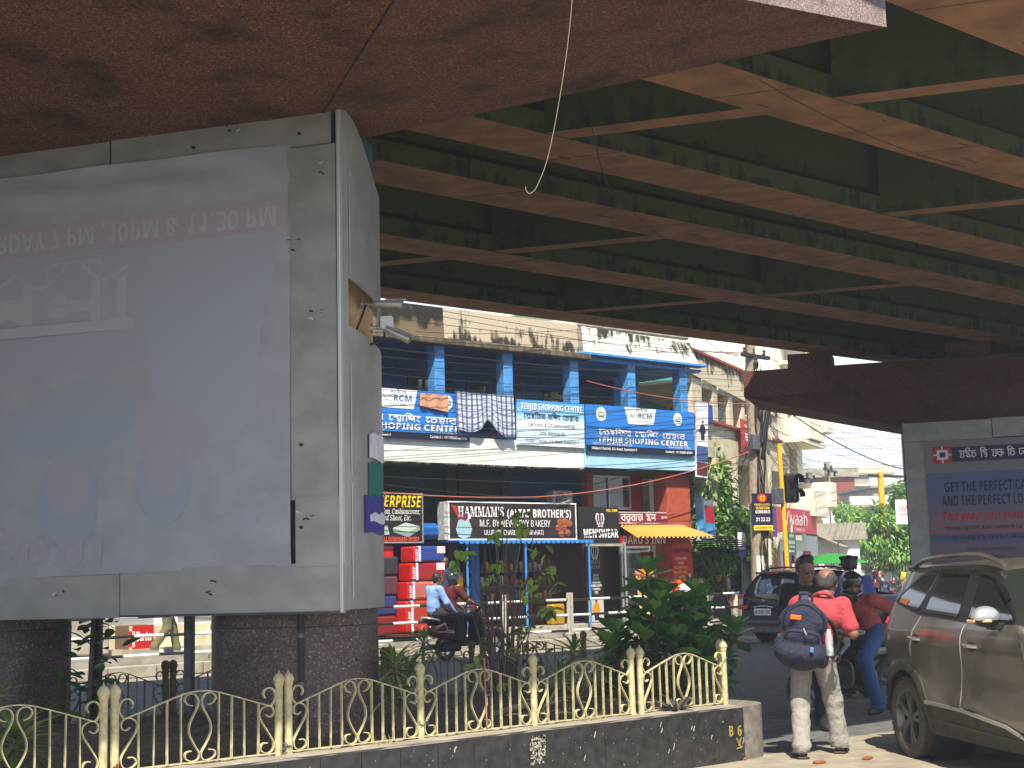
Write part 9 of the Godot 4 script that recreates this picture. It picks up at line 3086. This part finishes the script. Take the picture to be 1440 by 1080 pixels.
	person("woman in white top with tied-back hair facing the shops beside the hanging goods", P(29.2, 0, 26.95), 320, {"el_l": V3(0.25, 1.14, 0.08), "ha_l": V3(0.15, 1.2, 0.3)}, {"shirt": cloth_m(Color(0.86, 0.87, 0.90)), "trousers": cloth_m(Color(0.30, 0.28, 0.26)), "hair": "long", "scale": 1.0, "hem": 0.16}, 0.03, g)
	person("man in white shirt crouched low behind the top of the leafy bush", P(24.3, 0, 22.75), 30, {}, {"shirt": cloth_m(Color(0.84, 0.85, 0.90)), "trousers": cloth_m(Color(0.2, 0.2, 0.24)), "scale": 0.93, "hair": "short"}, 0.03, g)
	person("walker in olive trousers and white shirt seen below the hoarding, head hidden", P(12.35, 0.345, 25.0), 100, {"kn_l": V3(0.10, 0.50, 0.17), "an_l": V3(0.10, 0.10, 0.24), "to_l": V3(0.11, 0.05, 0.39), "kn_r": V3(-0.10, 0.48, 0.0), "an_r": V3(-0.10, 0.13, -0.24), "to_r": V3(-0.11, 0.05, -0.10), "ha_r": V3(-0.25, 0.88, 0.12), "ha_l": V3(0.25, 0.88, -0.08)}, {"shirt": cloth_m(Color(0.72, 0.78, 0.86)), "trousers": cloth_m(Color(0.42, 0.41, 0.30)), "shoes": mat(Color(0.8, 0.8, 0.8), 0.7)}, 0.026)
	var s0: Node3D = get_node("scooter")
	dup(s0, P(50.4, 0, 35.95), PI - deg_to_rad(220), "maroon scooter with pale front coming from the far street, rider in red helmet", "")
	pose = {"pelvis": V3(0, 0.95, 0.0), "waist": V3(0, 1.09, 0.0), "chest": V3(0, 1.29, 0.03), "neck": V3(0, 1.44, 0.06), "head": V3(0, 1.57, 0.10), "sh_l": V3(0.18, 1.39, 0.05), "el_l": V3(0.30, 1.17, 0.30), "ha_l": V3(0.33, 1.05, 0.58), "sh_r": V3(-0.18, 1.39, 0.05), "el_r": V3(-0.30, 1.17, 0.30), "ha_r": V3(-0.33, 1.05, 0.58),
		"hip_l": V3(0.10, 0.93, 0.05), "kn_l": V3(0.22, 0.80, 0.46), "an_l": V3(0.18, 0.42, 0.50), "to_l": V3(0.18, 0.36, 0.64), "hip_r": V3(-0.10, 0.93, 0.05), "kn_r": V3(-0.22, 0.80, 0.46), "an_r": V3(-0.18, 0.42, 0.50), "to_r": V3(-0.18, 0.36, 0.64)}
	p = person("rider in white shirt and red helmet on the scooter coming from the far street", P(50.4, 0, 35.95), 220, pose, {"shirt": cloth_m(Color(0.88, 0.88, 0.90)), "trousers": cloth_m(Color(0.30, 0.42, 0.62)), "hair": "none", "skin": M.skin_dark, "sleeve": "long"}, 0.035)
	helmet(p, V3(0, 1.585, 0.10), 0.0, 0.0, paint(Color(0.70, 0.10, 0.08), 0.0, 0.3), false)
	g = "people in the far street"
	var far := [["woman in pink seated under the red rickshaw hood", P(54.5, 0.25, 39.2), 220, Color(0.80, 0.30, 0.42), true], ["woman in red and white beside her in the rickshaw", P(54.1, 0.25, 38.7), 220, Color(0.82, 0.62, 0.60), true], ["man in white checked shirt walking before the rickshaw", P(51.2, 0, 37.6), 225, Color(0.74, 0.78, 0.84), false], ["man in pale helmet and grey shirt left of the rickshaw", P(48.4, 0, 35.9), 215, Color(0.58, 0.60, 0.58), false],
		["person in salmon top in the crowd beside the officer's cap", P(44.0, 0, 33.9), 40, Color(0.80, 0.42, 0.36), false], ["person in light blue under the purple umbrella", P(46.0, 0, 34.9), 220, Color(0.50, 0.62, 0.72), false], ["person in white passing the green umbrella", P(38.6, 0, 29.6), 300, Color(0.86, 0.84, 0.82), false], ["man in white print shirt with black strap beside the far hoarding", P(46.6, 0, 31.4), 250, Color(0.80, 0.82, 0.88), false], ["person in red top under the hanging cloths at the shop corner", P(30.2, 0, 28.2), 200, Color(0.55, 0.10, 0.16), false],
		["man in white shirt on foot left of the rickshaw", P(50.2, 0, 37.4), 220, Color(0.86, 0.87, 0.88), false], ["man in blue shirt behind the man in pale helmet", P(53.2, 0, 40.2), 215, Color(0.34, 0.46, 0.68), false], ["woman in orange scarf in the middle of the far crowd", P(47.6, 0, 36.9), 220, Color(0.82, 0.44, 0.20), false], ["man in dark jacket walking away into the far street", P(56.5, 0, 41.2), 40, Color(0.16, 0.17, 0.20), false], ["woman in yellow walking under the tree by the yellow post", P(49.0, 0, 34.0), 225, Color(0.84, 0.70, 0.25), false], ["boy in green T-shirt beside the yellow-clad woman", P(48.5, 0, 33.4), 230, Color(0.22, 0.46, 0.26), false], ["man in grey shirt standing by the green umbrella stall", P(40.6, 0, 31.6), 200, Color(0.55, 0.56, 0.58), false], ["man in maroon shirt crossing behind the officer", P(42.0, 0, 32.2), 310, Color(0.42, 0.12, 0.14), false], ["woman in white sari beside the low shop", P(43.3, 0, 33.0), 215, Color(0.88, 0.86, 0.84), false],
		["person in purple sari walking behind the red-helmet rider", P(55.5, 0, 38.4), 230, Color(0.34, 0.20, 0.50), false]]
	for f in far:
		var ps := {}
		if f[4]:
			ps = {"pelvis": V3(0, 0.75, -0.25), "waist": V3(0, 0.88, -0.25), "chest": V3(0, 1.06, -0.22), "neck": V3(0, 1.20, -0.2), "head": V3(0, 1.33, -0.17), "sh_l": V3(0.17, 1.16, -0.22), "sh_r": V3(-0.17, 1.16, -0.22), "el_l": V3(0.22, 0.92, -0.12), "el_r": V3(-0.22, 0.92, -0.12), "ha_l": V3(0.1, 0.82, 0.1), "ha_r": V3(-0.1, 0.82, 0.1), "hip_l": V3(0.09, 0.72, -0.22), "hip_r": V3(-0.09, 0.72, -0.22), "kn_l": V3(0.11, 0.74, 0.2), "kn_r": V3(-0.11, 0.74, 0.2), "an_l": V3(0.11, 0.34, 0.22), "an_r": V3(-0.11, 0.34, 0.22), "to_l": V3(0.11, 0.29, 0.36), "to_r": V3(-0.11, 0.29, 0.36)}
		person(f[0], f[1], f[2], ps, {"shirt": mat(f[3], 0.9), "trousers": mat(Color(0.24, 0.26, 0.34), 0.9), "hair": "long" if f[0].begins_with("woman") else "short", "skin": M.skin_dark, "scale": 0.98}, 0.04, g)

func glasses(t: Node3D, k: float, turn: float, nod: float) -> void:
	var b := MB.new()
	for s in [-1, 1]:
		b.ell(V3(s * 0.032, 0.006, 0.100), V3(0.027, 0.021, 0.006), 12, Basis(Vector3.UP, s * 0.28))
		b.tube([V3(s * 0.058, 0.014, 0.088), V3(s * 0.088, 0.014, 0.0)], 0.0035, 4)
	b.tube([V3(-0.012, 0.012, 0.106), V3(0.012, 0.012, 0.106)], 0.003, 4)
	obj("sunglasses", b, paint(lin(0.01, 0.01, 0.01), 0.0, 0.08), t, Transform3D((Basis(Vector3.UP, turn) * Basis(Vector3.RIGHT, nod)).scaled(Vector3.ONE * k), STAND.head * k))

# ---------- plants
func leaf_mesh(l: float, w: float, fold: float, droop: float, n := 5, tip := 0.5) -> ArrayMesh:
	var b := MB.new()
	var rows := []
	for i in n + 1:
		var s := float(i) / n
		var ww := w * 0.5 * pow(sin(PI * pow(s, tip)), 0.8) if i < n else 0.0
		if i == 0:
			ww = w * 0.05
		var y := -droop * l * s * s
		rows.append([V3(-ww, y + fold * ww, s * l), V3(0, y, s * l), V3(ww, y + fold * ww, s * l)])
	for i in n:
		var a = rows[i]
		var e = rows[i + 1]
		b.quad(a[1], a[0], e[0], e[1])
		b.quad(a[2], a[1], e[1], e[2])
	return b.mesh()

func leaf_mat(c: Color, back: Color, rough := 0.38) -> StandardMaterial3D:
	var m := mat(c.linear_to_srgb(), rough)
	m.backlight_enabled = true
	m.backlight = back.linear_to_srgb()
	return m

func along(d: Vector3, roll := 0.0) -> Basis:
	var z := d.normalized()
	var x := Vector3.UP.cross(z)
	x = x.normalized() if x.length() > 0.01 else Vector3.RIGHT
	return Basis(x, z.cross(x), z) * Basis(Vector3.BACK, roll)

func plants() -> void:
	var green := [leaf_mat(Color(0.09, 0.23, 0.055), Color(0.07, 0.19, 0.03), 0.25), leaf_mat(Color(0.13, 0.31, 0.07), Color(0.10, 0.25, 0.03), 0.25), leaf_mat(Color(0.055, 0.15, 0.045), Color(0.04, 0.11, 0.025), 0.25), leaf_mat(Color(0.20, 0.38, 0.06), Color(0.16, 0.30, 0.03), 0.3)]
	var lime := [leaf_mat(Color(0.34, 0.54, 0.07), Color(0.36, 0.56, 0.05)), leaf_mat(Color(0.44, 0.62, 0.12), Color(0.42, 0.60, 0.08)), leaf_mat(Color(0.14, 0.22, 0.07), Color(0.10, 0.16, 0.02))]
	var bark := rough_mat(lin(0.09, 0.07, 0.055), lin(0.22, 0.18, 0.15), 0.3, 0.95, 0.6, 0.02, 111)
	big_bush(green, bark)
	bare_shrub(lime, bark)
	var dr := [leaf_mat(Color(0.07, 0.13, 0.03), Color(0.05, 0.09, 0.01)), leaf_mat(Color(0.20, 0.24, 0.09), Color(0.10, 0.14, 0.02)), leaf_mat(Color(0.05, 0.10, 0.03), Color(0.04, 0.07, 0.01)), leaf_mat(Color(0.32, 0.33, 0.16), Color(0.12, 0.14, 0.04)), leaf_mat(Color(0.10, 0.24, 0.03), Color(0.10, 0.20, 0.01))]
	dracaena("dracaena with long striped leaves in the near left corner of the planter", P(3.16, 0.44, 8.95), [[V3(0.0, 0.46, 0), 26], [V3(0.22, 0.26, 0.1), 30], [V3(-0.22, 0.28, 0.05), 26], [V3(0.3, 0.16, -0.1), 22]], dr, 0.30, bark)
	dracaena("dracaena with striped drooping leaves against the brown column", P(6.42, 0.45, 9.05), [[V3(-0.05, 0.52, 0.0), 28], [V3(0.12, 0.46, -0.05), 26], [V3(0.05, 0.28, 0.0), 26], [V3(-0.12, 0.32, 0.06), 20]], dr, 0.26, bark)
	dracaena("small dracaena rosette on a tall cane right of the column", P(6.95, 0.45, 9.5), [[V3(0.02, 0.66, 0.0), 22]], dr, 0.22, bark)
	dracaena("yellow-striped dracaena mass behind the fence, left of the big bush", P(8.30, 0.44, 9.15), [[V3(0.0, 0.52, 0), 24], [V3(0.16, 0.36, 0.1), 26], [V3(-0.16, 0.30, 0.0), 24], [V3(0.05, 0.2, 0.1), 20]], [dr[1], dr[3], dr[0]], 0.26, bark)
	var pur := [leaf_mat(Color(0.06, 0.075, 0.06), Color(0.03, 0.03, 0.02)), leaf_mat(Color(0.12, 0.14, 0.11), Color(0.03, 0.03, 0.02)), leaf_mat(Color(0.07, 0.045, 0.06), Color(0.04, 0.02, 0.03))]
	var t := thing("agave", "low spiky grey-green rosette growing through the last fence section", "plant", P(8.86, 0.45, 8.50))
	for i in 40:
		var a := rr(0, TAU)
		var d := V3(cos(a), rr(0.15, 1.3), sin(a)).normalized()
		var l := rr(0.15, 0.25)
		obj("leaf", leaf_meshes("spike", l), pur[i % 3], t, Transform3D(along(d, rr(-0.4, 0.4)), V3(cos(a), 0, sin(a)) * 0.02))
	t = thing("croton", "small croton with mottled yellow and red leaves left of the big bush", "plant", P(8.15, 0.45, 9.6))
	var cr := [leaf_mat(Color(0.34, 0.30, 0.05), Color(0.2, 0.2, 0.02)), leaf_mat(Color(0.10, 0.14, 0.03), Color(0.05, 0.08, 0.01)), leaf_mat(Color(0.30, 0.06, 0.04), Color(0.12, 0.03, 0.01))]
	for i in 46:
		var a := rr(0, TAU)
		var d := V3(cos(a), rr(-0.1, 0.9), sin(a)).normalized()
		obj("leaf", leaf_meshes("broad", 0.11), cr[[0, 0, 1, 1, 2][i % 5]], t, Transform3D(along(d, rr(-0.5, 0.5)), V3(rr(-0.14, 0.14), rr(0.35, 0.72), rr(-0.14, 0.14))))
	put_tube("stem", [V3(0, 0, 0), V3(0.02, 0.6, 0)], 0.012, bark, t)
	t = thing("dry_leaves", "pale dry leaves caught behind the cream fence, middle section", "dry leaves", P(7.72, 0.46, 8.85))
	var dry := [mat(lin(0.42, 0.36, 0.25), 0.9), mat(lin(0.24, 0.19, 0.12), 0.9), mat(lin(0.52, 0.47, 0.36), 0.9)]
	for i in 34:
		var a := rr(0, TAU)
		obj("leaf", leaf_meshes("strap", rr(0.12, 0.2)), dry[i % 3], t, Transform3D(along(V3(cos(a), rr(-0.1, 0.7), sin(a)), rr(-1, 1)), V3(rr(-0.28, 0.28), rr(0.0, 0.14), rr(-0.1, 0.15))))
	for k in [[P(7.86, 0.455, 8.47), "straw-coloured grass tuft on the coping before the fence", 60], [P(5.9, 0.455, 8.50), "small dry weed on the coping under the fence", 30], [P(6.3, 0.42, 11.2), "dark low grass along the far fence under the hoarding", 160]]:
		var b := MB.new()
		for i in k[2]:
			var a := rr(0, TAU)
			var wide := 0.75 if k[2] > 100 else 0.10
			var o := V3(rr(-wide, wide), 0, rr(-0.06, 0.06))
			var l := rr(0.04, 0.10) if k[2] < 100 else rr(0.1, 0.24)
			var w := V3(-sin(a), 0, cos(a)) * 0.003
			b.tri(o - w, o + w, o + V3(cos(a) * 0.6, rr(0.5, 1.1), sin(a) * 0.6) * l)
		var o := obj("grass_tuft", b, mat(lin(0.34, 0.28, 0.14), 0.9) if k[2] < 100 else mat(lin(0.03, 0.045, 0.02), 0.9), null, TX(k[0]))
		o.set_meta("kind", "stuff")
		tag(o, k[1], "grass")
	var cl := thing("climber", "dark glossy shrub beside the second column, seen under the hoarding", "shrub", P(4.9, 0.42, 11.3))
	for i in 70:
		var a := rr(0, TAU)
		obj("leaf", leaf_meshes("broad", 0.17), green[2], cl, Transform3D(along(V3(cos(a), rr(-0.4, 0.7), sin(a)), rr(-0.6, 0.6)), V3(rr(-0.25, 0.25), rr(0.2, 1.15), rr(-0.2, 0.2))))
	put_tube("stem", [V3(0, 0, 0), V3(0.05, 1.1, 0)], 0.02, bark, cl)
	var tl := [leaf_mat(Color(0.12, 0.26, 0.04), Color(0.12, 0.26, 0.02)), leaf_mat(Color(0.22, 0.38, 0.07), Color(0.20, 0.36, 0.03)), leaf_mat(Color(0.035, 0.09, 0.02), Color(0.03, 0.08, 0.01))]
	tree("slender bright green street tree in front of the cream flats, left of the timber pole", P(31.0, 0, 27.6), 0.13, [[V3(-0.4, 3.9, 0), V3(0.55, 1.3, 0.55)], [V3(-0.2, 3.0, 0), V3(0.95, 0.8, 0.8)], [V3(0.45, 2.55, 0.1), V3(0.85, 0.75, 0.7)], [V3(-0.9, 1.95, 0.2), V3(0.75, 0.45, 0.6)], [V3(0.9, 1.8, 0.0), V3(0.6, 0.8, 0.55)], [V3(1.3, 2.3, 0), V3(0.35, 0.7, 0.4)], [V3(-1.3, 1.7, 0), V3(0.7, 0.6, 0.5)], [V3(-0.7, 2.5, 0.3), V3(0.7, 0.7, 0.6)]], 11000, tl, 0.19, bark)
	tree("spreading mango-like tree round the far yellow post", P(50.9, 0, 36.0), 0.18, [[V3(-0.8, 3.2, 0), V3(1.2, 1.0, 1.0)], [V3(0.8, 3.0, 0), V3(1.5, 1.1, 1.2)], [V3(0.2, 2.2, 0.4), V3(1.6, 0.8, 1.2)], [V3(1.6, 2.0, 0), V3(1.2, 0.9, 1.0)], [V3(1.2, 4.3, 0), V3(0.5, 0.7, 0.5)]], 6000, tl, 0.26, bark)
	tree("dark dense tree at the edge of the far hoarding", P(53.6, 0, 36.6), 0.2, [[V3(0, 2.3, 0), V3(1.6, 1.3, 1.3)], [V3(0.5, 3.4, 0), V3(1.2, 1.0, 1.0)]], 4500, [tl[2], tl[0], tl[2]], 0.20, bark)
	tree("pale feathery tree behind the boutique's roof", P(60.0, 0, 45.6), 0.18, [[V3(-0.6, 3.4, 0), V3(1.7, 1.1, 1.3)], [V3(0.9, 2.9, 0), V3(1.4, 1.2, 1.2)], [V3(0.6, 4.2, 0), V3(0.9, 0.7, 0.8)]], 4500, [tl[1], tl[1], tl[0]], 0.2, bark)
	tree("roadside tree with drooping leaves left of the far yellow post", P(58.0, 0, 42.6), 0.16, [[V3(0.0, 2.3, 0), V3(1.1, 1.3, 1.0)], [V3(0.3, 3.3, 0), V3(0.7, 0.8, 0.7)]], 3000, tl, 0.24, bark)
	tree("tall tree standing behind the far power poles", P(70.0, 0, 47.5), 0.22, [[V3(0, 5.6, 0), V3(1.8, 1.4, 1.5)], [V3(0.8, 4.2, 0), V3(2.0, 1.2, 1.5)]], 3600, tl, 0.3, bark)

var leaf_cache := {}

func leaf_meshes(kind: String, l: float) -> ArrayMesh:
	var key := "%s%d" % [kind, int(l * 50)]
	if not leaf_cache.has(key):
		var q := int(l * 50) / 50.0 + 0.01
		match kind:
			"strap": leaf_cache[key] = leaf_mesh(q, q * 0.13, 0.35, 0.55, 6, 0.6)
			"spike": leaf_cache[key] = leaf_mesh(q, q * 0.16, 0.5, 0.12, 4, 0.45)
			"broad": leaf_cache[key] = leaf_mesh(q, q * 0.46, 0.2, 0.22, 5, 0.85)
			"paddle": leaf_cache[key] = leaf_mesh(q, q * 0.50, 0.12, 0.16, 6, 1.25)
			"heart": leaf_cache[key] = leaf_mesh(q, q * 0.62, 0.15, 0.25, 5, 0.75)
	return leaf_cache[key]

func big_bush(green: Array, bark: Material) -> void:
	var t := thing("bush", "big bush with rosettes of large glossy paddle leaves at the planter end", "bush", P(9.6, 0.45, 9.7))
	var tips := [[0.07, 1.20, -0.1], [-0.04, 0.80, -0.3], [0.74, 0.98, -0.1], [0.53, 0.66, -0.3], [1.17, 0.61, -0.2], [0.59, 0.86, 0.0], [-0.47, 0.54, -0.1], [0.43, 0.48, -0.4], [0.43, 1.0, 0.05], [-0.01, 0.71, 0.0], [-0.24, 0.63, 0.0], [1.08, 0.73, 0.1], [-0.2, 0.59, -0.3], [0.12, 0.57, -0.4], [0.95, 0.86, 0.1], [0.3, 0.63, 0.1], [0.8, 0.69, 0.2], [1.25, 0.42, 0.0], [0.2, 1.0, 0.1], [0.12, 0.9, -0.2]]
	var n := 0
	for k in tips:
		var tip := V3(k[0], k[1], -k[2])
		var root := V3(0.3 + k[0] * 0.4, 0, -k[2] * 0.2)
		put_tube("branch", catmull([root, root.lerp(tip, 0.5) + V3(rr(-0.06, 0.06), -0.05, rr(-0.05, 0.05)), tip], 4), [0.022, 0.021, 0.020, 0.019, 0.018, 0.016, 0.014, 0.013, 0.012], bark, t, 7)
		for i in 14:
			if n >= 280:
				break
			var a: float = i * 2.4 + rr(-0.3, 0.3)
			var up := lerpf(1.6, -0.35, i / 13.0)
			var d := V3(cos(a), up, sin(a)).normalized()
			var l := lerpf(0.13, 0.27, minf(1.0, i / 4.0)) * rr(0.85, 1.1)
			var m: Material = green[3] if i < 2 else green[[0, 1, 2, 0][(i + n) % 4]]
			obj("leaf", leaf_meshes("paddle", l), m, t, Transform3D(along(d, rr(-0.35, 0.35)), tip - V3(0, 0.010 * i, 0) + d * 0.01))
			n += 1
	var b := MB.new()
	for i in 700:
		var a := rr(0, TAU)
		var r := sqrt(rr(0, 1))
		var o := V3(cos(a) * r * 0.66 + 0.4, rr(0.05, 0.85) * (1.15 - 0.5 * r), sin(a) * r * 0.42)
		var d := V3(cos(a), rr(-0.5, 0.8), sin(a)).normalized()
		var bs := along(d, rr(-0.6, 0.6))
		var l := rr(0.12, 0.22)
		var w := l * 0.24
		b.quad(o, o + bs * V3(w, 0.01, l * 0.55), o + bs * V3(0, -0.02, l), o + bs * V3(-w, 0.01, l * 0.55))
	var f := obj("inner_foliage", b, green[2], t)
	f.set_meta("kind", "stuff")

func bare_shrub(lime: Array, bark: Material) -> void:
	var t := thing("shrub", "bare many-stemmed shrub with a few bright lime leaves in front of the bakery", "shrub", P(8.72, 0.44, 10.6))
	var stems := rough_mat(lin(0.10, 0.075, 0.065), lin(0.22, 0.17, 0.15), 0.3, 0.9, 0.5, 0.02, 121)
	for i in 36:
		var a := rr(0, TAU)
		var spread := rr(0.05, 0.46)
		var h := rr(0.7, 1.75)
		var top := V3(cos(a) * spread, h, sin(a) * spread * 0.7)
		var root := V3(cos(a) * 0.10, 0, sin(a) * 0.10)
		put_tube("stem", catmull([root, root.lerp(top, 0.4) + V3(rr(-0.04, 0.04), 0.06, rr(-0.04, 0.04)), top], 4), [0.009, 0.0085, 0.008, 0.007, 0.0065, 0.006, 0.005, 0.004, 0.003], stems, t, 5)
	var tw := [[-0.55, 1.38, 0.1, 8], [-0.62, 1.30, 0.05, 6], [-0.05, 1.55, 0.0, 10], [0.02, 1.70, 0.1, 8], [0.28, 1.62, 0.0, 9], [0.36, 1.75, -0.05, 7], [-0.08, 1.30, 0.05, 7], [0.30, 1.12, 0.1, 12], [0.50, 0.86, 0.1, 12], [0.62, 1.22, 0.0, 9], [0.15, 1.0, 0.2, 6], [-0.52, 0.42, 0.15, 8], [0.55, 0.22, 0.2, 6], [0.70, 1.05, 0.0, 6], [-0.2, 1.18, 0.1, 5], [0.72, 0.30, 0.1, 5], [0.46, 1.42, 0.0, 6], [-0.1, 0.22, 0.2, 4]]
	for k in tw:
		var o := V3(k[0], k[1], k[2])
		var root := V3(k[0] * 0.35, k[1] * 0.55, 0)
		put_tube("twig", catmull([root, root.lerp(o, 0.6) + V3(0, 0.05, 0), o], 3), [0.006, 0.0058, 0.0055, 0.005, 0.0045, 0.004, 0.003], stems, t, 5)
		for i in k[3]:
			var a := rr(0, TAU)
			var d := V3(cos(a), rr(-1.2, 0.1), sin(a)).normalized()
			obj("leaf", leaf_meshes("heart", rr(0.08, 0.13)), lime[0] if rng.randf() < 0.45 else lime[1] if rng.randf() < 0.5 else lime[2], t, Transform3D(along(d, rr(-0.6, 0.6)), o + V3(rr(-0.09, 0.09), rr(-0.05, 0.05), rr(-0.06, 0.06))))

func dracaena(label: String, at: Vector3, heads: Array, ms: Array, l: float, bark: Material) -> void:
	var t := thing("dracaena", label, "plant", at)
	for h in heads:
		var c: Vector3 = h[0]
		put_tube("cane", [V3(c.x * 0.4, 0, c.z * 0.4), c], 0.014, bark, t)
		for i in h[1]:
			var a: float = i * 2.4 + rr(-0.3, 0.3)
			var up := lerpf(1.9, -0.35, float(i) / h[1])
			var d := V3(cos(a), up, sin(a)).normalized()
			obj("leaf", leaf_meshes("strap", l * rr(0.8, 1.15)), ms[4] if i < 4 and ms.size() > 4 else ms[rng.randi() % mini(4, ms.size())], t, Transform3D(along(d, rr(-0.3, 0.3)), c + d * 0.012 - V3(0, 0.003 * i, 0)))

func tree(label: String, at: Vector3, r: float, blobs: Array, count: int, ms: Array, leaf: float, bark: Material) -> void:
	var t := thing("street_tree", label, "tree", at)
	var top := Vector3.ZERO
	for k in blobs:
		if k[0].y > top.y:
			top = k[0]
	put_tube("trunk", catmull([Vector3.ZERO, top * 0.4 + V3(0.05, 0, 0), top * 0.9], 4), [r, r * 0.95, r * 0.9, r * 0.82, r * 0.72, r * 0.6, r * 0.48, r * 0.36, r * 0.25], bark, t, 9)
	for k in blobs:
		put_tube("limb", catmull([top * 0.35, top.lerp(k[0], 0.6) * 0.7, k[0]], 4), [r * 0.5, r * 0.45, r * 0.4, r * 0.35, r * 0.3, r * 0.25, r * 0.2, r * 0.14, r * 0.08], bark, t, 6)
	var mesh := leaf_mesh(leaf, leaf * 0.42, 0.2, 0.35, 3, 0.8)
	for s in 3:
		var mm := MultiMesh.new()
		mm.transform_format = MultiMesh.TRANSFORM_3D
		mm.mesh = mesh
		mm.instance_count = count / 3
		var i := 0
		while i < count / 3:
			var k = blobs[rng.randi() % blobs.size()]
			var d := V3(rr(-1, 1), rr(-1, 1), rr(-1, 1))
			if d.length() > 1.0 or d.length() < 0.3:
				continue
			var c: Vector3 = k[0] + d * k[1]
			var n := 5 + rng.randi() % 8
			var out := (d + V3(0, -0.2, 0)).normalized()
			for q in n:
				if i >= count / 3:
					break
				var dir := (out + V3(rr(-0.8, 0.8), rr(-0.9, 0.4), rr(-0.8, 0.8))).normalized()
				mm.set_instance_transform(i, Transform3D(along(dir, rr(-0.6, 0.6)).scaled(Vector3.ONE * rr(0.75, 1.2)), c + V3(rr(-0.16, 0.16), rr(-0.14, 0.14), rr(-0.16, 0.16)) * (leaf / 0.17)))
				i += 1
		var o := MultiMeshInstance3D.new()
		o.name = "crown"
		o.set_meta("kind", "stuff")
		o.multimesh = mm
		o.material_override = ms[s]
		t.add_child(o, true)

# ---------- overhead wires
func wires() -> void:
	for i in 16:
		var h0 := 4.3 + i * 0.175 + rr(-0.05, 0.05)
		var h1 := 5.3 + i * 0.13 + rr(-0.35, 0.3)
		var v0 := 24.2 + rr(-0.5, 0.5)
		wire([P(6.0, h0 + 0.2, v0), P(29.25 + rr(-0.3, 0.3), h1, 24.9)], rr(0.1, 0.5), rr(0.0035, 0.006), M.wire, "black overhead wire in the bundle crossing in front of the blue balcony", "wires in front of the blue balcony")
	for k in [[7.35, 7.4, 0.25, "black wire running just below the parapet of the blue building"], [7.9, 7.35, 0.2, "black wire crossing above the mouldy parapet"], [6.75, 7.45, 0.35, "black wire crossing the ledge of the blue building"], [8.0, 7.2, 0.3, "black wire sagging past the white parapet"]]:
		wire([P(8.0, k[0], 24.0), P(29.3, k[1], 24.9)], k[2], 0.007, M.wire, k[3])
	wire([P(12.0, 3.95, 24.6), P(21.5, 3.42, 24.9), P(29.1, 4.75, 24.9)], 0.22, 0.014, M.wire_red, "reddish cable sagging below the white fascia to the timber pole", "cables below the fascia")
	wire([P(14.0, 3.95, 25.0), P(21.8, 3.40, 25.1), P(26.5, 3.98, 25.0)], 0.08, 0.008, M.wire, "thin dark cable sagging above the bakery sign", "cables below the fascia")
	wire([P(14.0, 3.86, 25.0), P(27.5, 3.80, 25.0)], 0.06, 0.006, M.wire, "thin straight cable under the white fascia", "cables below the fascia")
	wire([P(18.2, 7.0, 24.9), P(22.0, 7.35, 24.9), P(25.0, 7.9, 25.1)], 0.05, 0.006, M.wire, "thin wire rising across the stained parapet", "wires in front of the blue balcony")
	wire([P(20.6, 5.8, 25.0), P(20.95, 6.9, 25.2)], 0.0, 0.006, M.wire, "short wire dropping behind the checked cloth", "wires in front of the blue balcony")
	for i in 26:
		var h := 5.0 + i * 0.105 + rr(-0.15, 0.15)
		var e: Vector3 = [P(47.2 + rr(-0.3, 0.3), 4.6 + rr(-0.6, 1.6), 37.2), P(51.0, 4.6 + rr(-0.3, 1.6), 39.2), P(53.0, 5.0 + i * 0.20, 36.5)][i % 3]
		wire([P(29.3 + rr(-0.2, 0.4), h, 24.9), e], rr(0.2, 0.9), rr(0.005, 0.009), M.wire, "black overhead wire fanning from the timber pole towards the far poles", "wires fanning out beyond the timber pole")
	for i in 16:
		wire([P(33.0, 8.2 - i * 0.17, 31.6 + rr(-0.3, 0.3)), P(53.0, 10.0 - i * 0.30 + rr(-0.2, 0.2), 36.5)], rr(0.2, 0.6), 0.007, M.wire, "black overhead wire against the white sky beside the cream flats", "wires against the sky")
	wire([P(29.3, 6.6, 24.9), P(54.3, 5.7, 35.7)], 0.7, 0.022, M.wire, "thick black cable sagging low across the white sky")
	for i in 10:
		var a := rr(0, TAU)
		wire([P(29.3, 4.9 + rr(-0.6, 0.9), 24.85), frontage(rr(-0.5, 7.5), rr(3.2, 5.6), -0.1)], rr(0.1, 0.5), 0.008, M.wire, "service wire dropping from the timber pole to the cream flats", "service wires to the cream flats")
	for k in [[P(29.3, 6.0, 24.9), P(37.8, 6.1, 30.6)], [P(29.3, 5.9, 24.9), P(32.5, 6.05, 28.0)], [P(29.3, 6.05, 24.9), P(23.0, 6.2, 24.6)]]:
		wire([k[0], k[1]], 0.15, 0.012, M.wire_red, "orange-red cable strung level with the cable loop on the timber pole", "orange-red cables")
	wire([P(29.3, 7.4, 25.0), P(24.2, 6.9, 20.6)], 0.2, 0.01, M.wire, "black wire from the cross-arm to the far pier cap")
	wire([P(29.3, 7.45, 25.0), P(25.5, 7.2, 23.0)], 0.2, 0.01, M.wire, "pale slack wire from the cross-arm under the flyover", "overhead wires strung along the street")
	wire([P(9.2, 6.15, 9.7), P(11.0, 6.0, 11.3), P(14.6, 6.1, 13.4)], 0.12, 0.006, M.wire, "thin dark wire slung under the girders, knotted in its middle", "wires under the flyover")
	wire([P(9.6, 5.95, 7.9), P(13.5, 5.9, 8.3)], 0.1, 0.005, M.wire, "thin dark wire slung beside the cap tip under the girders", "wires under the flyover")
	var b := MB.new()
	b.tube([P(27.4, 8.2, 26.5), P(27.4, 8.9, 26.5)], 0.03, 6)
	tag(obj("roof_stub", b, M.rust), "rusty roof stub pipe rising behind the blue building's parapet", "pipe")
